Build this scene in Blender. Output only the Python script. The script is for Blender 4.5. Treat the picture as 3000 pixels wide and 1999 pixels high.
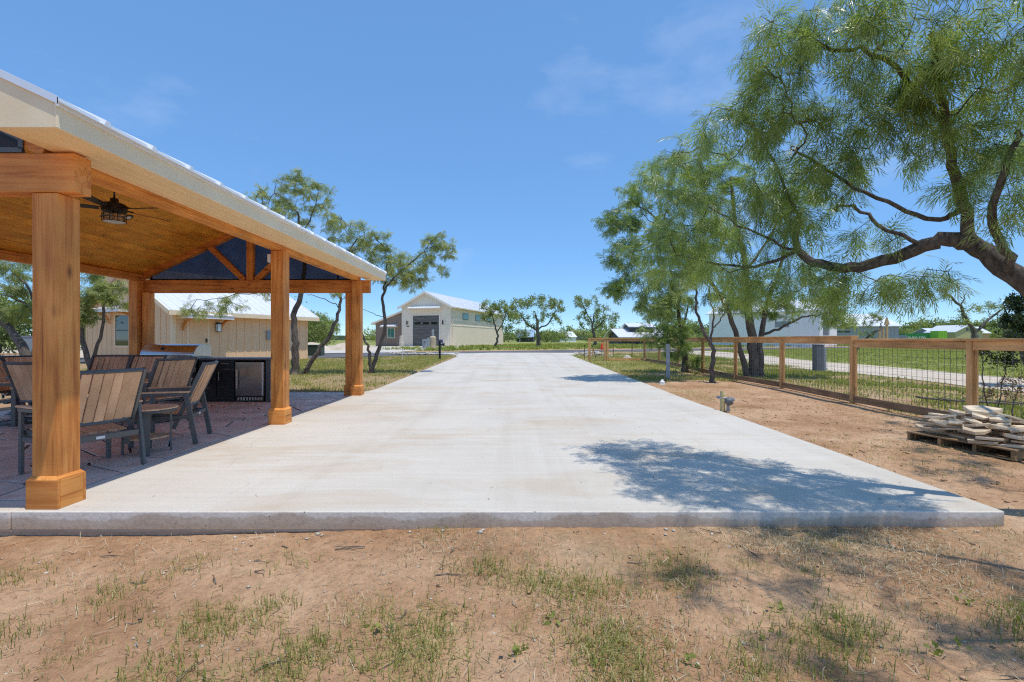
import bpy, bmesh, math, random
import numpy as np
from mathutils import Vector, Matrix

R = math.radians
for o in list(bpy.data.objects):
    bpy.data.objects.remove(o)
S = bpy.context.scene
COL = S.collection

# ------------------------------------------------------------------ camera
F, CX, CY, H = 1410.0, 1500.0, 995.0, 1.255      # focal length and vanishing point in photo pixels, eye height
cd = bpy.data.cameras.new('camera')
cam = bpy.data.objects.new('camera', cd); COL.objects.link(cam)
cam.location = (0, 0, H); cam.rotation_euler = (R(90), 0, 0)
cd.sensor_width = 36; cd.lens = F / 3000 * 36
cd.shift_x = 0.0; cd.shift_y = -0.0015
cd.clip_start = 0.05; cd.clip_end = 6000
S.camera = cam

# ------------------------------------------------------------------ sky and sun
TOSUN = Vector((0.225, -0.17, 1.0)).normalized()
SUN_EL = math.asin(TOSUN.z)
SUN_ROT = math.atan2(TOSUN.x, TOSUN.y)
w = bpy.data.worlds.new('World'); S.world = w; w.use_nodes = True
nt = w.node_tree; nt.nodes.clear()
wo = nt.nodes.new('ShaderNodeOutputWorld'); bg = nt.nodes.new('ShaderNodeBackground')
sky = nt.nodes.new('ShaderNodeTexSky'); sky.sky_type = 'NISHITA'; sky.sun_disc = False
sky.sun_elevation = SUN_EL; sky.sun_rotation = SUN_ROT
sky.altitude = 2000; sky.air_density = 0.7; sky.dust_density = 0.0; sky.ozone_density = 8.0
bg.inputs['Strength'].default_value = 0.15
# thin wisps of high cloud, everywhere alike
tc = nt.nodes.new('ShaderNodeTexCoord'); mp = nt.nodes.new('ShaderNodeMapping')
mp.inputs['Scale'].default_value = (1.6, 1.6, 3.4); mp.inputs['Location'].default_value = (0.35, 0.1, 0.2)
nz = nt.nodes.new('ShaderNodeTexNoise'); nz.inputs['Scale'].default_value = 1.7; nz.inputs['Detail'].default_value = 7; nz.inputs['Roughness'].default_value = 0.58
rp = nt.nodes.new('ShaderNodeValToRGB'); rp.color_ramp.elements[0].position = 0.56; rp.color_ramp.elements[1].position = 0.95
rp.color_ramp.elements[1].color = (0.42, 0.42, 0.42, 1)
mx = nt.nodes.new('ShaderNodeMix'); mx.data_type = 'RGBA'
mx.inputs['B'].default_value = (3.3, 3.6, 4.1, 1)
nt.links.new(tc.outputs['Generated'], mp.inputs['Vector']); nt.links.new(mp.outputs[0], nz.inputs['Vector'])
nt.links.new(nz.outputs['Fac'], rp.inputs[0]); nt.links.new(rp.outputs[0], mx.inputs['Factor'])
# tone curve on the sky colour: compress its brightness, nudge its hue
hs_ = nt.nodes.new('ShaderNodeSeparateColor'); hs_.mode = 'HSV'; hc_ = nt.nodes.new('ShaderNodeCombineColor'); hc_.mode = 'HSV'
pw = nt.nodes.new('ShaderNodeMath'); pw.operation = 'POWER'; pw.inputs[1].default_value = 0.39
ml = nt.nodes.new('ShaderNodeMath'); ml.operation = 'MULTIPLY'; ml.inputs[1].default_value = 2.0
sm = nt.nodes.new('ShaderNodeMath'); sm.operation = 'MULTIPLY'; sm.inputs[1].default_value = 1.0; sm.use_clamp = True
nt.links.new(sky.outputs[0], hs_.inputs[0]); hu = nt.nodes.new('ShaderNodeMath'); hu.operation = 'ADD'; hu.inputs[1].default_value = -0.011; nt.links.new(hs_.outputs[0], hu.inputs[0]); nt.links.new(hu.outputs[0], hc_.inputs[0]); nt.links.new(hs_.outputs[1], sm.inputs[0]); nt.links.new(sm.outputs[0], hc_.inputs[1])
nt.links.new(hs_.outputs[2], pw.inputs[0]); nt.links.new(pw.outputs[0], ml.inputs[0]); nt.links.new(ml.outputs[0], hc_.inputs[2])
nt.links.new(hc_.outputs[0], mx.inputs['A']); nt.links.new(mx.outputs['Result'], bg.inputs['Color'])
nt.links.new(bg.outputs[0], wo.inputs[0])

sl = bpy.data.lights.new('sun', 'SUN'); sl.energy = 2.1; sl.angle = R(0.53); sl.color = (1.0, 0.935, 0.82)
sun = bpy.data.objects.new('sun', sl); COL.objects.link(sun)
sun.rotation_euler = TOSUN.to_track_quat('Z', 'Y').to_euler(); sun.location = (20, -15, 80)

S.view_settings.view_transform = 'Standard'; S.view_settings.look = 'None'
S.view_settings.exposure = 0.84; S.view_settings.gamma = 1.0; S.view_settings.use_curve_mapping = False
S.render.engine = 'CYCLES'
S.cycles.use_denoising = False; S.cycles.filter_width = 1.2
S.cycles.max_bounces = 12; S.cycles.diffuse_bounces = 9; S.cycles.transparent_max_bounces = 12
S.render.resolution_x = 1024; S.render.resolution_y = 682

# ------------------------------------------------------------------ helpers
rng = np.random.default_rng(7)
random.seed(7)

def P(px, py, d):
    """photo pixel at a known distance -> point"""
    return Vector(((px - CX) * d / F, d, H + (CY - py) * d / F))

def sstep(a, b, x):
    t = np.clip((x - a) / (b - a), 0, 1); return t * t * (3 - 2 * t)

def slab_z(y):
    y = np.asarray(y, float)
    return 0.0125 * np.clip(y - 9.5, 0, 25) * sstep(9.0, 12.0, y)

def G(x, y):
    """height of the natural ground"""
    x = np.asarray(x, float); y = np.asarray(y, float)
    z = slab_z(y) - 0.035
    front = 1 - sstep(3.0, 6.5, y)
    z = z - front * (0.085 + 0.075 * (1 - sstep(-3.0, 0.2, x)) * (1 - 0.5 * sstep(1, 3, 3.5 - y)))
    z = z + 0.03 * np.sin(x * 0.9 + 1) * np.sin(y * 0.7) * sstep(6, 11, y) * sstep(3.9, 4.8, np.abs(x))
    z = z + 0.012 * np.sin(x * 3.1 + y) * np.sin(y * 2.7 - x * 1.3) * (1 - sstep(8, 12, y)) * (sstep(3.62, 4.1, np.abs(x)) + (1 - sstep(2.9, 3.3, y))).clip(0, 1)
    z = z - 0.1 * (sstep(50, 200, y))
    return z

def g(x, y):
    return float(G(x, y))

def mat_new(name):
    m = bpy.data.materials.new(name); m.use_nodes = True
    n = m.node_tree; b = n.nodes['Principled BSDF']
    return m, n, b

def N(n, t, **kw):
    x = n.nodes.new(t)
    for k, v in kw.items():
        if k.startswith('_'):
            setattr(x, k[1:], v)
        else:
            x.inputs[k].default_value = v
    return x

def ramp(n, fac, stops):
    r = n.nodes.new('ShaderNodeValToRGB')
    e = r.color_ramp.elements
    while len(e) < len(stops): e.new(0.5)
    for i, (p, c) in enumerate(stops):
        e[i].position = p; e[i].color = (*c, 1) if len(c) == 3 else c
    n.links.new(fac, r.inputs[0]); return r

def mixc(n, fac, a, b, mode='MIX'):
    m = n.nodes.new('ShaderNodeMix'); m.data_type = 'RGBA'; m.blend_type = mode
    for sock, v in (('Factor', fac), ('A', a), ('B', b)):
        if hasattr(v, 'links'): n.links.new(v, m.inputs[sock])
        elif sock == 'Factor': m.inputs[sock].default_value = v
        else: m.inputs[sock].default_value = (*v, 1)
    return m.outputs['Result']

def coords(n, kind='Object', scale=(1, 1, 1), rnd=0.0):
    t = n.nodes.new('ShaderNodeTexCoord'); mp = n.nodes.new('ShaderNodeMapping')
    mp.inputs['Scale'].default_value = scale
    src = t.outputs[kind]
    if rnd:
        oi = n.nodes.new('ShaderNodeObjectInfo'); vm = n.nodes.new('ShaderNodeVectorMath'); vm.operation = 'MULTIPLY_ADD'
        vm.inputs[1].default_value = (rnd, rnd * 1.7, rnd * 0.6)
        n.links.new(oi.outputs['Random'], vm.inputs[0]); n.links.new(src, vm.inputs[2]); src = vm.outputs[0]
    n.links.new(src, mp.inputs['Vector']); return mp.outputs[0]

def noise(n, vec, scale, detail=4, rough=0.55, dist=0.0):
    x = N(n, 'ShaderNodeTexNoise', Scale=scale, Detail=detail, Roughness=rough, Distortion=dist)
    if vec is not None: n.links.new(vec, x.inputs['Vector'])
    return x.outputs['Fac']

def bump(n, b, h, strength=0.3, dist=0.01):
    x = N(n, 'ShaderNodeBump', Strength=strength, Distance=dist)
    n.links.new(h, x.inputs['Height']); n.links.new(x.outputs[0], b.inputs['Normal'])

MATS = {}
def mat_wood(name, c_light, c_mid, c_dark, axis=2, rough=0.62, scale=1.0, knots=True, var=0.25, sawn=0.0):
    m, n, b = mat_new(name)
    sc = [14 * scale] * 3; sc[axis] = 0.9 * scale
    v = coords(n, 'Object', tuple(sc), rnd=37.0)
    f1 = noise(n, v, 1.0, 5, 0.6, 0.6)
    sc2 = [60 * scale] * 3; sc2[axis] = 2.0 * scale
    v2 = coords(n, 'Object', tuple(sc2), rnd=19.0)
    f2 = noise(n, v2, 1.0, 3, 0.6)
    add = N(n, 'ShaderNodeMath', _operation='MULTIPLY_ADD'); add.inputs[1].default_value = 0.45
    n.links.new(f2, add.inputs[0]); n.links.new(f1, add.inputs[2])
    rr = ramp(n, add.outputs[0], [(0.50, c_dark), (0.66, c_mid), (0.80, c_light)])
    col = rr.outputs[0]
    # broad patches of stain
    v3 = coords(n, 'Object', (2.2, 2.2, 2.2), rnd=11.0)
    f3 = noise(n, v3, 1.0, 2, 0.5)
    pr = ramp(n, f3, [(0.3, (0.72, 0.68, 0.62)), (0.7, (1.12, 1.1, 1.08))])
    col = mixc(n, 1.0, col, pr.outputs[0], 'MULTIPLY')
    if knots:
        sk = [5.5 * scale] * 3; sk[axis] = 2.4 * scale
        vk = coords(n, 'Object', tuple(sk), rnd=23.0)
        vo = N(n, 'ShaderNodeTexVoronoi', Scale=1.0, Randomness=1.0); n.links.new(vk, vo.inputs['Vector'])
        kr = ramp(n, vo.outputs['Distance'], [(0.05, (0.9, 0.9, 0.9)), (0.10, (0.45, 0.45, 0.45)), (0.19, (0, 0, 0))])
        col = mixc(n, kr.outputs[0], col, tuple(x * 0.45 for x in c_dark))
    if knots:                                       # drying checks along the grain
        sq = [38 * scale] * 3; sq[axis] = 0.55 * scale
        fq = noise(n, coords(n, 'Object', tuple(sq), rnd=29.0), 1.0, 2, 0.5)
        rq = ramp(n, fq, [(0.70, (0, 0, 0)), (0.735, (0.75, 0.75, 0.75))]); col = mixc(n, rq.outputs[0], col, tuple(x * 0.35 for x in c_dark))
    oi = n.nodes.new('ShaderNodeObjectInfo')
    vr = ramp(n, oi.outputs['Random'], [(0.0, (1 - var, 1 - var, 1 - var * 1.1)), (1.0, (1 + var * .6, 1 + var * .55, 1 + var * .5))])
    col = mixc(n, 1.0, col, vr.outputs[0], 'MULTIPLY')
    n.links.new(col, b.inputs['Base Color']); b.inputs['Roughness'].default_value = rough
    h = add.outputs[0]
    if sawn:
        ss = [0.0] * 3; ss[axis] = 1.0
        vs = coords(n, 'Object', (3, 3, 130) if axis == 2 else ((130, 3, 3) if axis == 0 else (3, 130, 3)), rnd=5)
        fs = noise(n, vs, 1.0, 1, 0.5)
        ad = N(n, 'ShaderNodeMath', _operation='MULTIPLY_ADD'); ad.inputs[1].default_value = sawn
        n.links.new(fs, ad.inputs[0]); n.links.new(h, ad.inputs[2]); h = ad.outputs[0]
    bump(n, b, h, 0.35, 0.004)
    MATS[name] = m; return m

def mat_plain(name, col, rough=0.5, metal=0.0, var=0.12, nscale=6.0, bmp=0.0, bscale=60.0, spec=None, dirt=None):
    m, n, b = mat_new(name)
    v = coords(n, 'Object', (1, 1, 1), rnd=9.0)
    f = noise(n, v, nscale, 5, 0.6)
    r = ramp(n, f, [(0.3, tuple(c * (1 - var) for c in col)), (0.7, tuple(min(1, c * (1 + var)) for c in col))])
    c = r.outputs[0]
    if name == 'limestone':
        oi = n.nodes.new('ShaderNodeObjectInfo'); vr = ramp(n, oi.outputs['Random'], [(0, (.70, .66, .60)), (.5, (1, .98, .95)), (1, (1.18, 1.16, 1.12))]); c = mixc(n, 1.0, c, vr.outputs[0], 'MULTIPLY')
    if dirt:
        f2 = noise(n, v, nscale * 0.35, 6, 0.65)
        d = ramp(n, f2, [(0.5, (0, 0, 0)), (0.72, (1, 1, 1))])
        c = mixc(n, d.outputs[0], c, dirt)
    n.links.new(c, b.inputs['Base Color'])
    b.inputs['Roughness'].default_value = rough; b.inputs['Metallic'].default_value = metal
    if spec is not None: b.inputs['Specular IOR Level'].default_value = spec
    if bmp:
        f3 = noise(n, v, bscale, 4, 0.6); bump(n, b, f3, bmp, 0.01)
    MATS[name] = m; return m

# ---- mesh building
class MB:
    def __init__(s): s.v = []; s.f = []
    def add(s, verts, faces):
        o = len(s.v); s.v += [tuple(v) for v in verts]; s.f += [tuple(i + o for i in f) for f in faces]; return s
    def box(s, x0, x1, y0, y1, z0, z1, M=None):
        vs = [Vector(p) for p in ((x0, y0, z0), (x1, y0, z0), (x1, y1, z0), (x0, y1, z0), (x0, y0, z1), (x1, y0, z1), (x1, y1, z1), (x0, y1, z1))]
        if M is not None: vs = [M @ v for v in vs]
        return s.add(vs, [(3, 2, 1, 0), (4, 5, 6, 7), (0, 1, 5, 4), (1, 2, 6, 5), (2, 3, 7, 6), (3, 0, 4, 7)])
    def bar(s, a, b, w, h, up=(0, 0, 1)):
        """rectangular bar from a to b, w across, h along up"""
        a = Vector(a); b = Vector(b); d = (b - a); L = d.length; d = d / L
        up = Vector(up); x = d.cross(up)
        if x.length < 1e-5: x = Vector((1, 0, 0))
        x.normalize(); z = x.cross(d)
        M = Matrix((x, d, z)).transposed().to_4x4(); M.translation = a
        return s.box(-w / 2, w / 2, 0, L, -h / 2, h / 2, M)
    def prism(s, poly, axis, a, b):
        """poly: list of 2D points; extruded along axis ('x','y','z') from a to b"""
        def mk(p, t):
            return {'x': (t, p[0], p[1]), 'y': (p[0], t, p[1]), 'z': (p[0], p[1], t)}[axis]
        n = len(poly)
        vs = [mk(p, a) for p in poly] + [mk(p, b) for p in poly]
        fs = [tuple(range(n - 1, -1, -1)), tuple(range(n, 2 * n))] + [(i, (i + 1) % n, n + (i + 1) % n, n + i) for i in range(n)]
        return s.add(vs, fs)
    def tube(s, pts, rad, n=8, cap=True):
        pts = [Vector(p) for p in pts]; m = len(pts)
        if not hasattr(rad, '__len__'): rad = [rad] * m
        t0 = (pts[1] - pts[0]).normalized(); u = t0.orthogonal().normalized()
        vs = []
        for i in range(m):
            t = (pts[min(i + 1, m - 1)] - pts[max(i - 1, 0)]).normalized()
            u = (u - t * u.dot(t)); u = u.normalized() if u.length > 1e-6 else t.orthogonal().normalized()
            w_ = t.cross(u)
            for k in range(n):
                a = 2 * math.pi * k / n
                vs.append(pts[i] + (u * math.cos(a) + w_ * math.sin(a)) * rad[i])
        fs = [(i * n + k, i * n + (k + 1) % n, (i + 1) * n + (k + 1) % n, (i + 1) * n + k) for i in range(m - 1) for k in range(n)]
        if cap: fs += [tuple(range(n - 1, -1, -1)), tuple(range((m - 1) * n, m * n))]
        return s.add(vs, fs)
    def lathe(s, prof, c=(0, 0, 0), n=24):
        """prof: (r, z) from bottom to top"""
        m = len(prof); vs = []
        for r, z in prof:
            for k in range(n):
                a = 2 * math.pi * k / n; vs.append((c[0] + r * math.cos(a), c[1] + r * math.sin(a), c[2] + z))
        fs = [(i * n + k, i * n + (k + 1) % n, (i + 1) * n + (k + 1) % n, (i + 1) * n + k) for i in range(m - 1) for k in range(n)]
        fs += [tuple(range(n - 1, -1, -1)), tuple(range((m - 1) * n, m * n))]
        return s.add(vs, fs)
    def mesh(s, name):
        me = bpy.data.meshes.new(name); me.from_pydata(s.v, [], s.f); me.update(); return me
    def build(s, name, mat, parent=None, bevel=0.0, smooth=False, kind=None, segs=2):
        o = bpy.data.objects.new(name, s.mesh(name)); COL.objects.link(o)
        if mat is not None: o.data.materials.append(mat)
        if parent is not None: o.parent = parent
        if smooth:
            for p in o.data.polygons: p.use_smooth = True
        if bevel:
            bv = o.modifiers.new('bevel', 'BEVEL'); bv.width = bevel; bv.segments = segs; bv.limit_method = 'ANGLE'; bv.angle_limit = R(40)
        if kind: o['kind'] = kind
        return o

def np_mesh(name, V, Fq, mat, parent=None, attrs=None, kind=None, smooth=False):
    """big mesh from arrays; Fq (m,k) all faces the same size"""
    me = bpy.data.meshes.new(name)
    m, k = Fq.shape
    me.vertices.add(len(V)); me.vertices.foreach_set('co', np.asarray(V, np.float32).ravel())
    me.loops.add(m * k); me.loops.foreach_set('vertex_index', np.asarray(Fq, np.int32).ravel())
    me.polygons.add(m); me.polygons.foreach_set('loop_start', np.arange(0, m * k, k, dtype=np.int32))
    if smooth: me.polygons.foreach_set('use_smooth', np.ones(m, bool))
    me.update(calc_edges=True)
    if attrs:
        for an, av in attrs.items():
            at = me.attributes.new(an, 'FLOAT', 'POINT'); at.data.foreach_set('value', np.asarray(av, np.float32))
    o = bpy.data.objects.new(name, me); COL.objects.link(o)
    me.materials.append(mat)
    if parent is not None: o.parent = parent
    if kind: o['kind'] = kind
    return o

def empty(name, loc=(0, 0, 0), rz=0.0):
    o = bpy.data.objects.new(name, None); COL.objects.link(o); o.location = loc; o.rotation_euler = (0, 0, rz)
    o.empty_display_size = 0.2; return o

def tag(o, label=None, cat=None, group=None, kind=None):
    if label: o['label'] = label
    if cat: o['category'] = cat
    if group: o['group'] = group
    if kind: o['kind'] = kind
    return o

def copy_tree(o, parent=None):
    c = o.copy(); COL.objects.link(c); c.parent = parent
    for ch in list(o.children): copy_tree(ch, c)
    return c

# ------------------------------------------------------------------ materials
cedar = mat_wood('cedar', (0.80, 0.35, 0.085), (0.68, 0.25, 0.048), (0.42, 0.13, 0.022), axis=2, sawn=0.5, var=0.10)
cedar_x = mat_wood('cedar_x', (0.78, 0.33, 0.08), (0.66, 0.235, 0.045), (0.40, 0.12, 0.022), axis=0, sawn=0.3, var=0.10)
cedar_y = mat_wood('cedar_y', (0.82, 0.36, 0.085), (0.70, 0.265, 0.05), (0.46, 0.15, 0.026), axis=1, sawn=0.3, var=0.08)
pine_y = mat_wood('pine_ceiling', (0.96, 0.47, 0.06), (0.93, 0.40, 0.04), (0.80, 0.27, 0.022), axis=1, rough=0.45, knots=True, var=0.16)
fence_z = mat_wood('fence_z', (0.78, 0.46, 0.20), (0.67, 0.37, 0.145), (0.42, 0.21, 0.075), axis=2, var=0.16)
fence_y = mat_wood('fence_y', (0.76, 0.45, 0.195), (0.65, 0.36, 0.14), (0.40, 0.20, 0.072), axis=1, var=0.16)
fence_x = mat_wood('fence_x', (0.76, 0.45, 0.195), (0.65, 0.36, 0.14), (0.40, 0.20, 0.072), axis=0, var=0.16)
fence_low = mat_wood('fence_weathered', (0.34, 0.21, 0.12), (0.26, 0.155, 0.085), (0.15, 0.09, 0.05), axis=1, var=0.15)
pallet_w = mat_wood('pallet_wood', (0.33, 0.23, 0.12), (0.25, 0.165, 0.085), (0.13, 0.085, 0.045), axis=1, var=0.2)
poly_tan = mat_wood('slat_tan', (0.78, 0.50, 0.31), (0.72, 0.45, 0.27), (0.66, 0.40, 0.235), axis=2, knots=False, var=0.06, rough=0.55)
cream = mat_plain('cream_paint', (0.90, 0.68, 0.38), 0.6, var=0.06, nscale=2.5, bmp=0.15, bscale=90)
cream_rough = mat_plain('cream_fascia', (0.88, 0.73, 0.50), 0.65, var=0.06, nscale=3, bmp=0.08, bscale=40, dirt=(0.82, 0.65, 0.42))
white_metal = mat_plain('white_roof_metal', (0.82, 0.83, 0.85), 0.38, metal=0.25, var=0.04, nscale=2)
white_trim = mat_plain('white_trim', (0.78, 0.78, 0.76), 0.5, var=0.04)
gunmetal = mat_plain('grey_aluminium', (0.12, 0.122, 0.122), 0.42, metal=0.3, var=0.1)
black_metal = mat_plain('black_metal', (0.012, 0.012, 0.013), 0.38, var=0.2)
cab_black = mat_plain('cabinet_black', (0.010, 0.010, 0.011), 0.35, var=0.2)
counter_m = mat_plain('counter_grey', (0.10, 0.10, 0.105), 0.4, var=0.15, nscale=30)
steel_dark = mat_plain('stainless_dark', (0.27, 0.25, 0.245), 0.17, metal=1.0, var=0.08, nscale=2)
steel = mat_plain('stainless', (0.55, 0.55, 0.55), 0.22, metal=1.0, var=0.05)
screen_white = mat_plain('frosted', (0.75, 0.75, 0.72), 0.4, var=0.02)
grey_plastic = mat_plain('grey_plastic', (0.30, 0.32, 0.34), 0.5, var=0.06)
grey_dark_pl = mat_plain('dark_grey_plastic', (0.12, 0.13, 0.15), 0.5, var=0.06)
green_box = mat_plain('green_paint', (0.035, 0.06, 0.035), 0.5, var=0.1)
galv = mat_plain('galvanised_wire', (0.13, 0.13, 0.135), 0.5, metal=0.4, var=0.15)
rust_t = mat_plain('rusty_steel', (0.10, 0.06, 0.04), 0.8, var=0.3)
pvc = mat_plain('pvc_grey', (0.36, 0.38, 0.40), 0.5, var=0.08)
brass = mat_plain('pipe_tape_yellow', (0.36, 0.33, 0.16), 0.5, var=0.15)
blue_plastic = mat_plain('blue_valve', (0.03, 0.08, 0.3), 0.5)
tan_siding = mat_plain('tan_siding', (0.80, 0.555, 0.335), 0.75, var=0.05, nscale=3, bmp=0.1)
tan_batten = mat_plain('tan_batten', (0.82, 0.575, 0.35), 0.75, var=0.05, nscale=3)
tan_trim = mat_plain('tan_trim', (0.86, 0.69, 0.47), 0.7, var=0.05)
barn_siding = mat_plain('barn_siding', (0.86, 0.74, 0.59), 0.55, var=0.04, nscale=0.6)
barn_trim = mat_plain('barn_trim', (0.82, 0.73, 0.61), 0.5, var=0.04)
brown_siding = mat_plain('brown_siding', (0.27, 0.20, 0.155), 0.65, var=0.08, nscale=1)
pale_siding = mat_plain('pale_metal_siding', (0.88, 0.87, 0.84), 0.55, var=0.04, nscale=0.5)
glass_dark = mat_plain('dark_glass', (0.015, 0.018, 0.02), 0.04, var=0.1, spec=0.8)
glass_green = mat_plain('green_glass', (0.06, 0.20, 0.17), 0.06, var=0.1, spec=0.8)
orange_paint = mat_plain('orange_marker', (0.7, 0.08, 0.02), 0.5)
stone_lime = mat_plain('limestone', (0.72, 0.60, 0.45), 0.85, var=0.25, nscale=5, bmp=0.6, bscale=35, dirt=(0.45, 0.34, 0.235))
rubble = mat_plain('white_rubble', (0.50, 0.45, 0.38), 0.9, var=0.25, nscale=8, bmp=0.6, bscale=40)
container_green = mat_plain('container_green', (0.03, 0.22, 0.05), 0.5, var=0.1, nscale=1)
container_lime = mat_plain('container_lime', (0.25, 0.50, 0.04), 0.5, var=0.1, nscale=1)
container_grey = mat_plain('container_grey', (0.20, 0.23, 0.27), 0.5, var=0.1, nscale=1)
yellow_sheath = mat_plain('yellow_sheathing', (0.52, 0.45, 0.22), 0.7, var=0.06)
raw_wood = mat_plain('raw_framing', (0.58, 0.36, 0.17), 0.75, var=0.15)
blue_roof = mat_plain('blue_roof_metal', (0.30, 0.43, 0.58), 0.4, var=0.05)
dark_wall = mat_plain('dark_wall', (0.045, 0.045, 0.05), 0.6, var=0.1)
asphalt_far = None

def mat_screen():
    m, n, b = mat_new('shade_mesh')
    b.inputs['Base Color'].default_value = (0.008, 0.009, 0.012, 1); b.inputs['Roughness'].default_value = 0.5
    tr = n.nodes.new('ShaderNodeBsdfTransparent'); tr.inputs[0].default_value = (0.85, 0.88, 1, 1)
    mxs = n.nodes.new('ShaderNodeMixShader')
    v = coords(n, 'Object', (1, 1, 1)); f = noise(n, v, 3.0, 3)
    r = ramp(n, f, [(0.2, (0.15, 0.15, 0.15)), (0.8, (0.24, 0.24, 0.24))])
    n.links.new(r.outputs[0], mxs.inputs[0]); n.links.new(b.outputs[0], mxs.inputs[1]); n.links.new(tr.outputs[0], mxs.inputs[2])
    n.links.new(mxs.outputs[0], n.nodes['Material Output'].inputs[0]); return m
shade_mesh = mat_screen()

def mat_glass(name, tint=(1, 1, 1), mixv=0.75):
    m, n, b = mat_new(name)
    gl = n.nodes.new('ShaderNodeBsdfGlossy'); gl.inputs['Roughness'].default_value = 0.03
    tr = n.nodes.new('ShaderNodeBsdfTransparent'); tr.inputs[0].default_value = (*tint, 1)
    ms = n.nodes.new('ShaderNodeMixShader'); ms.inputs[0].default_value = mixv
    n.links.new(gl.outputs[0], ms.inputs[1]); n.links.new(tr.outputs[0], ms.inputs[2])
    n.links.new(ms.outputs[0], n.nodes['Material Output'].inputs[0]); return m
clear_glass = mat_glass('clear_glass')

def mat_concrete():
    m, n, b = mat_new('driveway_concrete')
    v = coords(n, 'Object')
    f1 = noise(n, v, 0.55, 6, 0.6)
    r1 = ramp(n, f1, [(0.3, (0.54, 0.50, 0.44)), (0.55, (0.595, 0.56, 0.502)), (0.75, (0.625, 0.592, 0.535))])
    # broom finish and trowel streaks across the drive
    vs = coords(n, 'Object', (0.8, 14, 1)); f2 = noise(n, vs, 1.0, 5, 0.65)
    r2 = ramp(n, f2, [(0.30, (0.94, 0.93, 0.92)), (0.62, (1.02, 1.02, 1.02))])
    c = mixc(n, 1.0, r1.outputs[0], r2.outputs[0], 'MULTIPLY')
    # brown soil stains, stretched across
    vd = coords(n, 'Object', (0.45, 1.1, 1)); f3 = noise(n, vd, 1.0, 9, 0.66, 0.6)
    r3 = ramp(n, f3, [(0.50, (0, 0, 0)), (0.60, (0.42, 0.42, 0.42)), (0.72, (0.9, 0.9, 0.9))])
    c = mixc(n, r3.outputs[0], c, (0.50, 0.40, 0.29))
    # tyre tracks along the drive
    vt = coords(n, 'Object', (1.9, 0.07, 1)); ft = noise(n, vt, 1.0, 5, 0.6)
    rt = ramp(n, ft, [(0.36, (0.93, 0.92, 0.91)), (0.5, (1, 1, 1))]); c = mixc(n, 1.0, c, rt.outputs[0], 'MULTIPLY')
    # hairline cracks, broken up
    vc = coords(n, 'Object', (0.30, 0.30, 0.30)); wv = N(n, 'ShaderNodeTexNoise', Scale=4.0, Detail=5.0); n.links.new(vc, wv.inputs['Vector'])
    va = N(n, 'ShaderNodeVectorMath', _operation='MULTIPLY_ADD'); va.inputs[1].default_value = (0.35, 0.35, 0.35); n.links.new(wv.outputs['Color'], va.inputs[0]); n.links.new(vc, va.inputs[2])
    vk = N(n, 'ShaderNodeTexVoronoi', Scale=1.0, _feature='DISTANCE_TO_EDGE'); n.links.new(va.outputs[0], vk.inputs['Vector'])
    rk = ramp(n, vk.outputs['Distance'], [(0.0005, (1, 1, 1)), (0.0025, (0, 0, 0))]); km = ramp(n, f1, [(0.5, (0, 0, 0)), (0.62, (0.3, 0.3, 0.3))])
    kk = mixc(n, 1.0, rk.outputs[0], km.outputs[0], 'MULTIPLY'); c = mixc(n, kk, c, (0.22, 0.19, 0.16))
    # fine speckle, specks of litter
    f4 = noise(n, v, 55, 4, 0.7)
    r4 = ramp(n, f4, [(0.30, (0.86, 0.85, 0.83)), (0.5, (1, 1, 1))])
    c = mixc(n, 1.0, c, r4.outputs[0], 'MULTIPLY')
    vo = N(n, 'ShaderNodeTexVoronoi', Scale=2.2); n.links.new(v, vo.inputs['Vector'])
    r5 = ramp(n, vo.outputs['Distance'], [(0.012, (1, 1, 1)), (0.022, (0, 0, 0))])
    c = mixc(n, r5.outputs[0], c, (0.10, 0.08, 0.06))
    n.links.new(c, b.inputs['Base Color']); b.inputs['Roughness'].default_value = 0.78
    h = N(n, 'ShaderNodeMath', _operation='ADD'); n.links.new(f2, h.inputs[0]); n.links.new(f4, h.inputs[1])
    bump(n, b, h.outputs[0], 0.18, 0.004)
    return m
concrete = mat_concrete()

def mat_slab_edge():
    m, n, b = mat_new('slab_edge_concrete')
    v = coords(n, 'Object')
    f1 = noise(n, v, 2.2, 6, 0.6)
    t = n.nodes.new('ShaderNodeTexCoord'); sp = n.nodes.new('ShaderNodeSeparateXYZ'); n.links.new(t.outputs['Object'], sp.inputs[0])
    ad = N(n, 'ShaderNodeMath', _operation='MULTIPLY_ADD'); ad.inputs[1].default_value = 4.2; n.links.new(sp.outputs['Z'], ad.inputs[0]); n.links.new(f1, ad.inputs[2])
    r1 = ramp(n, ad.outputs[0], [(0.0, (0.45, 0.345, 0.255)), (0.30, (0.53, 0.44, 0.355)), (0.36, (0.66, 0.60, 0.53)), (0.55, (0.72, 0.67, 0.61))])
    f2 = noise(n, v, 38, 5, 0.7)
    r2 = ramp(n, f2, [(0.3, (0.8, 0.8, 0.8)), (0.55, (1.05, 1.05, 1.05))])
    c = mixc(n, 1.0, r1.outputs[0], r2.outputs[0], 'MULTIPLY')
    vo = N(n, 'ShaderNodeTexVoronoi', Scale=9.0); n.links.new(v, vo.inputs['Vector'])
    rv = ramp(n, vo.outputs['Distance'], [(0.03, (1, 1, 1)), (0.06, (0, 0, 0))])
    c = mixc(n, rv.outputs[0], c, (0.06, 0.05, 0.04))
    n.links.new(c, b.inputs['Base Color']); b.inputs['Roughness'].default_value = 0.85
    bump(n, b, f2, 0.4, 0.006)
    return m
edge_conc = mat_slab_edge()

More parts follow.
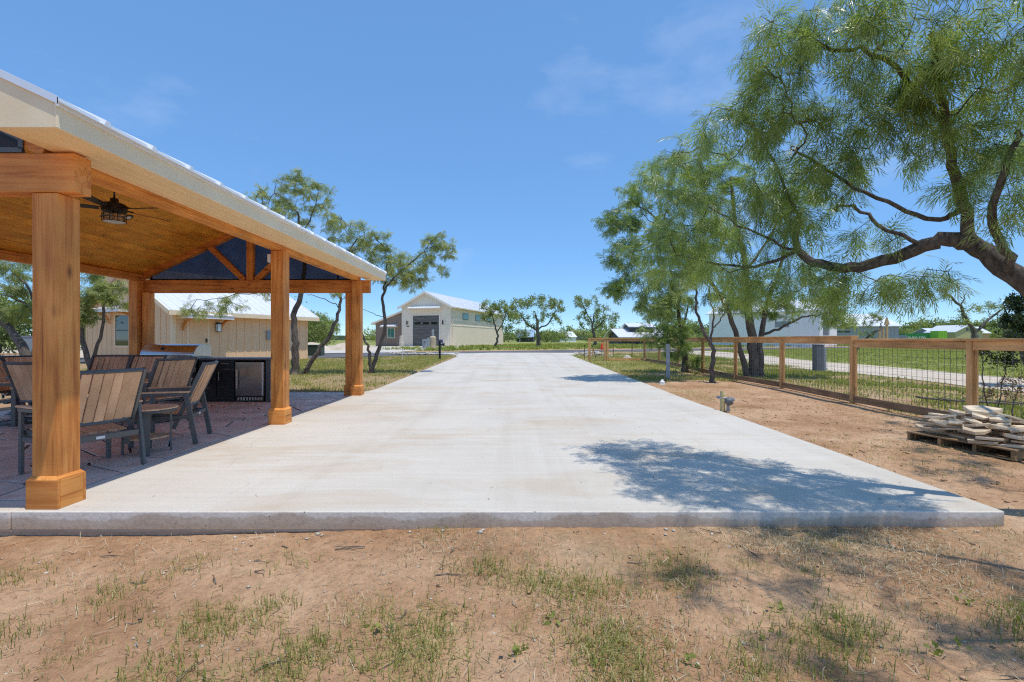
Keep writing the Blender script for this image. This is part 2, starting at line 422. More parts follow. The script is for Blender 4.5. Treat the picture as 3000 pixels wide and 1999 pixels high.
def mat_stone_patio():
    m, n, b = mat_new('stamped_stone')
    v = coords(n, 'Object', (1, 1, 1), rnd=13)
    f = noise(n, v, 3.0, 6, 0.65, 0.6)
    r = ramp(n, f, [(0.25, (0.46, 0.33, 0.275)), (0.5, (0.63, 0.49, 0.42)), (0.75, (0.72, 0.60, 0.53))])
    oi = n.nodes.new('ShaderNodeObjectInfo')
    vr = ramp(n, oi.outputs['Random'], [(0, (0.82, 0.80, 0.80)), (1, (1.18, 1.14, 1.1))])
    c = mixc(n, 1.0, r.outputs[0], vr.outputs[0], 'MULTIPLY')
    n.links.new(c, b.inputs['Base Color']); b.inputs['Roughness'].default_value = 0.52
    bump(n, b, noise(n, v, 9.0, 6, 0.7), 0.5, 0.02)
    return m
patio_stone = mat_stone_patio()
patio_joint = mat_plain('patio_joint', (0.03, 0.017, 0.013), 0.8, var=0.2)

def mat_ground():
    m, n, b = mat_new('ground_soil')
    v = coords(n, 'Object')
    f1 = noise(n, v, 0.9, 8, 0.62)
    soil = ramp(n, f1, [(0.28, (0.31, 0.165, 0.085)), (0.44, (0.455, 0.27, 0.155)), (0.60, (0.57, 0.375, 0.235)), (0.78, (0.70, 0.53, 0.385))]).outputs[0]
    f2 = noise(n, v, 14, 6, 0.7)
    r2 = ramp(n, f2, [(0.25, (0.62, 0.60, 0.58)), (0.45, (0.92, 0.91, 0.90)), (0.65, (1.12, 1.12, 1.10))]).outputs[0]
    soil = mixc(n, 1.0, soil, r2, 'MULTIPLY')
    f9 = noise(n, v, 70, 4, 0.8); r9 = ramp(n, f9, [(0.30, (0.60, 0.57, 0.54)), (0.47, (1, 1, 1)), (0.62, (1.0, 1.0, 1.0)), (0.74, (1.3, 1.3, 1.3))]).outputs[0]; soil = mixc(n, 1.0, soil, r9, 'MULTIPLY')
    f3 = noise(n, v, 5.0, 8, 0.72)
    # litter of dry grass
    at_d = n.nodes.new('ShaderNodeAttribute'); at_d.attribute_name = 'dry'
    s1 = N(n, 'ShaderNodeMath', _operation='MULTIPLY_ADD'); s1.inputs[1].default_value = 0.75
    n.links.new(at_d.outputs['Fac'], s1.inputs[0]); n.links.new(f3, s1.inputs[2])
    d = ramp(n, s1.outputs[0], [(0.66, (0, 0, 0)), (0.98, (0.8, 0.8, 0.8))]).outputs[0]
    fl = noise(n, coords(n, 'Object', (40, 40, 40)), 1.0, 3, 0.7, 1.5)
    dcol = ramp(n, fl, [(0.3, (0.18, 0.125, 0.065)), (0.7, (0.42, 0.34, 0.20))]).outputs[0]
    c = mixc(n, d, soil, dcol)
    # green cover
    at_g = n.nodes.new('ShaderNodeAttribute'); at_g.attribute_name = 'grass'
    s2 = N(n, 'ShaderNodeMath', _operation='MULTIPLY_ADD'); s2.inputs[1].default_value = 0.9
    f4 = noise(n, v, 1.3, 8, 0.68)
    n.links.new(at_g.outputs['Fac'], s2.inputs[0]); n.links.new(f4, s2.inputs[2])
    gm = ramp(n, s2.outputs[0], [(0.72, (0, 0, 0)), (1.05, (1, 1, 1))]).outputs[0]
    f5 = noise(n, v, 3.1, 7, 0.7)
    gcol = ramp(n, f5, [(0.28, (0.14, 0.165, 0.04)), (0.5, (0.25, 0.27, 0.075)), (0.72, (0.40, 0.37, 0.14))]).outputs[0]
    c = mixc(n, gm, c, gcol)
    # white caliche
    at_c = n.nodes.new('ShaderNodeAttribute'); at_c.attribute_name = 'caliche'
    s3 = N(n, 'ShaderNodeMath', _operation='MULTIPLY_ADD'); s3.inputs[1].default_value = 0.9
    n.links.new(at_c.outputs['Fac'], s3.inputs[0]); n.links.new(f3, s3.inputs[2])
    cm = ramp(n, s3.outputs[0], [(0.72, (0, 0, 0)), (0.92, (1, 1, 1))]).outputs[0]
    ccol = ramp(n, f2, [(0.3, (0.45, 0.37, 0.27)), (0.65, (0.62, 0.55, 0.44))]).outputs[0]
    c = mixc(n, cm, c, ccol)
    n.links.new(c, b.inputs['Base Color']); b.inputs['Roughness'].default_value = 0.95
    b.inputs['Specular IOR Level'].default_value = 0.15
    hh = N(n, 'ShaderNodeMath', _operation='MULTIPLY_ADD'); hh.inputs[1].default_value = 1.4
    n.links.new(f3, hh.inputs[0]); n.links.new(f2, hh.inputs[2])
    bump(n, b, hh.outputs[0], 0.9, 0.035)
    return m
ground_m = mat_ground()

def mat_asphalt():
    m, n, b = mat_new('asphalt')
    v = coords(n, 'Object'); f = noise(n, v, 0.4, 7, 0.65); f2 = noise(n, v, 40, 3, 0.7)
    r = ramp(n, f, [(0.3, (0.085, 0.083, 0.085)), (0.7, (0.15, 0.147, 0.148))])
    n.links.new(r.outputs[0], b.inputs['Base Color']); b.inputs['Roughness'].default_value = 0.85
    bump(n, b, f2, 0.3, 0.01); return m
asphalt = mat_asphalt()

def mat_gravel():
    m, n, b = mat_new('caliche_gravel')
    v = coords(n, 'Object'); f = noise(n, v, 1.2, 8, 0.7); f2 = noise(n, v, 22, 5, 0.75)
    r = ramp(n, f, [(0.3, (0.45, 0.36, 0.265)), (0.5, (0.60, 0.51, 0.40)), (0.75, (0.68, 0.60, 0.50))])
    r2 = ramp(n, f2, [(0.3, (0.7, 0.69, 0.67)), (0.6, (1.05, 1.05, 1.05))])
    c = mixc(n, 1.0, r.outputs[0], r2.outputs[0], 'MULTIPLY')
    n.links.new(c, b.inputs['Base Color']); b.inputs['Roughness'].default_value = 0.95
    bump(n, b, f2, 0.6, 0.02); return m
gravel_m = mat_gravel()

def mat_bark(name, dark, light, scale=1.0):
    m, n, b = mat_new(name)
    v = coords(n, 'Object', (22 * scale, 22 * scale, 6 * scale)); f = noise(n, v, 1.0, 7, 0.7, 1.2)
    r = ramp(n, f, [(0.3, dark), (0.52, tuple((a + c) / 2 for a, c in zip(dark, light))), (0.72, light)])
    f2 = noise(n, coords(n, 'Object', (3, 3, 3)), 1.0, 4)
    r2 = ramp(n, f2, [(0.35, (0.75, 0.72, 0.7)), (0.7, (1.15, 1.15, 1.15))])
    c = mixc(n, 1.0, r.outputs[0], r2.outputs[0], 'MULTIPLY')
    n.links.new(c, b.inputs['Base Color']); b.inputs['Roughness'].default_value = 0.9
    bump(n, b, f, 1.0, 0.03 / scale); return m
bark = mat_bark('mesquite_bark', (0.04, 0.031, 0.026), (0.26, 0.22, 0.185))
bark_pale = mat_bark('pale_bark', (0.06, 0.045, 0.035), (0.32, 0.27, 0.22))
dead_wood = mat_bark('dead_wood', (0.10, 0.08, 0.065), (0.36, 0.31, 0.26))

def mat_leaf(name, c0, c1, c2, trans=0.35, gloss=0.35, rough=0.42):
    m, n, b = mat_new(name)
    at = n.nodes.new('ShaderNodeAttribute'); at.attribute_name = 'tint'
    r = ramp(n, at.outputs['Fac'], [(0.0, c0), (0.55, c1), (1.0, c2)])
    n.links.new(r.outputs[0], b.inputs['Base Color'])
    b.inputs['Roughness'].default_value = rough; b.inputs['Specular IOR Level'].default_value = gloss
    tl = n.nodes.new('ShaderNodeBsdfTranslucent')
    tcol = mixc(n, 1.0, r.outputs[0], (1.25, 1.35, 0.6), 'MULTIPLY')
    n.links.new(tcol, tl.inputs[0])
    ms = n.nodes.new('ShaderNodeMixShader'); ms.inputs[0].default_value = trans
    n.links.new(b.outputs[0], ms.inputs[1]); n.links.new(tl.outputs[0], ms.inputs[2])
    n.links.new(ms.outputs[0], n.nodes['Material Output'].inputs[0]); return m
leaf_mesq = mat_leaf('mesquite_leaf', (0.11, 0.175, 0.05), (0.25, 0.33, 0.10), (0.52, 0.56, 0.22), trans=0.48, gloss=0.8, rough=0.36)
leaf_far = mat_leaf('distant_leaf', (0.135, 0.175, 0.065), (0.265, 0.31, 0.12), (0.45, 0.46, 0.19), trans=0.48, gloss=0.35)
leaf_dark = mat_leaf('persimmon_leaf', (0.018, 0.032, 0.01), (0.04, 0.065, 0.016), (0.16, 0.19, 0.04), gloss=0.6, rough=0.3)
leaf_dry = mat_leaf('dry_leaf', (0.10, 0.05, 0.025), (0.20, 0.11, 0.06), (0.30, 0.20, 0.11), gloss=0.1)
grass_m = mat_leaf('grass_blade', (0.11, 0.15, 0.03), (0.27, 0.285, 0.08), (0.56, 0.49, 0.25), gloss=0.2, rough=0.6)
lawn_m = mat_leaf('lawn_blade', (0.13, 0.165, 0.035), (0.26, 0.295, 0.075), (0.44, 0.42, 0.15), gloss=0.2, rough=0.6)
straw_m = mat_leaf('straw', (0.22, 0.16, 0.10), (0.44, 0.36, 0.24), (0.66, 0.58, 0.44), trans=0.15, gloss=0.15, rough=0.7)

# ------------------------------------------------------------------ the setting: ground, drive, road, hills
def road_center(x):
    xs = np.array([-160, -60, -30, -10, 0, 18, 42, 90, 200, 500.0]); ys = np.array([-6, 12.5, 22, 31.5, 37.5, 46.5, 60, 86, 140, 270.0])
    return np.interp(x, xs, ys)

def axis_pts(lo, hi, c0, c1, fine, growth=1.09):
    a = list(np.arange(c0, c1 + 1e-6, fine)); s = fine
    x = c1
    while x < hi: s = min(s * growth, 60); x += s; a.append(x)
    s = fine; x = c0; pre = []
    while x > lo: s = min(s * growth, 60); x -= s; pre.append(x)
    return np.array(pre[::-1] + a)

def in_drive(x, y):
    return (x > -3.7) & (x < 3.62) & (y > 3.5) & (y < 34)

xs = axis_pts(-1500, 1500, -6.5, 8.5, 0.10); ys = axis_pts(-30, 1600, 1.0, 7.5, 0.08, 1.05)
GX, GY = np.meshgrid(xs, ys)
GZ = G(GX, GY)
GZ = GZ + rng.normal(0, 0.004, GZ.shape) * ((GY < 9) & (GY > 0.5))
under = ((GX > -3.6) & (GX < 3.55) & (GY > 3.62) & (GY < 34.5)) | ((GX > -9.0) & (GX < -3.0) & (GY > 3.62) & (GY < 11.3))
GZ = GZ - 0.12 * under
nx, ny = len(xs), len(ys)
V = np.stack([GX.ravel(), GY.ravel(), GZ.ravel()], 1)
ii = np.arange(nx * ny).reshape(ny, nx)
Fq = np.stack([ii[:-1, :-1].ravel(), ii[:-1, 1:].ravel(), ii[1:, 1:].ravel(), ii[1:, :-1].ravel()], 1)
gx, gy = GX.ravel(), GY.ravel()
rc = road_center(gx)
dr = gy - rc                                        # beyond (+) or before (-) the road
fore = 1 - sstep(3.2, 3.7, gy)
a_grass = np.full_like(gx, 0.22)
a_dry = np.full_like(gx, 0.35); a_cal = np.zeros_like(gx)
a_grass = np.where(gy < 3.6, 0.0 + 0.16 * (1 - sstep(1.8, 3.2, gy)), a_grass)
a_dry = np.where(gy < 3.6, 0.10 + 0.24 * sstep(-0.8, 0.6, gx) * sstep(2.2, 3.2, gy), a_dry)
right = (gx > 3.5) & (gx < 6.9) & (gy > 3.4)
a_grass = np.where(right, 0.02 + 0.42 * sstep(13, 20, gy), a_grass); a_dry = np.where(right, 0.10 + 0.4 * sstep(14, 20, gy), a_dry)
left = (gx < -3.3) & (gy > 10.5) & (dr < 0)
a_grass = np.where(left, 0.22, a_grass); a_dry = np.where(left, 0.55, a_dry)
beyf = (gx > 6.9) & (dr < 0)
a_grass = np.where(beyf, 0.34 + 0.5 * sstep(13, 17, gx), a_grass); a_dry = np.where(beyf, 0.3, a_dry)
a_cal = np.where((gx > 11.3) & (gx < 16.2) & (gy > 0) & (dr < -1), 0.35 * (1 - np.abs(gx - 13.7) / 2.6).clip(0, 1), a_cal)
shoulder = (dr > 2) & (dr < 7.5)
a_grass = np.where(dr > 2, np.where(shoulder, 0.05, 0.85), a_grass)
a_dry = np.where(dr > 2, np.where(shoulder, 0.1, 0.3), a_dry)
a_cal = np.where(shoulder, 0.12, a_cal)
a_cal = np.where((dr > -3.6) & (dr < 0), 0.45, a_cal)
a_cal = np.where((gx < -14) & (dr > 2) & (gx > -60) & (gy < 78), 0.75, a_cal)      # white yard before the barn
ground = np_mesh('ground', V, Fq, ground_m, None, {'grass': a_grass, 'dry': a_dry, 'caliche': a_cal}, 'structure', smooth=True)

def strip(name, pts, half, zoff, mat, th=0.03):
    mb = MB(); n = len(pts)
    pts = [Vector(p) for p in pts]
    vs = []
    for i, p in enumerate(pts):
        t = (pts[min(i + 1, n - 1)] - pts[max(i - 1, 0)]).normalized(); s = Vector((-t.y, t.x, 0))
        for k in (-1, -0.5, 0, 0.5, 1):
            q = p + s * half * k * (1 + 0.03 * math.sin(i * 1.7 + k)); vs.append((q.x, q.y, g(q.x, q.y) + zoff + 0.03 * (1 - k * k)))
    fs = [(i * 5 + k, i * 5 + k + 1, (i + 1) * 5 + k + 1, (i + 1) * 5 + k) for i in range(n - 1) for k in range(4)]
    mb.add(vs, fs)
    o = mb.build(name, mat, smooth=True); o['kind'] = 'structure'; return o

rx = np.arange(-150, 420, 3.0)
road_pts = [(x, float(np.mean(road_center(np.linspace(x - 7, x + 7, 9)))), 0) for x in rx]
strip('road', road_pts, 3.1, 0.02, asphalt)
strip('gravel_path', [(13.9 + 0.5 * math.sin(y * .2), y, 0) for y in np.arange(-6, 42, 1.0)], 2.0, 0.015, gravel_m)
strip('barn_apron', [(-22 - 0.32 * t, 36 + 0.5 * t + 0.4 * t, 0) for t in np.arange(-2, 40, 2.0)], 7.0, 0.025, concrete)
strip('barn_drive', [(-13.0 + 0.055 * t, 33.5 + t, 0) for t in np.arange(0, 35, 1.5)], 4.2, 0.03, concrete)

# driveway: poured panels with open joints
def edge_l(y): return float(np.interp(y, [3.5, 11.4, 11.5, 26, 29, 31.5, 33.5], [-3.66, -3.66, -3.37, -3.25, -3.3, -3.8, -5.2]))
def edge_r(y): return float(np.interp(y, [3.5, 8, 27, 30, 32, 34.5], [3.60, 3.66, 3.7, 3.75, 4.2, 5.6]))
drive = empty('driveway'); drive['kind'] = 'structure'
def panel(y0, y1, xl, xr, name='concrete_panel', nseg=8, thick=0.14):
    mb = MB(); n = nseg
    yv = [y0 + (y1 - y0) * i / n for i in range(n + 1)]
    top = []
    for y in yv:
        z = float(slab_z(y)); top += [(xl(y), y, z), (xr(y), y, z)]
    bot = [(x, y, z - thick) for x, y, z in top]
    o = len(top); fs = []
    for i in range(n):
        a = 2 * i
        fs += [(a, a + 1, a + 3, a + 2), (o + a + 2, o + a + 3, o + a + 1, o + a), (a + 2, o + a + 2, o + a, a), (a + 1, o + a + 1, o + a + 3, a + 3)]
    fs += [(1, 0, o, o + 1), (2 * n, 2 * n + 1, o + 2 * n + 1, o + 2 * n)]
    mb.add(top + bot, fs)
    ob = mb.build(name, concrete, drive, bevel=0.010, segs=3)
    ob.data.materials.append(edge_conc)
    for p in ob.data.polygons:
        if abs(p.normal.z) < 0.5: p.material_index = 1
    return ob
joints = [3.51, 6.25, 9.1, 11.47, 14.4, 17.4, 20.4, 23.4, 26.4, 29.4, 33.8]
for a, b_ in zip(joints[:-1], joints[1:]):
    if b_ > 33: panel(a + .0025, b_ + 0.6, edge_l, edge_r, nseg=10)
    else: panel(a + .004, b_ - .004, edge_l, edge_r)
panel(3.51, 3.755, lambda y: -9.3, lambda y: -3.665, nseg=1)
fb = MB()
fb.box(-9.3, -1.9, 3.535, 4.2, -0.34, -0.139); fb.box(-1.895, 0.9, 3.53, 4.2, -0.34, -0.139)
fb.build('footing', edge_conc, drive, bevel=0.004)
lip = MB(); lip.box(-9.3, 0.95, 3.518, 3.536, -0.147, -0.1405); lip.build('form_lip', rubble, drive)

# patio of large irregular stones
patio = empty('patio'); patio['kind'] = 'structure'
PX0, PX1, PY0, PY1 = -8.95, -3.675, 3.765, 11.46
pb = MB(); pb.box(PX0, PX1, PY0, PY1, -0.12, -0.014); pb.build('joint_bed', patio_joint, patio)
def clip_poly(poly, nrm, d):
    out = []
    for i in range(len(poly)):
        a, b = poly[i], poly[(i + 1) % len(poly)]
        da = a[0] * nrm[0] + a[1] * nrm[1] - d; db = b[0] * nrm[0] + b[1] * nrm[1] - d
        if da <= 0: out.append(a)
        if da * db < 0:
            t = da / (da - db); out.append((a[0] + (b[0] - a[0]) * t, a[1] + (b[1] - a[1]) * t))
    return out
def voronoi_cells(x0, x1, y0, y1, cell, ax=1.0, seed=1, gap=0.008):
    r = random.Random(seed); pts = []
    nxc = int((x1 - x0) / (cell * ax)) + 1; nyc = int((y1 - y0) / cell) + 1
    for i in range(nxc):
        for j in range(nyc):
            pts.append((x0 + (i + 0.5 + r.uniform(-.42, .42)) * (x1 - x0) / nxc, y0 + (j + 0.5 + r.uniform(-.42, .42)) * (y1 - y0) / nyc))
    cells = []
    for i, p in enumerate(pts):
        poly = [(x0, y0), (x1, y0), (x1, y1), (x0, y1)]
        for j, q in enumerate(pts):
            if i == j: continue
            dx, dy = q[0] - p[0], q[1] - p[1]; L = math.hypot(dx, dy)
            if L > 3.2 * cell * ax: continue
            nrm = (dx / L, dy / L); d = nrm[0] * (p[0] + q[0]) / 2 + nrm[1] * (p[1] + q[1]) / 2 - gap / 2
            poly = clip_poly(poly, nrm, d)
            if len(poly) < 3: break
        if len(poly) >= 3: cells.append((p, poly))
    return cells
for k, (p, poly) in enumerate(voronoi_cells(PX0 + .01, PX1 - .01, PY0 + .01, PY1 - .01, 0.46, 1.25, 5, 0.021)):
    # uneven edges
    q = []
    r = random.Random(k)
    for i in range(len(poly)):
        a, b = poly[i], poly[(i + 1) % len(poly)]
        q.append((a[0], a[1])); L = math.hypot(b[0] - a[0], b[1] - a[1])
        if L > 0.12:
            for t in (0.33, 0.66):
                nxv, nyv = (a[1] - b[1]) / L, (b[0] - a[0]) / L; o_ = r.uniform(0.0, 0.006)
                q.append((a[0] + (b[0] - a[0]) * t + nxv * o_, a[1] + (b[1] - a[1]) * t + nyv * o_))
    tilt = (r.uniform(-.002, .002), r.uniform(-.002, .002)); dz = r.uniform(-.0015, .0015)
    mb = MB(); n = len(q)
    top = [(x - p[0], y - p[1], dz + tilt[0] * (x - p[0]) + tilt[1] * (y - p[1])) for x, y in q]
    mb.add(top + [(x, y, -0.03) for x, y, z in top], [tuple(range(n))] + [(i, n + i, n + (i + 1) % n, (i + 1) % n) for i in range(n)])
    o = mb.build('paving_stone', patio_stone, patio, bevel=0.004, segs=1); o.location = (p[0], p[1], -0.002)

# far wooded hills
def make_hills():
    n = 220; vs = []; fs = []
    for i in range(n + 1):
        a = R(-62) + R(124) * i / n
        px = CX + F * math.tan(a)
        top = np.interp(px, [-900, 300, 1300, 1700, 1900, 2250, 2500, 2650, 2760, 2900, 3100, 4500], [4, 6, 7, 10, 18, 20, 15, 20, 30, 33, 27, 22])
        d = 900
        for k, (f, hz) in enumerate(((0.62, -2), (0.78, 0.28), (0.92, 0.7), (1.0, 1.0), (1.2, 0.8))):
            dd = d * f / math.cos(a) if False else d * f
            z = hz if hz < 0 else top * hz + 1.6 * math.sin(i * .31 + k) * (hz > 0) + random.uniform(0, 1.2)
            vs.append((dd * math.tan(a), dd, z))
    for i in range(n):
        for k in range(4): fs.append((i * 5 + k, (i + 1) * 5 + k, (i + 1) * 5 + k + 1, i * 5 + k + 1))
    m, nn, b = mat_new('wooded_hill')
    v = coords(nn, 'Object', (1, 1, 1)); f = noise(nn, v, 0.12, 8, 0.75); f2 = noise(nn, v, 0.012, 4)
    r = ramp(nn, f, [(0.35, (0.03, 0.05, 0.03)), (0.55, (0.075, 0.105, 0.06)), (0.75, (0.14, 0.165, 0.10))])
    r2 = ramp(nn, f2, [(0.55, (0, 0, 0)), (0.72, (0.4, 0.4, 0.4))])
    c = mixc(nn, r2.outputs[0], r.outputs[0], (0.28, 0.25, 0.15))
    nn.links.new(c, b.inputs['Base Color']); b.inputs['Roughness'].default_value = 1.0; b.inputs['Specular IOR Level'].default_value = 0.0
    bump(nn, b, f, 1.0, 6.0)
    mb = MB(); mb.add(vs, fs); o = mb.build('hills', m, smooth=True); o['kind'] = 'structure'; return o
make_hills()

# ------------------------------------------------------------------ vegetation builders
def frond_template(pairs, L, ll, lw, pin=2, spread=28, droop=0.25):
    """compound leaf: pinnae with paired narrow leaflets; returns verts (k,3), quads"""
    vs = []; fs = []
    for s in range(pin):
        ang = R(spread) * ((-1) ** s) if pin > 1 else 0.0
        ca, sa = math.cos(ang), math.sin(ang)
        for i in range(pairs):
            t = (i + 0.8) / (pairs + 0.3); x = 0.25 * L + t * L
            for sd in (-1, 1):
                la = R(58 - 22 * t + random.uniform(-13, 13)) * sd; ln = ll * (0.75 + 0.5 * math.sin(math.pi * min(1, t * .9 + .1))) * random.uniform(.75, 1.2)
                dx, dy = math.cos(la), math.sin(la); ox, oy = -dy, dx
                pts = [(x, 0, 0), (x + dx * ln * .45 + ox * lw / 2, dy * ln * .45 + oy * lw / 2, 0.0), (x + dx * ln, dy * ln, random.uniform(-.4, .15) * ln), (x + dx * ln * .45 - ox * lw / 2, dy * ln * .45 - oy * lw / 2, 0.0)]
                o = len(vs)
                for (a, b, c) in pts:
                    X = a * ca - b * sa; Y = a * sa + b * ca
                    vs.append((X, Y, c - droop * X * X / max(L, 1e-3)))
                fs.append((o, o + 1, o + 2, o + 3))
        # rachis
        o = len(vs); w2 = lw * 0.25
        for a, b in ((0, -w2), (0, w2), (1.25 * L, w2 * .5), (1.25 * L, -w2 * .5)):
            X = a * ca - b * sa; Y = a * sa + b * ca; vs.append((X, Y, -droop * X * X / max(L, 1e-3)))
        fs.append((o, o + 1, o + 2, o + 3))
    return np.array(vs), np.array(fs)

def leaf_template(n, rad, ll, lw, seed=0):
    """small spray of n plain leaves round a twig end"""
    r = np.random.default_rng(seed); vs = []; fs = []
    for i in range(n):
        d = r.normal(size=3); d /= np.linalg.norm(d); u = np.cross(d, r.normal(size=3)); u /= np.linalg.norm(u)
        p = r.normal(size=3) * rad * 0.45
        o = len(vs); k = r.uniform(.7, 1.25)
        vs += [p, p + d * ll * .45 * k + u * lw / 2 * k, p + d * ll * k, p + d * ll * .45 * k - u * lw / 2 * k]
        fs.append((o, o + 1, o + 2, o + 3))
    return np.array(vs), np.array(fs)

def scatter(templates, pos, dirs, ups, scales, tints, r):
    """numpy instancing of templates into one vertex/face set"""
    Vs, Fs, Ts = [], [], []; off = 0
    ch = r.integers(0, len(templates), len(pos))
    for k, (tv, tf) in enumerate(templates):
        idx = np.where(ch == k)[0]
        if len(idx) == 0: continue
        d = dirs[idx]; d = d / np.linalg.norm(d, axis=1, keepdims=True)
        y = np.cross(ups[idx], d); y /= (np.linalg.norm(y, axis=1, keepdims=True) + 1e-9)
        z = np.cross(d, y)
        M = np.stack([d, y, z], 2) * scales[idx][:, None, None]
        v = np.einsum('nij,kj->nki', M, tv) + pos[idx][:, None, :]
        f = tf[None] + (np.arange(len(idx)) * len(tv))[:, None, None] + off
        off += len(idx) * len(tv)
        Vs.append(v.reshape(-1, 3)); Fs.append(f.reshape(-1, 4)); Ts.append(np.repeat(tints[idx], len(tv)))
    return np.concatenate(Vs), np.concatenate(Fs), np.concatenate(Ts)

def resample(poly, step):
    out = [Vector(poly[0])]
    for a, b in zip(poly[:-1], poly[1:]):
        a, b = Vector(a), Vector(b); n = max(1, int(round((b - a).length / step)))
        for i in range(1, n + 1): out.append(a.lerp(b, i / n))
    return out

def smooth_poly(pts, it=2):
    pts = [Vector(p) for p in pts]
    for _ in range(it):
        q = [pts[0]]
        for a, b in zip(pts[:-1], pts[1:]): q += [a.lerp(b, .25), a.lerp(b, .75)]
        q.append(pts[-1]); pts = q
    return pts

def make_tree(name, label, base, limbs, clusters, seed, templates, leafmat, barkmat=None, step=0.25, fronds=7, fscale=1.0,
              tip_r=0.004, droop=0.35, group=None, trunk_sides=9, jit=0.10, cat='tree', tint_c=0.5, twig_cut=None, tint_spread=0.22):
    """limbs: list of (points, r_start, r_end); the first starts at the base. clusters: (centre, (rx,ry,rz), count)"""
    r = np.random.default_rng(seed)
    base = Vector(base)
    pos = []; par = []; rmin = []
    for li, (pts, ra, rb) in enumerate(limbs):
        pl = resample(smooth_poly(pts, 2), step)
        if li == 0: prev = -1; start = 0
        else:
            A = np.array([tuple(p) for p in pos]); d = np.linalg.norm(A - np.array(tuple(pl[0])), axis=1); prev = int(d.argmin()); start = 1
        n = len(pl)
        for i in range(start, n):
            p = pl[i]
            if i > 0 and i < n - 1: p = p + Vector(r.normal(size=3)) * step * 0.07
            pos.append(p); par.append(prev); prev = len(pos) - 1; rmin.append(ra + (rb - ra) * i / max(1, n - 1))
    nlimb = len(pos)
    pts = []
    for c, rad, cnt in clusters:
        for _ in range(cnt):
            v = r.normal(size=3); v /= np.linalg.norm(v); v *= r.uniform(0.15, 1.0) ** 0.5
            pts.append(np.array(tuple(c)) + v * np.array(rad))
    pts = np.array(pts)
    A = np.array([tuple(p) for p in pos])
    D = np.full(len(pts), 1e9); J = np.zeros(len(pts), int)
    for i0 in range(0, len(pts), 400):
        dd = np.linalg.norm(pts[i0:i0 + 400, None] - A[None], axis=2); J[i0:i0 + 400] = dd.argmin(1); D[i0:i0 + 400] = dd.min(1)
    todo = np.ones(len(pts), bool); tips = []
    for _ in range(len(pts)):
        k = int(np.where(todo, D, 1e9).argmin()); todo[k] = False
        a = Vector(A[J[k]]) if False else pos[J[k]]; b = Vector(pts[k]); L = (b - a).length
        n = max(1, int(round(L / step))); prev = int(J[k]); newi = []
        for i in range(1, n + 1):
            t = i / n; p = a.lerp(b, t) + Vector((0, 0, 0.12 * L * math.sin(math.pi * t)))
            if i < n: p = p + Vector(r.normal(size=3)) * step * jit * 2.2
            pos.append(p); par.append(prev); rmin.append(tip_r); prev = len(pos) - 1; newi.append(prev)
        tips.append(prev)
        NA = np.array([tuple(pos[i]) for i in newi])
        idx = np.where(todo)[0]
        if len(idx):
            dd = np.linalg.norm(pts[idx, None] - NA[None], axis=2); m = dd.min(1); bt = m < D[idx]
            D[idx[bt]] = m[bt]; J[idx[bt]] = np.array(newi)[dd.argmin(1)[bt]]
    n = len(pos); rad = np.zeros(n); acc = np.zeros(n); kids = [[] for _ in range(n)]
    for i in range(n - 1, -1, -1):
        rr = max(acc[i] ** (1 / 2.4), rmin[i]); rad[i] = rr
        if par[i] >= 0: acc[par[i]] += tip_r ** 2.4 * 0 + rr ** 2.4 * (0.92 if i >= nlimb else 0.0); kids[par[i]].append(i)
    # limbs follow their given radii, twigs the pipe model
    for i in range(nlimb): rad[i] = max(rmin[i], min(rad[i], rmin[i] * 1.25))
    root = empty(name, base)
    wood = MB(); fine = MB()
    used = [False] * n
    order = [0] + [k for i in range(n) for k in kids[i]]
    for s in order:
        if used[s]: continue
        chain = []; i = s
        if par[s] >= 0: chain.append(par[s])
        while True:
            chain.append(i); used[i] = True
            ks = [k for k in kids[i] if not used[k]]
            if not ks: break
            i = max(ks, key=lambda k: rad[k])
        cp = [pos[k] - base for k in chain]; cr = [rad[k] for k in chain]
        if par[s] >= 0: cr[0] = min(cr[0], cr[1] * 1.15)
        cr[-1] *= 0.6
        if len(cp) < 2: continue
        big = max(cr)
        if s == 0: cr[0] *= 1.35
        (wood if big > 0.02 else fine).tube(cp, cr, trunk_sides if big > 0.05 else (6 if big > 0.02 else 3), cap=False)
    bm_ = barkmat or bark
    wood.build('trunk', bm_, root, smooth=True)
    if fine.v: fine.build('branches', bm_, root, smooth=True, kind='stuff')
    # foliage on the twigs
    isleaf = np.array([rad[i] < (twig_cut or tip_r * 2.2) and i >= nlimb for i in range(n)])
    li = np.where(isleaf)[0]
    if len(li):
        cnt = np.full(len(li), fronds); ids = np.repeat(li, cnt)
        pa = np.array([tuple(pos[par[i]]) for i in ids]); pp = np.array([tuple(pos[i]) for i in ids])
        t = r.uniform(0, 1, (len(ids), 1)); fp = pa + (pp - pa) * t
        dv = pp - pa; dv /= (np.linalg.norm(dv, axis=1, keepdims=True) + 1e-9)
        rd = r.normal(size=(len(ids), 3)); rd /= np.linalg.norm(rd, axis=1, keepdims=True)
        dirs = dv * 0.55 + rd * 0.85 + np.array([0, 0, -droop])
        ups = r.normal(size=(len(ids), 3)) * 0.45 + np.array([0, 0, 1.0])
        sc = r.uniform(0.55, 1.3, len(ids)) * fscale
        # neighbouring fronds share a tone
        ph = r.uniform(0, 6, 3)
        tone = 0.5 * np.sin(fp[:, 0] * 2.3 + ph[0]) * np.sin(fp[:, 1] * 1.9 + ph[1]) + 0.3 * np.sin(fp[:, 2] * 3.1 + ph[2])
        tint = np.clip(tint_c + tint_spread * tone + r.normal(0, 0.16, len(ids)), 0, 1)
        Vv, Ff, Tt = scatter(templates, fp - np.array(tuple(base)), dirs, ups, sc, tint, r)
        np_mesh('crown', Vv, Ff, leafmat, root, {'tint': Tt}, 'stuff'); print('CROWN', label, len(li), len(Ff))
    tag(root, label, cat, group)
    return root

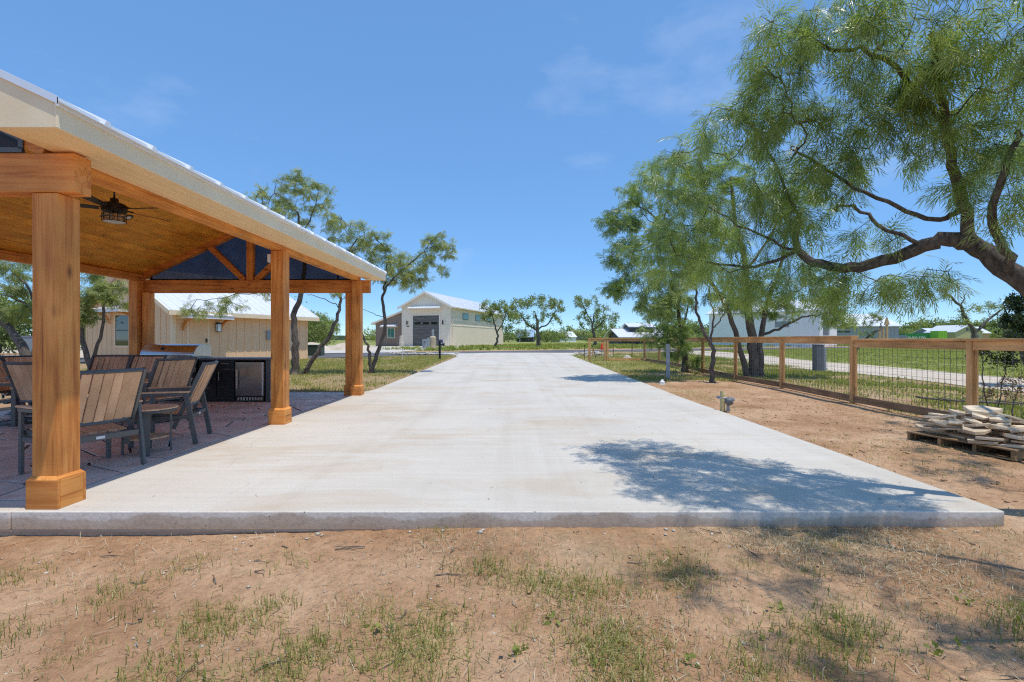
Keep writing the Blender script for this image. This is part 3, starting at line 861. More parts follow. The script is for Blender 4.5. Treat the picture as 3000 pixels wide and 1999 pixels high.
FR_NEAR = [frond_template(6, 0.10, 0.046, 0.0054, 2, 24, .5), frond_template(7, 0.125, 0.050, 0.0054, 2, 16, .8), frond_template(5, 0.085, 0.042, 0.0052, 2, 36, .3), frond_template(7, 0.11, 0.038, 0.005, 1, 0, 1.1)]
FR_MID = [frond_template(6, 0.13, 0.055, 0.011, 2, 26), frond_template(7, 0.15, 0.055, 0.011, 2, 34)]
FR_FAR = [leaf_template(9, 0.16, 0.13, 0.03, s) for s in range(4)]
FR_VFAR = [leaf_template(9, 0.30, 0.26, 0.09, s) for s in range(4)]
LF_BROAD = [leaf_template(9, 0.09, 0.055, 0.026, s) for s in range(4)]

def CL(px, py, d, rpx, cnt, ry=None, sq=0.8):
    c = P(px, py, d); rr = rpx * d / F
    return (c, (rr, ry if ry is not None else rr * 1.2, rr * sq), cnt)

# ------------------------------------------------------------------ pavilion
RX, PIT = -5.95, 0.47                                # ridge line, roof pitch
YF, YB = 3.138, 11.33                                # roof ends
XE = -2.97; XEL = 2 * RX - XE                        # eaves
ZS = 2.645                                           # soffit
pav = empty('pavilion', (RX, 7.2, 0))
tag(pav, 'open cedar timber pavilion with white metal gable roof beside the driveway', 'pavilion')
OFF = Vector((RX, 7.2, 0))
def pv(mb, name, mat, bevel=0.004, parent=None, **k):
    mb.v = [(v[0] - OFF.x, v[1] - OFF.y, v[2]) for v in mb.v]
    return mb.build(name, mat, parent or pav, bevel=bevel, **k)

def post(x0, y0, w_, d_, ztop, bh=0.215):
    o = pv(MB().box(x0, x0 + w_, y0, y0 + d_, 0.0, ztop), 'post', cedar, 0.006)
    t = 0.024
    # base wrap: four boards and a chamfered cap
    for bx in ((x0 - t, x0 + w_ + t, y0 - t, y0 - .001), (x0 - t, x0 + w_ + t, y0 + d_ + .001, y0 + d_ + t)):
        pv(MB().box(*bx, 0.0, bh), 'base_board', cedar_x, 0.004, o)
    for bx in ((x0 - t, x0 - .001, y0 - .0005, y0 + d_ + .0005), (x0 + w_ + .001, x0 + w_ + t, y0 - .0005, y0 + d_ + .0005)):
        pv(MB().box(*bx, 0.0, bh - 0.0015), 'base_board', cedar_y, 0.004, o)
    e = t - 0.002; c = MB()
    vs = [(x0 - e, y0 - e, bh + .0005), (x0 + w_ + e, y0 - e, bh + .0005), (x0 + w_ + e, y0 + d_ + e, bh + .0005), (x0 - e, y0 + d_ + e, bh + .0005),
          (x0 - .002, y0 - .002, bh + .026), (x0 + w_ + .002, y0 - .002, bh + .026), (x0 + w_ + .002, y0 + d_ + .002, bh + .026), (x0 - .002, y0 + d_ + .002, bh + .026)]
    c.add(vs, [(4, 5, 6, 7), (0, 1, 5, 4), (1, 2, 6, 5), (2, 3, 7, 6), (3, 0, 4, 7)])
    pv(c, 'base_cap', cedar_y, 0, o)
    return o
XR = -3.563; XL = 2 * RX - XR - 0.19
for x0 in (XR, XL):
    post(x0, 3.572, 0.19, 0.19, 2.345)
    post(x0, 7.105, 0.19, 0.19, 2.57)
    post(x0, 10.70, 0.19, 0.19, 2.57)
post(XR - 0.178, 10.80, 0.15, 0.19, 2.313); post(XL + 0.218, 10.80, 0.15, 0.19, 2.313)
# tie beams of the two end trusses
BX1, BX0 = -3.232, 2 * RX + 3.232
pv(MB().box(BX0, BX1, 3.556, 3.70, 2.347, 2.632), 'tie_beam', cedar_x, 0.006)
pv(MB().box(BX0, BX1, 10.895, 11.035, 2.315, 2.60), 'tie_beam', cedar_x, 0.006)
# long plates on top of the posts
for xa in (-3.56, 2 * RX + 3.42):
    pv(MB().box(xa, xa + 0.14, 3.705, 10.89, 2.575, 2.72), 'plate_beam', cedar_y, 0.005)
def zc(x): return 2.70 + (2.53 - abs(x - RX)) * PIT     # ceiling underside
for yy, sgn in ((3.63, 1), (10.965, -1)):
    for s in (-1, 1):
        a = (RX + s * 2.50, yy, 2.625 + 0.075); b = (RX + s * 0.02, yy, 2.70 + 2.5 * PIT - 0.005)
        mb = MB(); mb.bar((a[0], yy, a[2] + 0.0), (b[0], yy, b[2]), 0.13, 0.19, (0, 0, 1)); pv(mb, 'rafter', cedar_x, 0.005)
        # diagonal web
        mb = MB(); mb.bar((RX + s * 0.13, yy, 2.60), (RX + s * 0.92, yy, zc(RX + s * 0.92) - 0.10), 0.11, 0.12); pv(mb, 'web_strut', cedar_x, 0.004)
    mb = MB(); mb.box(RX - 0.07, RX + 0.07, yy - 0.062, yy + 0.062, 2.602 if sgn < 0 else 2.634, 3.72); pv(mb, 'king_post', cedar, 0.004)
    # shade cloth in the gable
    z0 = 2.606 if sgn < 0 else 2.636; yo = yy + (0.069 if sgn < 0 else -0.0675)
    mb = MB(); mb.prism([(RX - 2.35, z0), (RX + 2.35, z0), (RX + 2.30, zc(RX + 2.30) - 0.05), (RX, zc(RX) - 0.06), (RX - 2.30, zc(RX - 2.30) - 0.05)], 'y', yo - .002, yo + .002)
    sc_ = pv(mb, 'gable_screen', shade_mesh, 0)
    fr = MB(); yfr = yo - 0.006 if sgn > 0 else yo + 0.006
    fr.bar((RX - 2.33, yfr, z0 + .02), (RX + 2.33, yfr, z0 + .02), 0.008, 0.035)
    for s in (-1, 1):
        fr.bar((RX + s * 2.31, yfr, zc(RX + s * 2.31) - .06), (RX, yfr, zc(RX) - .075), 0.008, 0.035)
        fr.bar((RX + s * 2.32, yfr, z0 + .03), (RX + s * 2.32, yfr, zc(RX + s * 2.31) - .06), 0.035, 0.008, (0, 1, 0))
    pv(fr, 'screen_frame', gunmetal, 0, sc_)
# ceiling boards, both slopes, in random lengths
bw = 0.137; slope = math.sqrt(1 + PIT * PIT)
nb = int(2.46 * slope / bw)
for s in (-1, 1):
    for k in range(nb):
        h0 = 2.47 - k * bw / slope; h1 = 2.47 - (k + 1) * bw / slope + 0.0055
        cuts = sorted([3.71, 10.89] + [3.71 + random.uniform(1.4, 5.6)])
        for ya, yb in zip(cuts[:-1], cuts[1:]):
            mb = MB(); x0, x1 = RX + s * h0, RX + s * max(h1, 0.003)
            poly = [(x0, zc(x0)), (x1, zc(x1)), (x1, zc(x1) + .02), (x0, zc(x0) + .02)]
            if s < 0: poly = poly
            else: poly = poly[::-1]
            mb.prism(poly, 'y', ya + .0008, yb - .0008)
            o = pv(mb, 'ceiling_board', pine_y, 0.004, segs=1)
# soffit boards along the eaves
for s in (-1, 1):
    for k in range(4):
        xa = XE - 0.024 - k * 0.106 if s > 0 else XEL + 0.024 + k * 0.106
        xb = xa - s * 0.1035
        mb = MB().box(min(xa, xb), max(xa, xb), YF + 0.022, YB - 0.022, ZS + .004, ZS + .018); pv(mb, 'soffit_board', cream, 0.003, segs=1)
    xf = XE if s > 0 else XEL
    mb = MB().box(min(xf, xf - s * .022), max(xf, xf - s * .022), YF, YB, ZS - .006, 2.800); pv(mb, 'fascia', cream_rough, 0.003)
    # eave drip flashing
    mb = MB().box(min(xf + s * .004, xf + s * .0015), max(xf + s * .012, xf + s * .0015), YF - .012, YB + .012, 2.775, 2.835); pv(mb, 'drip_edge', white_metal, 0.002)
    for ye, sg in ((YF, 1), (YB, -1)):
        # boxed eave return and rake board
        def zt(x): return 2.800 + (abs(xf - RX) - abs(x - RX)) * PIT
        xi = xf - s * 0.47
        ya_, yb_ = (ye, ye + .022) if sg > 0 else (ye - .022, ye)
        poly = [(xf - s * .0225, ZS - .006), (xi, ZS - .006), (xi, zt(xi)), (xf - s * .0225, zt(xf - s * .0225))]
        mb = MB(); mb.prism(poly if s < 0 else poly[::-1], 'y', ya_, yb_); pv(mb, 'eave_return', cream_rough, 0.002)
        poly = [(xi - s * .001, zt(xi) - 0.20), (RX + s * .001, zt(RX) - 0.20), (RX + s * .001, zt(RX)), (xi - s * .001, zt(xi))]
        mb = MB(); mb.prism(poly if s < 0 else poly[::-1], 'y', ya_, yb_); pv(mb, 'rake_board', cream_rough, 0.002)
        # sloping soffit of the gable overhang
        ya2, yb2 = (ye + .0225, 3.555) if sg > 0 else (11.04, ye - .0225)
        poly = [(xi - s * .004, zt(xi) - 0.10), (RX + s * .002, zt(RX) - 0.10), (RX + s * .002, zt(RX) - 0.085), (xi - s * .004, zt(xi) - 0.085)]
        mb = MB(); mb.prism(poly if s < 0 else poly[::-1], 'y', ya2, yb2); pv(mb, 'gable_soffit', cream, 0)
        # rake flashing
        poly = [(xf + s * .012, zt(xf) - 0.012), (RX, zt(RX) - 0.018), (RX, zt(RX) + 0.042), (xf + s * .012, zt(xf) + 0.040)]
        mb = MB(); mb.prism(poly if s < 0 else poly[::-1], 'y', ye - (.014 if sg > 0 else -.002), ye - (.002 if sg > 0 else -.014)); pv(mb, 'rake_flashing', white_metal, 0.001)
    # roof sheet with standing seams
    mb = MB()
    def zr(x): return 2.812 + (abs(xf - RX) - abs(x - RX)) * PIT
    xo = xf + s * 0.045
    poly = [(xo, zr(xo)), (RX, zr(RX)), (RX, zr(RX) + .008), (xo, zr(xo) + .008)]
    mb.prism(poly if s < 0 else poly[::-1], 'y', YF - .001, YB + .001)
    sheet = pv(mb, 'roof_sheet', white_metal, 0)
    yy = YF + 0.35
    while yy < YB - 0.1:
        mb = MB(); hgt = 0.036
        def P3(x, y, h): return (x, y, zr(x) + .0082 + h)
        vs = [P3(xo, yy - .032, 0), P3(xo, yy - .016, hgt), P3(xo, yy + .016, hgt), P3(xo, yy + .032, 0), P3(RX, yy - .032, 0), P3(RX, yy - .016, hgt), P3(RX, yy + .016, hgt), P3(RX, yy + .032, 0)]
        mb.add(vs, [(0, 1, 2, 3), (7, 6, 5, 4), (0, 4, 5, 1), (1, 5, 6, 2), (2, 6, 7, 3)]); pv(mb, 'seam', white_metal, 0, sheet)
        yy += 0.455
mb = MB(); zr_ = 2.82 + abs(XE - RX) * PIT
mb.prism([(RX - .16, zr_ - .035), (RX, zr_ + .05), (RX + .16, zr_ - .035), (RX + .16, zr_ - .031), (RX, zr_ + .056), (RX - .16, zr_ - .031)], 'y', YF - .02, YB + .02)
pv(mb, 'ridge_cap', white_metal, 0)

# things fixed to the pavilion
fan = empty('ceiling_fan', (RX, 7.2, 3.86)); tag(fan, 'black five-blade ceiling fan with caged drum light under the pavilion ceiling', 'ceiling fan')
MB().lathe([(0.02, -0.0), (0.07, -.03), (0.075, -.06), (0.03, -.085), (0.012, -.09)][::-1], n=20).build('canopy', black_metal, fan, smooth=True)
MB().tube([(0, 0, -.08), (0, 0, -.50)], 0.0125, 10).build('downrod', black_metal, fan, smooth=True)
MB().lathe([(0.05, -.72), (.155, -.70), (.16, -.60), (.13, -.575), (.055, -.55), (.05, -.50), (.02, -.485)], n=28).build('motor_housing', black_metal, fan, bevel=.004)
for k in range(5):
    a = R(67 + 72 * k); c_, s_ = math.cos(a), math.sin(a)
    M = Matrix.Rotation(a, 4, 'Z') @ Matrix.Translation((0, 0, -.655)) @ Matrix.Rotation(R(13), 4, 'X')
    b1 = MB(); vs = [(.18, -.055, -.004), (.76, -.068, -.004), (.775, -.03, -.004), (.775, .06, -.004), (.18, .05, -.004)]
    vs = vs + [(x, y, .004) for x, y, z in vs]
    b1.add([M @ Vector(v) for v in vs], [(4, 3, 2, 1, 0), (5, 6, 7, 8, 9)] + [(i, (i + 1) % 5, 5 + (i + 1) % 5, 5 + i) for i in range(5)])
    bl = b1.build('blade', black_metal, fan)
    M2 = Matrix.Rotation(a, 4, 'Z') @ Matrix.Translation((0, 0, -.64))
    MB().box(.10, .26, -.02, .02, -.006, .0, M2).build('blade_arm', black_metal, bl)
lt = MB().lathe([(.135, -.845), (.138, -.83), (.138, -.735), (.13, -.725)], n=28).build('light_drum', clear_glass, fan, smooth=True)
MB().lathe([(.12, -.852), (.134, -.846), (.134, -.84), (.12, -.838)], n=28).build('diffuser', screen_white, lt)
cg = MB()
for zz in (-.73, -.785, -.845):
    cg.tube([(.145 * math.cos(R(15 * i)), .145 * math.sin(R(15 * i)), zz) for i in range(25)], .005, 6)
for i in range(10):
    a = R(36 * i); cg.tube([(.145 * math.cos(a), .145 * math.sin(a), -.73), (.145 * math.cos(a), .145 * math.sin(a), -.845)], .004, 5)
cg.build('cage', black_metal, lt)
for i in range(3):
    a = R(120 * i + 20); MB().lathe([(.004, -.80), (.022, -.79), (.026, -.77), (.014, -.745), (.012, -.735)], (.06 * math.cos(a), .06 * math.sin(a), 0), 10).build('bulb', screen_white, lt, smooth=True)
rl = empty('recessed_light', (-6.89, 8.63, zc(-6.89))); tag(rl, 'round white recessed downlight with black ring in the pine ceiling', 'light')
rl.rotation_euler = (0, -math.atan(PIT), 0)
MB().lathe([(.055, -.012), (.085, -.010), (.088, -.001), (.05, -.001)], n=24).build('trim_ring', black_metal, rl)
MB().lathe([(.052, -.0135), (.052, -.006)], n=24).build('lens', screen_white, rl)
sp = MB().box(-.03, .03, -.035, .035, -.06, .06).build('sensor_box', white_trim, bevel=.006); sp.location = (XR - .033, 7.16, 2.46)
tag(sp, 'small pale sensor box screwed to the top of the middle post', 'sensor')

# ------------------------------------------------------------------ patio furniture
def curved_slats(root, n, w_, fn, t, mat, gap=0.006, name='slat'):
    """slats side by side across width w_, fn(u, k) gives end points"""
    for i in range(n):
        u0 = -w_ / 2 + w_ * i / n + gap / 2; u1 = -w_ / 2 + w_ * (i + 1) / n - gap / 2
        a, b, nrm = fn((u0 + u1) / 2)
        mb = MB(); mb.bar(a, b, u1 - u0, t, nrm); mb.build(name, mat, root, bevel=.003, segs=1)

def make_chair(kind):
    ch = empty('patio_chair' if kind == 'arm' else 'swivel_chair')
    W = 0.60
    def bk(u):
        cv = 0.045 * (1 - (2 * u / W) ** 2)
        return (u, -.245 - cv, .475), (u, -.445 - cv, .940), (0, 1, .43)
    bf = MB()
    n = 10
    for zz, yy, hh in ((.955, -.455, .035), (.460, -.242, .035)):
        for i in range(n):
            ua, ub = -W / 2 + W * i / n, -W / 2 + W * (i + 1) / n
            ca, cb = (0.045 * (1 - (2 * u / W) ** 2) for u in (ua, ub))
            bf.bar((ua - .002, yy - ca, zz), (ub + .002, yy - cb, zz), .032, .032, (0, .4, 1))
    for s in (-1, 1):
        bf.bar((s * (W / 2 + .008), -.135, .19 if kind == 'arm' else .27), (s * (W / 2 + .008), -.462, .972), .03, .045, (0, 1, .43))
    bo = bf.build('back_frame', gunmetal, ch, bevel=.003, segs=1)
    curved_slats(ch, 7, W - .02, bk, .016, poly_tan, name='back_slat')
    def st(u):
        return (u, -.20, .355), (u, .285, .405), (0, 0, 1)
    sf = MB()
    sf.bar((-W / 2, .295, .392), (W / 2, .295, .392), .03, .04)
    for s in (-1, 1): sf.bar((s * (W / 2 + .008), -.19, .335), (s * (W / 2 + .008), .30, .385), .03, .04)
    sf.build('seat_frame', gunmetal, ch, bevel=.003, segs=1)
    curved_slats(ch, 7, W - .02, st, .016, poly_tan, name='seat_slat')
    for s in (-1, 1):
        xx = s * (W / 2 + .045)
        ar = MB(); ar.bar((xx, -.30, .60), (xx, .29, .60), .045, .035)
        ao = ar.build('arm_rail', gunmetal, ch, bevel=.003, segs=1)
        pad = MB(); pad.bar((xx, -.31, .628), (xx, .315, .628), .058, .018); pad.build('arm_pad', poly_tan, ao, bevel=.004, segs=1)
        if kind == 'arm':
            fl = MB(); fl.bar((xx, .27, 0.0), (xx, .265, .585), .028, .055, (0, 1, 0)); fl.build('leg', gunmetal, ch, bevel=.003, segs=1)
            rl_ = MB(); rl_.bar((xx, -.375, 0.0), (xx, -.275, .61), .028, .055, (0, 1, 0)); rl_.build('leg', gunmetal, ch, bevel=.003, segs=1)
            sd = MB(); sd.bar((xx - s * .001, -.32, .325), (xx - s * .001, .268, .325), .02, .045); sd.build('side_rail', gunmetal, ch, bevel=.003, segs=1)
        else:
            for yy in (-.25, .25):
                fl = MB(); fl.bar((xx, yy, .37), (xx, yy * 1.05, .585), .026, .045, (0, 1, 0)); fl.build('arm_post', gunmetal, ch, bevel=.003, segs=1)
    if kind == 'arm':
        cr = MB(); cr.bar((-W / 2 - .031, -.322, .325), (W / 2 + .031, -.322, .325), .024, .055); co = cr.build('rear_rail', gunmetal, ch, bevel=.003, segs=1)
        MB().box(-.035, .035, -.3365, -.3345, .312, .338).build('maker_tag', white_trim, co)
        cf = MB(); cf.bar((-W / 2 - .031, .266, .345), (W / 2 + .031, .266, .345), .024, .045); cf.build('front_rail', gunmetal, ch, bevel=.003, segs=1)
    else:
        un = MB(); un.bar((-.30, 0, .335), (.30, 0, .335), .05, .04); un.bar((-.30, -.14, .33), (.30, -.14, .33), .04, .03); un.build('under_rail', gunmetal, ch)
        MB().lathe([(.05, .06), (.035, .10), (.032, .30), (.06, .325)], n=14).build('pedestal', gunmetal, ch, smooth=True)
        rg = MB(); rg.tube([(.27 * math.cos(R(15 * i)), .27 * math.sin(R(15 * i)), .018) for i in range(25)], .017, 8, cap=False)
        for k in range(4):
            a = R(45 + 90 * k); rg.bar((0.02 * math.cos(a), .02 * math.sin(a), .075), (.27 * math.cos(a), .27 * math.sin(a), .022), .035, .016)
        rg.build('ring_base', gunmetal, ch, smooth=False)
    return ch

def heading(ch, x, y, deg, label, cat='chair', group=None):
    """deg: compass of the facing direction, 0 = +X"""
    ch.location = (x, y, 0.0015); ch.rotation_euler = (0, 0, R(deg - 90)); tag(ch, label, cat, group)

c1 = make_chair('arm'); c2 = copy_tree(c1)
heading(c1, -4.20, 4.70, 155, 'tan slatted armchair nearest the front post, its back to the driveway', group='armchairs at the round side table')
heading(c2, -4.27, 5.98, 200, 'tan slatted armchair seen side-on beyond the round side table, nearest the fridge', group='armchairs at the round side table')
s0 = make_chair('swivel')
dining = [(-5.50, 7.42, 163, 'swivel armchair at the table end nearest the fridge, tan slatted back towards the driveway'),
          (-6.60, 8.28, -93, 'dark slatted swivel chair across the table directly in front of the grill'),
          (-7.22, 8.32, -82, 'dark slatted swivel chair across the table, left of the grill'),
          (-6.05, 6.47, 97, 'swivel chair just right of the front post, at the near side of the table'),
          (-7.42, 7.28, 12, 'swivel chair at the far left end of the table, left of the front post'),
          (-8.25, 8.25, -35, 'swivel chair at the left picture edge, turned towards the table')]
for i, (x, y, a, lb) in enumerate(dining):
    heading(s0 if i == 0 else copy_tree(s0), x, y, a, lb, group='swivel chairs around the dining table')

tb = empty('dining_table', (-6.50, 7.38, 0.0015)); tag(tb, 'long grey aluminium dining table with slatted top among the swivel chairs', 'table')
tl, tw = 1.50, 0.95
tf = MB()
for s in (-1, 1):
    tf.box(-tl / 2, tl / 2, s * tw / 2 - .02, s * tw / 2 + .02, .675, .72); tf.box(s * tl / 2 - .02, s * tl / 2 + .02, -tw / 2 + .021, tw / 2 - .021, .675, .7195)
tf.build('top_frame', gunmetal, tb, bevel=.003)
for i in range(9):
    ya = -tw / 2 + .024 + (tw - .048) * i / 9
    MB().box(-tl / 2 + .022, tl / 2 - .022, ya + .003, ya + (tw - .048) / 9 - .003, .70, .718).build('top_slat', gunmetal, tb, bevel=.002, segs=1)
for sx in (-1, 1):
    for sy in (-1, 1):
        MB().box(sx * (tl / 2 - .06) - .032, sx * (tl / 2 - .06) + .032, sy * (tw / 2 - .06) - .032, sy * (tw / 2 - .06) + .032, 0, .674).build('leg', gunmetal, tb, bevel=.004)

st_ = empty('side_table', (-4.06, 5.36, 0.0015)); tag(st_, 'round tan side table with lower shelf and grey legs between the two armchairs', 'table')
def disc_slats(z, rad, n, t, name):
    for i in range(n):
        a0 = -rad + 2 * rad * i / n + .003; a1 = -rad + 2 * rad * (i + 1) / n - .003
        poly = []
        for u in np.linspace(a0, a1, 6): poly.append((math.sqrt(max(rad * rad - u * u, 1e-6)), u))
        for u in np.linspace(a1, a0, 6): poly.append((-math.sqrt(max(rad * rad - u * u, 1e-6)), u))
        poly = [(x, y) for x, y in poly][::1]
        mb = MB(); mb.prism(poly, 'z', z, z + t); mb.build(name, poly_tan, st_, bevel=.003, segs=1)
disc_slats(.485, .285, 4, .017, 'top_slat'); disc_slats(.165, .20, 3, .015, 'shelf_slat')
hp = MB(); hp.tube([(.27 * math.cos(R(12 * i)), .27 * math.sin(R(12 * i)), .468) for i in range(31)], .016, 6, cap=False); hp.build('hoop', gunmetal, st_)
for k in range(4):
    a = R(35 + 90 * k); M = Matrix.Rotation(a, 4, 'Z')
    MB().box(.205, .225, -.032, .032, 0, .47, M).build('leg', gunmetal, st_, bevel=.003)

# outdoor kitchen
kit = empty('kitchen_counter', (-6.4, 9.7, 0.0015)); tag(kit, 'black outdoor kitchen counter with drawers and grey worktop at the far patio end', 'counter')
def kb(mb, name, mat, bevel=0.003, parent=None):
    mb.v = [(v[0] + 6.4, v[1] - 9.7, v[2]) for v in mb.v]; return mb.build(name, mat, parent or kit, bevel=bevel)
kb(MB().box(-8.30, -7.46, 9.72, 10.38, 0.0, .834), 'cabinet', cab_black); kb(MB().box(-6.32, -5.59, 9.72, 10.38, 0.0, .834), 'cabinet', cab_black)
kb(MB().box(-7.455, -6.325, 9.735, 10.38, 0.0, .60), 'cabinet', cab_black)
kb(MB().box(-5.58, -4.97, 10.345, 10.38, 0.0, .834), 'back_panel', cab_black)
kb(MB().box(-4.965, -4.87, 9.70, 10.38, 0.0, .834), 'end_panel', counter_m)
kb(MB().box(-8.33, -7.43, 9.68, 10.42, .836, .875), 'worktop', counter_m, .005); kb(MB().box(-6.29, -4.86, 9.68, 10.42, .836, .875), 'worktop', counter_m, .005)
kb(MB().box(-7.428, -6.292, 10.22, 10.42, .836, .875), 'worktop', counter_m, .005)
for x0, x1, z0, z1, hor in ((-6.31, -5.96, .66, .83, 1), (-5.95, -5.60, .66, .83, 1), (-6.31, -5.96, .42, .65, 1), (-6.31, -5.96, .10, .41, 1), (-5.95, -5.60, .10, .65, 0), (-8.29, -7.88, .10, .83, 0), (-7.87, -7.47, .10, .83, 0)):
    d = kb(MB().box(x0 + .004, x1 - .004, 9.700, 9.719, z0 + .003, z1 - .003), 'drawer_front' if hor else 'cabinet_door', cab_black, .003)
    hb = MB()
    if hor: hb.bar(((x0 + x1) / 2 - .075, 9.682, (z0 + z1) / 2 + .02), ((x0 + x1) / 2 + .075, 9.682, (z0 + z1) / 2 + .02), .012, .012)
    else: hb.bar((x1 - .05 if x0 < -6.5 else x0 + .05, 9.682, z1 - .22), (x1 - .05 if x0 < -6.5 else x0 + .05, 9.682, z1 - .04), .012, .012)
    kb(hb, 'handle', steel, .003, d)
kb(MB().box(-6.30, -5.60, 9.694, 9.701, .652, .659), 'steel_strip', steel, 0)
# grill
gr = empty('grill', (-6.89, 9.95, 0.603)); tag(gr, 'built-in stainless grill with closed rounded hood set in the kitchen counter', 'grill')
hood = MB(); prof = []
for i in range(13):
    a = R(180 - 7.5 * i * 1.15) ; prof.append((-.02 + .30 * math.cos(a) , .325 + .235 * math.sin(a)))
prof = [(-.32, .30)] + prof + [(.20, .535), (.235, .50), (.235, .30)]
hood.prism(prof[::-1], 'x', -.53, .50); ho = hood.build('hood', steel, gr, bevel=.003)
sdp = MB(); sdp.prism([(y, z + .001) for y, z in prof][::-1], 'x', .5005, .528); sdp.build('hood_side', steel, gr, bevel=.004)
sdl = MB(); sdl.prism([(y, z + .001) for y, z in prof][::-1], 'x', -.558, -.5305); sdl.build('hood_side', steel, gr, bevel=.004)
gh = MB(); gh.bar((-.60, -.375, .335), (.46, -.375, .335), .022, .022); gh.bar((-.45, -.37, .335), (-.45, -.31, .335), .02, .02); gh.bar((.44, -.37, .335), (.44, -.31, .335), .02, .02); gh.build('hood_handle', steel, ho, bevel=.006)
th = MB().lathe([(.001, 0), (.034, .002), (.036, .008), (.03, .012)], n=20).build('thermometer', black_metal, ho); th.location = (-.14, -.262, .47); th.rotation_euler = (R(62), 0, 0)
MB().box(-.56, .53, -.29, .25, .0, .298).build('firebox', steel, gr, bevel=.004)
pn = MB().box(-.555, .525, -.315, -.291, .03, .20).build('control_panel', steel, gr, bevel=.004)
for i in range(5):
    k_ = MB().lathe([(.026, 0), (.026, .02), (.02, .03)], n=14).build('knob', black_metal, pn); k_.location = (-.42 + .21 * i, -.316, .115); k_.rotation_euler = (R(90), 0, 0)
# fridge
fg = empty('outdoor_fridge', (-5.275, 9.70, 0.0015)); tag(fg, 'stainless undercounter fridge with long handle at the right end of the counter', 'fridge')
MB().box(-.285, .285, .03, .60, 0.01, .80).build('body', cab_black, fg, bevel=.003)
dr_ = MB().box(-.288, .288, -.02, .028, .115, .80).build('door', steel_dark, fg, bevel=.006)
hb = MB(); hb.bar((-.235, -.065, .26), (-.235, -.065, .66), .022, .022)
for zz in (.29, .63): hb.bar((-.235, -.065, zz), (-.235, -.018, zz), .016, .016)
hb.build('handle', steel, dr_, bevel=.005)
MB().box(.245, .262, -.0235, -.021, .12, .795).build('edge_strip', white_metal, dr_)
kp = MB().box(-.285, .285, -.012, .03, .012, .108).build('kick_plate', cab_black, fg, bevel=.002)
for i in range(9): MB().box(-.25 + .058 * i, -.215 + .058 * i, -.014, -.0125, .03, .09).build('vent_slot', steel, kp)
ob = empty('outlet_box', (-4.78, 9.63, 0.0015)); tag(ob, 'white weatherproof outlet box standing low beside the fridge', 'outlet')
MB().box(-.045, .045, -.04, .04, .06, .27).build('cover', white_trim, ob, bevel=.02, segs=3); MB().box(-.03, .03, -.03, .03, .0, .06).build('foot', pvc, ob, bevel=.004); MB().box(-.03, .03, -.048, -.041, .10, .22).build('lid', white_trim, ob, bevel=.004)

# ------------------------------------------------------------------ buildings
def batten_wall(root, x0, x1, y, z0, z1fn, side, spacing, mat, name='batten', proud=0.02, bwid=0.045, skip=()):
    """battens on a wall in plane y (axis 'x' runs) ; side -1: faces -y"""
    x = x0
    while x <= x1 + 1e-6:
        if not any(a < x < b for a, b in skip):
            MB().box(x - bwid / 2, x + bwid / 2, min(y, y + side * proud), max(y, y + side * proud), z0, z1fn(x)).build(name, mat, root)
        x += spacing

def awning(root, M, width, depth, z, bracket=True, drop=0.18, name='awning', frame=white_trim):
    """small shed roof on brackets; local -y is outwards"""
    a = MB(); a.add([M @ Vector(v) for v in ((-width / 2, -.0, z + drop), (width / 2, -.0, z + drop), (width / 2, -depth, z), (-width / 2, -depth, z), (-width / 2, 0, z + drop + .025), (width / 2, 0, z + drop + .025), (width / 2, -depth - .03, z + .025), (-width / 2, -depth - .03, z + .025))],
                    [(3, 2, 1, 0), (4, 5, 6, 7), (0, 1, 5, 4), (1, 2, 6, 5), (2, 3, 7, 6), (3, 0, 4, 7)])
    ao = a.build(name, white_metal, root)
    f = MB(); f.box(-width / 2, width / 2, -depth, -depth + .03, z - .13, z - .002, M)
    for s in (-1, 1):
        f.box(s * width / 2 - (.03 if s > 0 else 0), s * width / 2 + (0 if s > 0 else .03), -depth + .031, -.002, z - .13, z - .002, M)
    f.build('awning_frame', frame, ao)
    if bracket:
        for s in (-1, 1):
            xx = s * (width / 2 - .14); br = MB()
            pts = []
            for i in range(9):
                t = i / 8; ang = R(90 * t); pts.append((-.06 - (depth - .12) * (1 - math.cos(ang)), z - .62 + .45 * math.sin(ang)))
            inner = [(y, zz) for y, zz in pts]; outer = [(y + .09 * (1 - i / 8 * 0.4) * 0.0, zz + .10) for i, (y, zz) in enumerate(pts)]
            vs = []
            for (y, zz), (y2, z2) in zip(inner, outer):
                for x in (xx - .045, xx + .045): vs += [M @ Vector((x, y, zz)), M @ Vector((x, y2, z2))]
            fs = []
            for i in range(8):
                b = i * 4
                fs += [(b, b + 4, b + 6, b + 2), (b + 1, b + 3, b + 7, b + 5), (b, b + 1, b + 5, b + 4), (b + 2, b + 6, b + 7, b + 3)]
            fs += [(0, 2, 3, 1), (32, 33, 35, 34)]
            br.add(vs, fs); br.build('bracket', cedar, ao)
    return ao

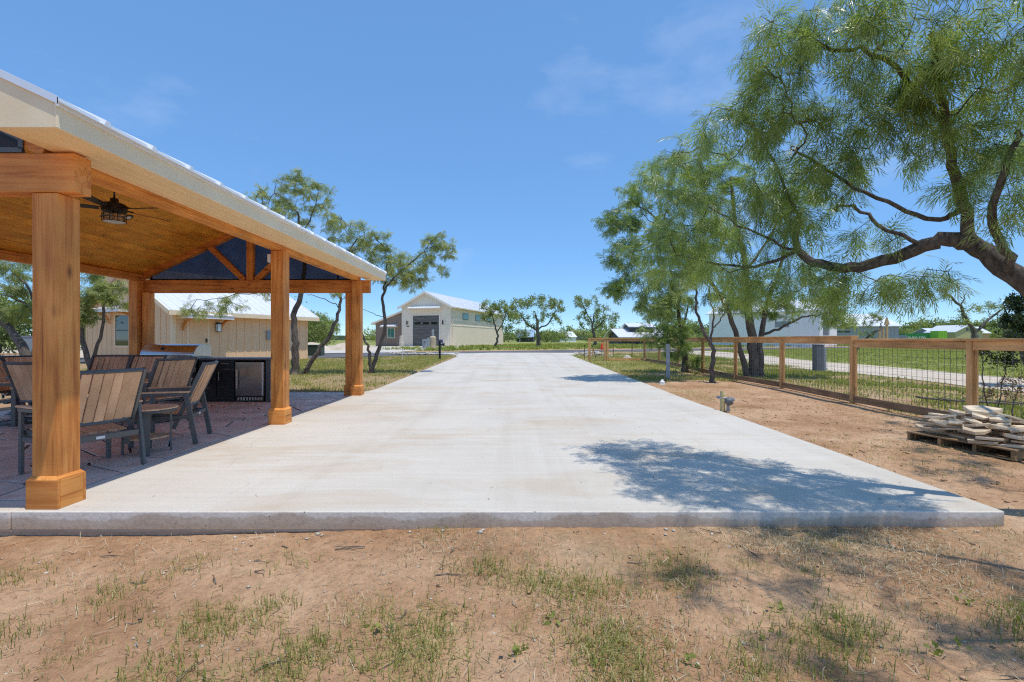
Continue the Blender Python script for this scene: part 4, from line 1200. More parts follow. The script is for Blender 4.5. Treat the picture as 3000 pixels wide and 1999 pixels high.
# tan board-and-batten house behind the pavilion
HZ = g(-14.1, 20) - 0.02
hs = empty('tan_house', (-14.1, 20.0, HZ), math.atan2(.909, .416)); tag(hs, 'tan board-and-batten cottage with white metal roof behind the pavilion', 'house')
hl, hw, he = 7.0, 6.7, 2.52
rise = hw / 2 * 0.55
wl = MB(); wl.box(0, hl, 0, .12, 0, he); wl.box(0, hl, hw - .12, hw, 0, he); 
wl.prism([(.121, 0), (hw - .121, 0), (hw - .121, he), (hw / 2, he + rise), (.121, he)], 'x', 0, .12); wl.prism([(.121, 0), (hw - .121, 0), (hw - .121, he), (hw / 2, he + rise), (.121, he)], 'x', hl - .12, hl)
wl.build('wall', tan_siding, hs)
batten_wall(hs, .42, hl - .1, 0, 0.02, lambda x: he - .02, -1, .405, tan_batten, skip=((.50, 1.66),))
MB().box(-.025, .115, -.025, -.002, 0, he - .02).build('corner_board', tan_trim, hs); MB().box(-.024, -.001, -.0245, .11, 0, he - .03).build('corner_board', tan_trim, hs)
y = .45
while y < hw - .1:
    if not (2.95 < y < 4.35):
        MB().box(-.02, -.0005, y - .022, y + .022, .02, he + (hw / 2 - abs(y - hw / 2)) * .55 - .02).build('batten', tan_batten, hs)
    else:
        MB().box(-.02, -.0005, y - .022, y + .022, .02, .78).build('batten', tan_batten, hs); MB().box(-.02, -.0005, y - .022, y + .022, 2.55, he + (hw / 2 - abs(y - hw / 2)) * .55 - .02).build('batten', tan_batten, hs)
    y += .405
rf = MB(); ov = 0.42
for s in (-1, 1):
    def yy_(t): return hw / 2 + s * t
    def zz_(t): return he + rise - t * .55 + .03
    t1 = hw / 2 + ov
    rf.add([(-.4, yy_(0), zz_(0)), (hl + .4, yy_(0), zz_(0)), (hl + .4, yy_(t1), zz_(t1)), (-.4, yy_(t1), zz_(t1)), (-.4, yy_(0), zz_(0) + .05), (hl + .4, yy_(0), zz_(0) + .05), (hl + .4, yy_(t1), zz_(t1) + .05), (-.4, yy_(t1), zz_(t1) + .05)],
           [(3, 2, 1, 0), (4, 5, 6, 7), (0, 1, 5, 4), (1, 2, 6, 5), (2, 3, 7, 6), (3, 0, 4, 7)])
ro = rf.build('roof', white_metal, hs)
x = -.3
while x < hl + .4:
    mb = MB(); mb.bar((x, -ov, zz_(hw / 2 + ov) + .062), (x, hw / 2, zz_(0) + .062), .03, .03); mb.build('seam', white_metal, ro); x += .42
MB().box(-.4, hl + .4, -ov - .022, -ov - .001, he - ov * .55 - .13, he - ov * .55 + .06).build('fascia', tan_trim, ro)
MB().box(-.38, hl + .38, -ov, -.027, he - ov * .55 - .11, he - ov * .55 - .095).build('soffit', tan_trim, ro)
for s in (-1, 1):
    mb = MB(); mb.bar((-.41, hw / 2 + s * (hw / 2 + ov), zz_(hw / 2 + ov) - .05), (-.41, hw / 2, zz_(0) - .05), .02, .16); mb.build('rake_board', tan_trim, ro)
dm = Matrix.Translation((1.22, 0, 0))
MB().box(.57, 1.53, -.03, .01, 0, 2.08).build('door_frame', tan_trim, hs)
dor = MB().box(.65, 1.45, -.045, -.031, 0.02, 2.02).build('door', tan_siding, hs, bevel=.006)
MB().box(1.34, 1.42, -.062, -.046, 1.02, 1.2).build('keypad', black_metal, dor); MB().box(1.28, 1.42, -.085, -.046, .88, .93).build('handle', black_metal, dor)
awning(hs, dm, 1.95, .75, 2.17)
lm = empty('wall_lantern', (0, 0, 0)); lm.parent = hs; lm.name = 'wall_lantern'
MB().box(1.79, 2.01, -.20, -.035, 1.85, 1.90).build('lantern_roof', black_metal, lm); MB().box(1.80, 2.0, -.19, -.04, 1.50, 1.52).build('lantern_floor', black_metal, lm)
fr = MB()
for xx in (1.805, 1.995):
    for yy2 in (-.185, -.045): fr.box(xx - .006, xx + .006, yy2 - .006, yy2 + .006, 1.52, 1.85)
fr.box(1.86, 1.94, -.034, -.001, 1.55, 1.93); fr.build('lantern_frame', black_metal, lm)
MB().box(1.815, 1.985, -.175, -.055, 1.525, 1.845).build('lantern_glass', clear_glass, lm)
MB().box(4.4, 4.62, -.09, -.021, 1.15, 1.60).build('meter_box', grey_plastic, hs)
MB().box(.42, .49, -.06, -.022, 2.10, 2.36).build('wall_sensor', white_trim, hs)
# gable window with its awning
wf = MB(); wf.box(-.03, .0, 3.05, 3.13, .8, 2.32); wf.box(-.03, .0, 4.17, 4.25, .8, 2.32); wf.box(-.03, 0, 3.131, 4.169, .8, .88); wf.box(-.03, 0, 3.131, 4.169, 2.24, 2.32)
wn = wf.build('window', tan_trim, hs)
MB().box(-.015, -.001, 3.135, 4.165, .885, 1.55).build('pane', glass_dark, wn); MB().box(-.010, -.001, 3.135, 4.165, 1.59, 2.235).build('pane', glass_dark, wn); MB().box(-.022, -.001, 3.132, 4.168, 1.552, 1.588).build('meeting_rail', black_metal, wn)
awning(hs, Matrix.Translation((0, 3.65, 0)) @ Matrix.Rotation(R(-90), 4, 'Z'), 2.15, .7, 2.48)

# big cream barn across the road
BZ = 0.20
bn = empty('cream_barn', (-8.5, 67, BZ), math.atan2(.958, .285)); tag(bn, 'tall cream metal barn with grey garage door and brown lean-to across the road', 'barn')
bl_, bw_, be = 24.0, 7.67, 5.75; br_ = bw_ / 2 * .52
def barn_part(mb, n, m, p=None): return mb.build(n, m, p or bn)
mb = MB(); mb.box(0, bl_, 0, .1, 0, be); mb.box(0, bl_, bw_ - .1, bw_, 0, be)
mb.prism([(.101, 0), (bw_ - .101, 0), (bw_ - .101, be), (bw_ / 2, be + br_), (.101, be)], 'x', 0, .1); mb.prism([(.101, 0), (bw_ - .101, 0), (bw_ - .101, be), (bw_ / 2, be + br_), (.101, be)], 'x', bl_ - .1, bl_)
barn_part(mb, 'wall', barn_siding)
rb = MB(); y = .15
while y < bw_:
    z1 = be + (bw_ / 2 - abs(y - bw_ / 2)) * .52 - .15
    if 1.72 < y < 6.02: rb.box(-.03, -.001, y - .03, y + .03, 4.55, z1)
    else: rb.box(-.03, -.001, y - .03, y + .03, 0, z1)
    y += .305
o = barn_part(rb, 'siding_ribs', barn_siding); o['kind'] = 'stuff'
rb = MB(); x = .15
while x < bl_:
    rb.box(x - .03, x + .03, -.03, -.001, 0, 3.0); rb.box(x - .03, x + .03, -.03, -.001, 3.08, be - .1); x += .305
o = barn_part(rb, 'siding_ribs', barn_siding); o['kind'] = 'stuff'
barn_part(MB().box(0, bl_, -.045, -.001, 3.0, 3.079), 'belt_trim', barn_trim)
barn_part(MB().box(-.045, -.0315, .05, 1.65, 3.0, 3.07), 'belt_trim', barn_trim); barn_part(MB().box(-.045, -.0315, 6.05, bw_ - .05, 3.0, 3.07), 'belt_trim', barn_trim); barn_part(MB().box(-.045, -.0315, .05, bw_ - .05, 5.35, 5.41), 'belt_trim', barn_trim)
rf = MB(); ov = .45
for s in (-1, 1):
    t1 = bw_ / 2 + ov
    q = lambda t, dz: (bw_ / 2 + s * t, be + br_ - t * .52 + .05 + dz)
    (ya, za), (yb, zb) = q(0, 0), q(t1, 0)
    rf.add([(-.5, ya, za), (bl_ + .4, ya, za), (bl_ + .4, yb, zb), (-.5, yb, zb), (-.5, ya, za + .08), (bl_ + .4, ya, za + .08), (bl_ + .4, yb, zb + .08), (-.5, yb, zb + .08)], [(3, 2, 1, 0), (4, 5, 6, 7), (0, 1, 5, 4), (1, 2, 6, 5), (2, 3, 7, 6), (3, 0, 4, 7)])
ro = barn_part(rf, 'roof', white_metal)
se = MB(); x = -.4
while x < bl_ + .4:
    for s in (-1, 1): se.bar((x, bw_ / 2 + s * (bw_ / 2 + ov), be - ov * .52 + .155), (x, bw_ / 2, be + br_ + .155), .05, .04)
    x += .6
o = barn_part(se, 'seams', white_metal, ro); o['kind'] = 'stuff'
for s in (-1, 1):
    mb = MB(); mb.bar((-.52, bw_ / 2 + s * (bw_ / 2 + ov), be - ov * .52 - .06), (-.52, bw_ / 2, be + br_ - .06), .04, .26); barn_part(mb, 'rake_board', barn_trim, ro)
barn_part(MB().box(-.45, bl_ + .4, -ov - .14, -ov - .02, be - ov * .52 - .06, be - ov * .52 + .08), 'gutter', barn_trim, ro)
mb = MB(); mb.tube([(.35, -ov - .06, be - ov * .52 - .05), (.35, -.12, be - .6), (.35, -.09, .1)], .055, 8); barn_part(mb, 'downspout', barn_trim, ro)
# garage door: sections with planks, three panes
gd = empty('garage_door', (0, 0, 0)); gd.parent = bn
MB().box(-.05, -.0305, 1.62, 1.80, 0, 4.45).build('jamb', barn_trim, gd); MB().box(-.05, -.0305, 5.88, 6.06, 0, 4.45).build('jamb', barn_trim, gd); MB().box(-.051, -.0305, 1.62, 6.06, 4.451, 4.62).build('head', barn_trim, gd)
m_, n_, b_ = mat_new('weathered_grey_planks')
v = coords(n_, 'Object', (1, 1.2, 22), rnd=0); f = noise(n_, v, 1.0, 5, 0.6); v2 = coords(n_, 'Object', (1, .35, 7.1)); f2 = noise(n_, v2, 1.0, 1, .5)
r_ = ramp(n_, f, [(0.3, (.07, .066, .063)), (.55, (.15, .14, .132)), (.75, (.235, .22, .205))]); r2_ = ramp(n_, f2, [(.35, (.75, .75, .75)), (.65, (1.2, 1.18, 1.15))])
n_.links.new(mixc(n_, 1.0, r_.outputs[0], r2_.outputs[0], 'MULTIPLY'), b_.inputs['Base Color']); b_.inputs['Roughness'].default_value = .7
plank_grey = m_
for k in range(6):
    sct = MB().box(-.03, -.0005, 1.805, 5.875, .742 * k + .006, .742 * (k + 1) - .006).build('door_section', plank_grey, gd)
    if k == 4:
        for i in range(3): MB().box(-.036, -.031, 2.05 + 1.30 * i, 3.02 + 1.30 * i, .742 * k + .2, .742 * k + .56).build('pane', glass_dark, sct)
awning(bn, Matrix.Translation((0, bw_ / 2, 0)) @ Matrix.Rotation(R(-90), 4, 'Z'), 4.9, 1.0, 5.45, bracket=False, drop=.35, frame=barn_trim)
for yy in (1.2, 6.75):
    MB().lathe([(.04, -.3), (.09, -.28), (.10, .1), (.05, .3)], (-.16, yy, 3.45), 8).build('wall_lantern', black_metal, bn)
MB().box(-.09, -.031, 6.45, 6.85, 2.86, 2.95).build('house_number_plate', black_metal, bn)
for sx in (5.3, 10.6, 15.7):
    wn = MB().box(sx - 1.1, sx + 1.1, -.06, -.0305, 4.0, 4.95).build('window', black_metal, bn); MB().box(sx - 1.02, sx + 1.02, -.066, -.061, 4.07, 4.88).build('pane', glass_green, wn)
# lean-to
ly0, ly1 = bw_ + .002, 12.2
mb = MB(); mb.prism([(ly0, 0), (ly1, 0), (ly1, 3.35), (ly0, 4.95)], 'x', .4, 14); lt_ = barn_part(mb, 'lean_to_wall', brown_siding)
rb = MB(); y = ly0 + .15
while y < ly1: rb.box(.37, .399, y - .03, y + .03, 0, 4.95 - (y - ly0) * .353); y += .305
o = barn_part(rb, 'siding_ribs', brown_siding, lt_); o['kind'] = 'stuff'
mb = MB(); mb.prism([(ly0, 5.0), (ly1 + .5, 3.225), (ly1 + .5, 3.45), (ly0, 5.22)], 'x', -.1, 14.3); barn_part(mb, 'lean_to_roof', barn_trim, lt_)
wn = MB().box(.34, .3695, ly0 + 1.35, ly0 + 2.55, 1.25, 2.75).build('window', barn_trim, lt_); MB().box(.33, .3395, ly0 + 1.42, ly0 + 1.94, 1.32, 2.68).build('pane', glass_green, wn); MB().box(.33, .3395, ly0 + 1.98, ly0 + 2.48, 1.32, 2.68).build('pane', glass_green, wn)
awning(bn, Matrix.Translation((.37, ly0 + 2.0, 0)) @ Matrix.Rotation(R(-90), 4, 'Z'), 2.5, .9, 2.95, bracket=False, drop=.3, frame=barn_trim)

def simple_building(name, label, corner, ang, L, W, eave, pitch, wallm, roofm, z=None, ov=.4, cat='building', ribs=True, openings=(), gable_open=()):
    """gabled building; local x along the long wall facing -y, gable walls in planes x=0 and x=L"""
    z = g(*corner) if z is None else z
    b = empty(name, (corner[0], corner[1], z - .05), ang); tag(b, label, cat)
    rise_ = W / 2 * pitch
    mb = MB(); prof = [(0, 0), (W, 0), (W, eave), (W / 2, eave + rise_), (0, eave)]
    mb.prism(prof, 'x', 0, L); mb.build('wall', wallm, b)
    if ribs:
        rb = MB(); x = .2
        while x < L: rb.box(x - .03, x + .03, -.025, -.001, 0, eave - .05); x += .6
        y = .2
        while y < W:
            for xx in (-.025, L + .001): rb.box(xx, xx + .024, y - .03, y + .03, 0, eave + (W / 2 - abs(y - W / 2)) * pitch - .05)
            y += .6
        o = rb.build('siding_ribs', wallm, b); o['kind'] = 'stuff'
    rf = MB()
    for s in (-1, 1):
        t1 = W / 2 + ov; ya, za = W / 2, eave + rise_ + .04; yb, zb = W / 2 + s * t1, eave + rise_ + .04 - t1 * pitch
        rf.add([(-ov, ya, za), (L + ov, ya, za), (L + ov, yb, zb), (-ov, yb, zb), (-ov, ya, za + .12), (L + ov, ya, za + .12), (L + ov, yb, zb + .12), (-ov, yb, zb + .12)], [(3, 2, 1, 0), (4, 5, 6, 7), (0, 1, 5, 4), (1, 2, 6, 5), (2, 3, 7, 6), (3, 0, 4, 7)])
    rf.build('roof', roofm, b)
    for (nm, m, x0, x1, z0, z1) in openings: MB().box(x0, x1, -.05, -.026, z0, z1).build(nm, m, b)
    for (nm, m, end, y0, y1, z0, z1) in gable_open:
        xx = (-.05, -.026) if end == 0 else (L + .026, L + .05)
        MB().box(xx[0], xx[1], y0, y1, z0, z1).build(nm, m, b)
    return b
# white shop behind the right-hand trees: long wall left-front, gable right
simple_building('white_shop', 'long pale blue-white metal shop behind the fence and the forked tree', (30.3, 74.0), math.atan2(-10, 10.5), 14.5, 12, 4.9, .30, pale_siding, white_metal, z=.3,
                openings=(('window', grey_plastic, 9.2, 11.0, 2.7, 3.5),), gable_open=(('overhead_door', grey_dark_pl, 1, 2.5, 6.0, 1.6, 4.0), ('trim', white_trim, 1, .05, 1.8, 0, 4.2), ('trim', white_trim, 1, 6.6, 8.5, 0, 4.2)))
simple_building('grey_shed', 'low grey-green metal shed with white roof right of the white shop', (54.0, 82.0), R(-6), 11.0, 12, 3.3, .36, mat_plain('greygreen_siding', (.33, .38, .36), .6), white_metal, z=.3, openings=(('window', dark_wall, 1.3, 3.4, 2.2, 2.45),))
dk = simple_building('dark_pavilion_house', 'far dark low building with white two-tier roof behind the fence corner', (21.0, 92.0), R(4), 8.5, 9.5, 1.7, .30, dark_wall, white_metal, z=.2, ribs=False, ov=.9)
dmb = simple_building('roof_monitor', 'raised white roof monitor on top of the dark low building', (23.2, 94.6), R(4), 4.6, 4.4, 3.6, .30, dark_wall, white_metal, z=.2, ribs=False)
for c_ in list(dmb.children):
    c_.data.transform((Matrix.Translation(dk.location) @ Matrix.Rotation(R(4), 4, 'Z')).inverted() @ Matrix.Translation(dmb.location) @ Matrix.Rotation(R(4), 4, 'Z')); c_.parent = dk; c_.name = 'monitor_' + c_.name.split('.')[0]
bpy.data.objects.remove(dmb)
simple_building('blue_roof_house', 'distant house with sky-blue metal roof between the barn and the round tree', (2.2, 210.0), R(-8), 7.0, 8.0, 2.7, .75, dark_wall, blue_roof, z=-.1, ribs=False, openings=(('porch_posts', white_trim, 1.0, 1.4, 0, 2.3), ('porch_beam', white_trim, .2, 6.6, 2.2, 2.5)))
simple_building('white_roof_house', 'distant white house with pale roof right of the round tree', (20.5, 205.0), R(25), 8.0, 7.0, 2.6, .6, pale_siding, white_metal, z=-.1, ribs=False, gable_open=(('window', glass_dark, 0, 2.5, 4.0, 1.0, 2.2),))
simple_building('yellow_house', 'half-built house with yellow sheathing gable far right above the fence', (161.3, 165.0), R(90), 12.0, 9.3, 3.6, .5, yellow_sheath, white_metal, z=.3, ribs=False, gable_open=(('window', glass_dark, 0, 1.4, 4.0, .9, 2.5), ('window', glass_dark, 0, 3.6, 4.4, 3.9, 5.0), ('window', glass_dark, 0, 4.8, 5.6, 3.9, 5.0)))
simple_building('framed_house', 'raw timber framed house with bare sheet roof right of the yellow house', (166.0, 176.0), R(2), 9.0, 9.0, 3.4, .5, raw_wood, white_metal, z=.3, ribs=False, openings=(('window', dark_wall, 1.5, 3.0, .3, 2.6), ('window', dark_wall, 4.5, 5.5, .3, 2.6)))
simple_building('grey_roof_house', 'grey house with white roof between the lime container and the yellow house', (168.0, 192.0), R(4), 9.0, 9.0, 3.6, .4, container_grey, white_metal, z=.3, ribs=False)

def container(name, label, x, y, ang, L, W, hh, mat, text=None):
    b = empty(name, (x, y, .3), ang); tag(b, label, 'container')
    MB().box(0, L, 0, W, .15, hh).build('shell', mat, b)
    rb = MB(); q = .3
    while q < L: rb.box(q - .08, q + .08, -.06, -.001, .3, hh - .1); q += .6
    o = rb.build('side_ribs', mat, b); o['kind'] = 'stuff'
    MB().box(.1, L - .1, .3, W - .3, 0, .149).build('skids', dark_wall, b)
    if text:
        cu = bpy.data.curves.new('lettering', 'FONT'); cu.body = text; cu.size = hh * .42; cu.align_x = 'CENTER'; cu.extrude = .01
        tmp = bpy.data.objects.new('tmp', cu); COL.objects.link(tmp); dg = bpy.context.evaluated_depsgraph_get()
        me = bpy.data.meshes.new_from_object(tmp.evaluated_get(dg)); bpy.data.objects.remove(tmp)
        t = bpy.data.objects.new('lettering', me); COL.objects.link(t); me.materials.clear(); me.materials.append(white_trim); t.parent = b
        t.location = (L * .5, -.08, hh * .38); t.rotation_euler = (R(90), 0, 0)
    return b
container('dumpster', 'long dark green roll-off container with white phone number above the fence rail', 134.3, 165.0, R(0), 7.9, 2.4, 2.9, container_green, '830-820-3300')
container('dumpster', 'plain dark green container behind the lettered one', 143.5, 170.5, R(0), 6.5, 2.4, 3.2, container_green)
container('storage_container', 'lime green storage container beside the dark green ones', 145.3, 164.0, R(0), 3.0, 3.2, 3.9, container_lime)
container('storage_container', 'blue-grey storage container at the left end of the green ones', 128.5, 164.0, R(-6), 5.6, 2.4, 2.4, container_grey)

# ------------------------------------------------------------------ fence of wire panels in timber frames
def wire_panel(root, a, b, z0, z1, name='wire_mesh'):
    """welded wire between two points a, b (x, y); one joined part"""
    a = Vector((a[0], a[1], 0)); b = Vector((b[0], b[1], 0)); L = (b - a).length; d = (b - a) / L
    mb = MB(); n = int(L / .102); r = .0029
    for i in range(n + 1):
        p = a + d * (L * i / n); mb.tube([(p.x, p.y, z0), (p.x, p.y, z1)], r, 4, cap=False)
    m = int((z1 - z0) / .105); r = .0029
    for i in range(m + 1):
        z = z0 + (z1 - z0) * i / m; s = Vector((d.y, -d.x, 0)) * .005; mb.tube([tuple(a + s + Vector((0, 0, z))), tuple(b + s + Vector((0, 0, z)))], r, 4, cap=False)
    return mb.build(name, galv, root, kind='stuff')
XF = 6.82
fyy = [2.1, 4.62, 7.14, 9.62, 12.15, 14.68, 17.2, 19.75, 22.3, 24.75]
fn = empty('wire_fence', (XF, 12, 0)); tag(fn, 'timber-framed wire mesh fence running along the right side of the driveway', 'fence')
fo = Vector((XF, 12, 0))
def fb_(mb, n, m, bevel=.003):
    mb.v = [(v[0] - fo.x, v[1] - fo.y, v[2]) for v in mb.v]; return mb.build(n, m, fn, bevel=bevel, segs=1)
for i, y in enumerate(fyy):
    z0 = g(XF, y) - .05; zt = 1.235 if y < 9 else 1.295
    if abs(y - 9.62) < .1: zt = 1.30
    fb_(MB().box(XF - .045, XF + .045, y - .045, y + .045, z0, zt - .001), 'post', fence_z)
    for dy in (-.064, .064):                       # nailers either side hold the wire
        fb_(MB().box(XF - .012, XF + .026, y + dy - .0185, y + dy + .0185, z0 + .19, zt - .135), 'nailer', fence_z)
for (ya, yb) in zip(fyy[:-1], fyy[1:]):
    near = yb < 9.7; zt = 1.235 if near else 1.295
    zg = max(g(XF, ya), g(XF, yb))
    fb_(MB().box(XF - .075, XF + .075, ya + (-.05 if ya == fyy[0] or abs(ya - 9.62) < .1 else .001), yb + (.05 if yb == fyy[-1] else 0) - (.052 if near and abs(yb - 9.62) < .1 else 0), zt, zt + .036), 'cap_rail', fence_y)
    fb_(MB().box(XF - .032, XF - .004, ya + .046, yb - .046, zt - .135, zt - .001), 'top_rail', fence_y)
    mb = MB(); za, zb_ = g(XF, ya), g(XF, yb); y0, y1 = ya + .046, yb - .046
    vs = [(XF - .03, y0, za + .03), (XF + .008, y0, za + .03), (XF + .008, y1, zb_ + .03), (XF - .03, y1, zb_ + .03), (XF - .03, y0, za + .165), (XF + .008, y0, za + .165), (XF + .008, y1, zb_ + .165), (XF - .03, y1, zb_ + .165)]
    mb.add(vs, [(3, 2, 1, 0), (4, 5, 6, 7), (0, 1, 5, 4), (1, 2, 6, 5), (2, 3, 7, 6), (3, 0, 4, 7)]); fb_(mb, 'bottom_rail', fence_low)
    wm = wire_panel(fn, (XF + .012, ya + .05), (XF + .012, yb - .05), max(za, zb_) + .10, zt - .06); wm.data.transform(Matrix.Translation(-fo))
f2 = empty('wire_fence', (5.2, 24.4, 0)); tag(f2, 'short return of the wire fence from the corner to the driveway edge', 'fence')
o2 = Vector((5.2, 24.4, 0))
def fc_(mb, n, m):
    mb.v = [(v[0] - o2.x, v[1] - o2.y, v[2]) for v in mb.v]; return mb.build(n, m, f2, bevel=.003, segs=1)
YR = 24.35
zf = g(4.5, YR)
for x, wd in ((3.92, .055), (4.70, .05), (4.83, .05)):
    fc_(MB().box(x - wd, x + wd, YR - .05, YR + .05, zf - .05, 1.294), 'post', fence_z)
fc_(MB().box(3.84, 6.73, YR - .07, YR + .07, 1.295, 1.331), 'cap_rail', fence_x)
fc_(MB().box(4.90, 6.75, YR - .032, YR - .004, 1.16, 1.294), 'top_rail', fence_x); fc_(MB().box(3.985, 4.64, YR - .032, YR - .004, 1.16, 1.294), 'top_rail', fence_x)
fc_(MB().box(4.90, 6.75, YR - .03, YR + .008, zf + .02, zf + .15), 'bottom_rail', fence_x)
for a, b in ((4.89, 6.76), (3.98, 4.65)):
    wm = wire_panel(f2, (a, YR + .012), (b, YR + .012), zf + .10, 1.24); wm.data.transform(Matrix.Translation(-o2))

# ------------------------------------------------------------------ trees
def PP(*a): return [P(*p) for p in a]
# 1: the big mesquite at the right edge; its foot stands just outside the picture
b1 = (5.45, 3.25, g(5.45, 3.25) - .06)
K1 = 0.72
def Q(px, py, d): return P(px, py, d * K1)
def QQ(*a): return [Q(*p) for p in a]
limbs1 = [
    ([b1, (4.95, 3.4, .75), Q(3010, 850, 5.05), Q(2900, 745, 5.2), Q(2825, 708, 5.3), Q(2750, 700, 5.4), Q(2641, 752, 5.6), Q(2504, 792, 5.9), Q(2389, 775, 6.1), Q(2326, 735, 6.3), Q(2340, 640, 6.4)], .17, .03),
    (QQ((2842, 712, 5.25), (2828, 608, 5.2), (2791, 499, 5.1), (2765, 360, 4.9), (2750, 230, 4.7), (2725, 100, 4.5)), .075, .02),
    (QQ((2825, 600, 5.2), (2762, 655, 5.3), (2676, 626, 5.4), (2550, 574, 5.6), (2430, 500, 5.8), (2330, 440, 5.9)), .04, .014),
    (QQ((2700, 715, 5.45), (2550, 649, 5.7), (2504, 597, 5.8), (2440, 610, 6.0)), .03, .012),
    (QQ((2765, 360, 4.9), (2676, 252, 4.8), (2527, 126, 4.7), (2463, 160, 4.75), (2330, 90, 4.8)), .035, .012),
    (QQ((2960, 810, 5.1), (2945, 720, 4.9), (2895, 655, 4.8), (2930, 520, 4.6), (2985, 380, 4.5)), .06, .02),
    (QQ((2326, 735, 6.3), (2230, 690, 6.5), (2120, 640, 6.7), (2020, 560, 6.8)), .028, .01),
    (QQ((2326, 745, 6.3), (2200, 790, 6.6), (2080, 770, 6.9), (1980, 745, 7.1)), .03, .01),
    (QQ((2340, 640, 6.4), (2290, 520, 6.3), (2230, 400, 6.1), (2170, 330, 5.9)), .025, .01),
    ([(5.35, 3.27, .6), (5.7, 4.0, 1.9), (6.2, 5.0, 2.9), (6.8, 6.0, 3.5), (7.4, 7.0, 3.8)], .09, .018),
    ([(5.3, 3.28, .4), (5.0, 2.7, 1.4), (4.3, 2.0, 2.4), (3.4, 1.7, 3.0), (2.7, 1.6, 3.3)], .09, .018),
    ([(5.0, 2.7, 1.4), (4.8, 1.6, 2.4), (4.3, .8, 3.1)], .06, .015),
    ([(4.3, 2.0, 2.4), (3.6, 2.4, 3.1), (2.9, 2.8, 3.5), (2.2, 3.1, 3.7)], .05, .014),
]
cl1 = []
for (px, py, d, rp, c) in [(2290, 120, 4.8, 95, 12), (2440, 60, 4.6, 110, 14), (2640, 40, 4.4, 120, 16), (2850, 60, 4.3, 120, 16), (2990, 160, 4.4, 110, 12),
        (2230, 280, 5.4, 90, 12), (2400, 250, 5.0, 110, 14), (2590, 220, 4.8, 120, 16), (2790, 230, 4.6, 120, 16), (2950, 320, 4.6, 110, 12),
        (2110, 390, 6.0, 90, 12), (2270, 410, 5.7, 110, 16), (2440, 400, 5.4, 110, 15), (2620, 390, 5.1, 110, 14), (2800, 400, 4.9, 100, 10), (2975, 470, 4.7, 90, 9),
        (1990, 490, 6.6, 85, 13), (2140, 540, 6.3, 110, 16), (2320, 560, 6.1, 110, 15), (2480, 500, 5.7, 90, 9), (2960, 600, 4.7, 70, 7),
        (2030, 640, 6.9, 95, 14), (2190, 670, 6.6, 110, 16), (2330, 680, 6.3, 80, 9), (1960, 740, 7.1, 80, 11), (2100, 800, 6.9, 100, 13), (2240, 820, 6.5, 90, 11),
        (2390, 830, 6.1, 75, 9), (2520, 840, 5.9, 70, 9), (2630, 850, 5.7, 60, 7), (2560, 690, 5.7, 60, 4), (2740, 800, 5.5, 50, 4), (2860, 540, 5.0, 60, 5)]:
    cl1.append(CL(px, py, d * K1, rp * 1.15, int(c * 2.3), ry=rp * d * K1 / F * 1.9))
for (c, rd, n_) in [((5.7, 4.7, 3.7), .5, 12), ((6.3, 5.6, 3.8), .55, 13), ((6.9, 6.5, 3.9), .55, 12), ((6.8, 4.6, 3.6), .5, 10), ((7.5, 7.2, 4.0), .5, 10), ((5.3, 4.0, 3.9), .45, 9), ((7.6, 5.8, 3.8), .5, 10), ((1.7, 2.1, 3.5), .34, 9), ((2.3, 2.2, 3.5), .36, 9), ((2.2, 1.6, 3.4), .36, 9), ((2.9, 2.6, 3.6), .40, 6), ((3.6, 2.2, 3.4), .4, 6), ((2.8, 1.7, 3.4), .42, 12), ((3.4, 1.6, 3.3), .42, 11), ((4.1, 1.9, 3.1), .42, 10), ((4.3, 1.0, 3.3), .45, 11), ((3.6, .7, 3.4), .45, 11), ((4.9, 1.9, 3.0), .45, 10), ((5.6, 2.2, 3.2), .5, 10)]:
    cl1.append((Vector(c), (rd, rd, rd * .7), int(n_ * 1.5)))
limbs1 = [(p, a_ * .62, b_ * .8) for p, a_, b_ in limbs1]
make_tree('mesquite_tree', 'big mesquite leaning in from the right edge over the pallet and driveway', b1, limbs1, cl1, 11, FR_NEAR, leaf_mesq, step=.13, fronds=5, tip_r=.0028, twig_cut=.0052, tint_c=.52, tint_spread=.34)

# 2: forked mesquite behind the fence
b2 = (7.75, 15.4, g(7.75, 15.4) - .05)
d2 = 15.4
limbs2 = [
    ([b2, P(2205, 1000, 15.4), P(2190, 900, 15.3), P(2185, 780, 15.2), P(2150, 640, 15.0), P(2140, 520, 14.9)], .17, .03),
    ([(7.55, 15.35, g(7.6, 15.4)), P(2165, 1010, 15.3), P(2130, 900, 15.1), P(2085, 830, 14.9), P(2010, 720, 14.6), P(1920, 640, 14.4)], .10, .022),
    ([(7.98, 15.4, g(8, 15.4)), P(2225, 1000, 15.4), P(2245, 890, 15.3), P(2290, 780, 15.2), P(2310, 660, 15.0)], .11, .025),
    (PP((2228, 985, 15.4), (2290, 960, 15.2), (2345, 930, 15.0), (2400, 925, 14.9), (2450, 915, 14.8)), .05, .012),
    (PP((2190, 790, 15.2), (2255, 700, 15.1), (2300, 600, 15.0)), .05, .015),
    (PP((2010, 720, 14.6), (1920, 720, 14.2), (1850, 740, 14.0)), .03, .01),
    (PP((1920, 640, 14.4), (1850, 590, 14.2), (1790, 620, 14.0)), .024, .01),
]
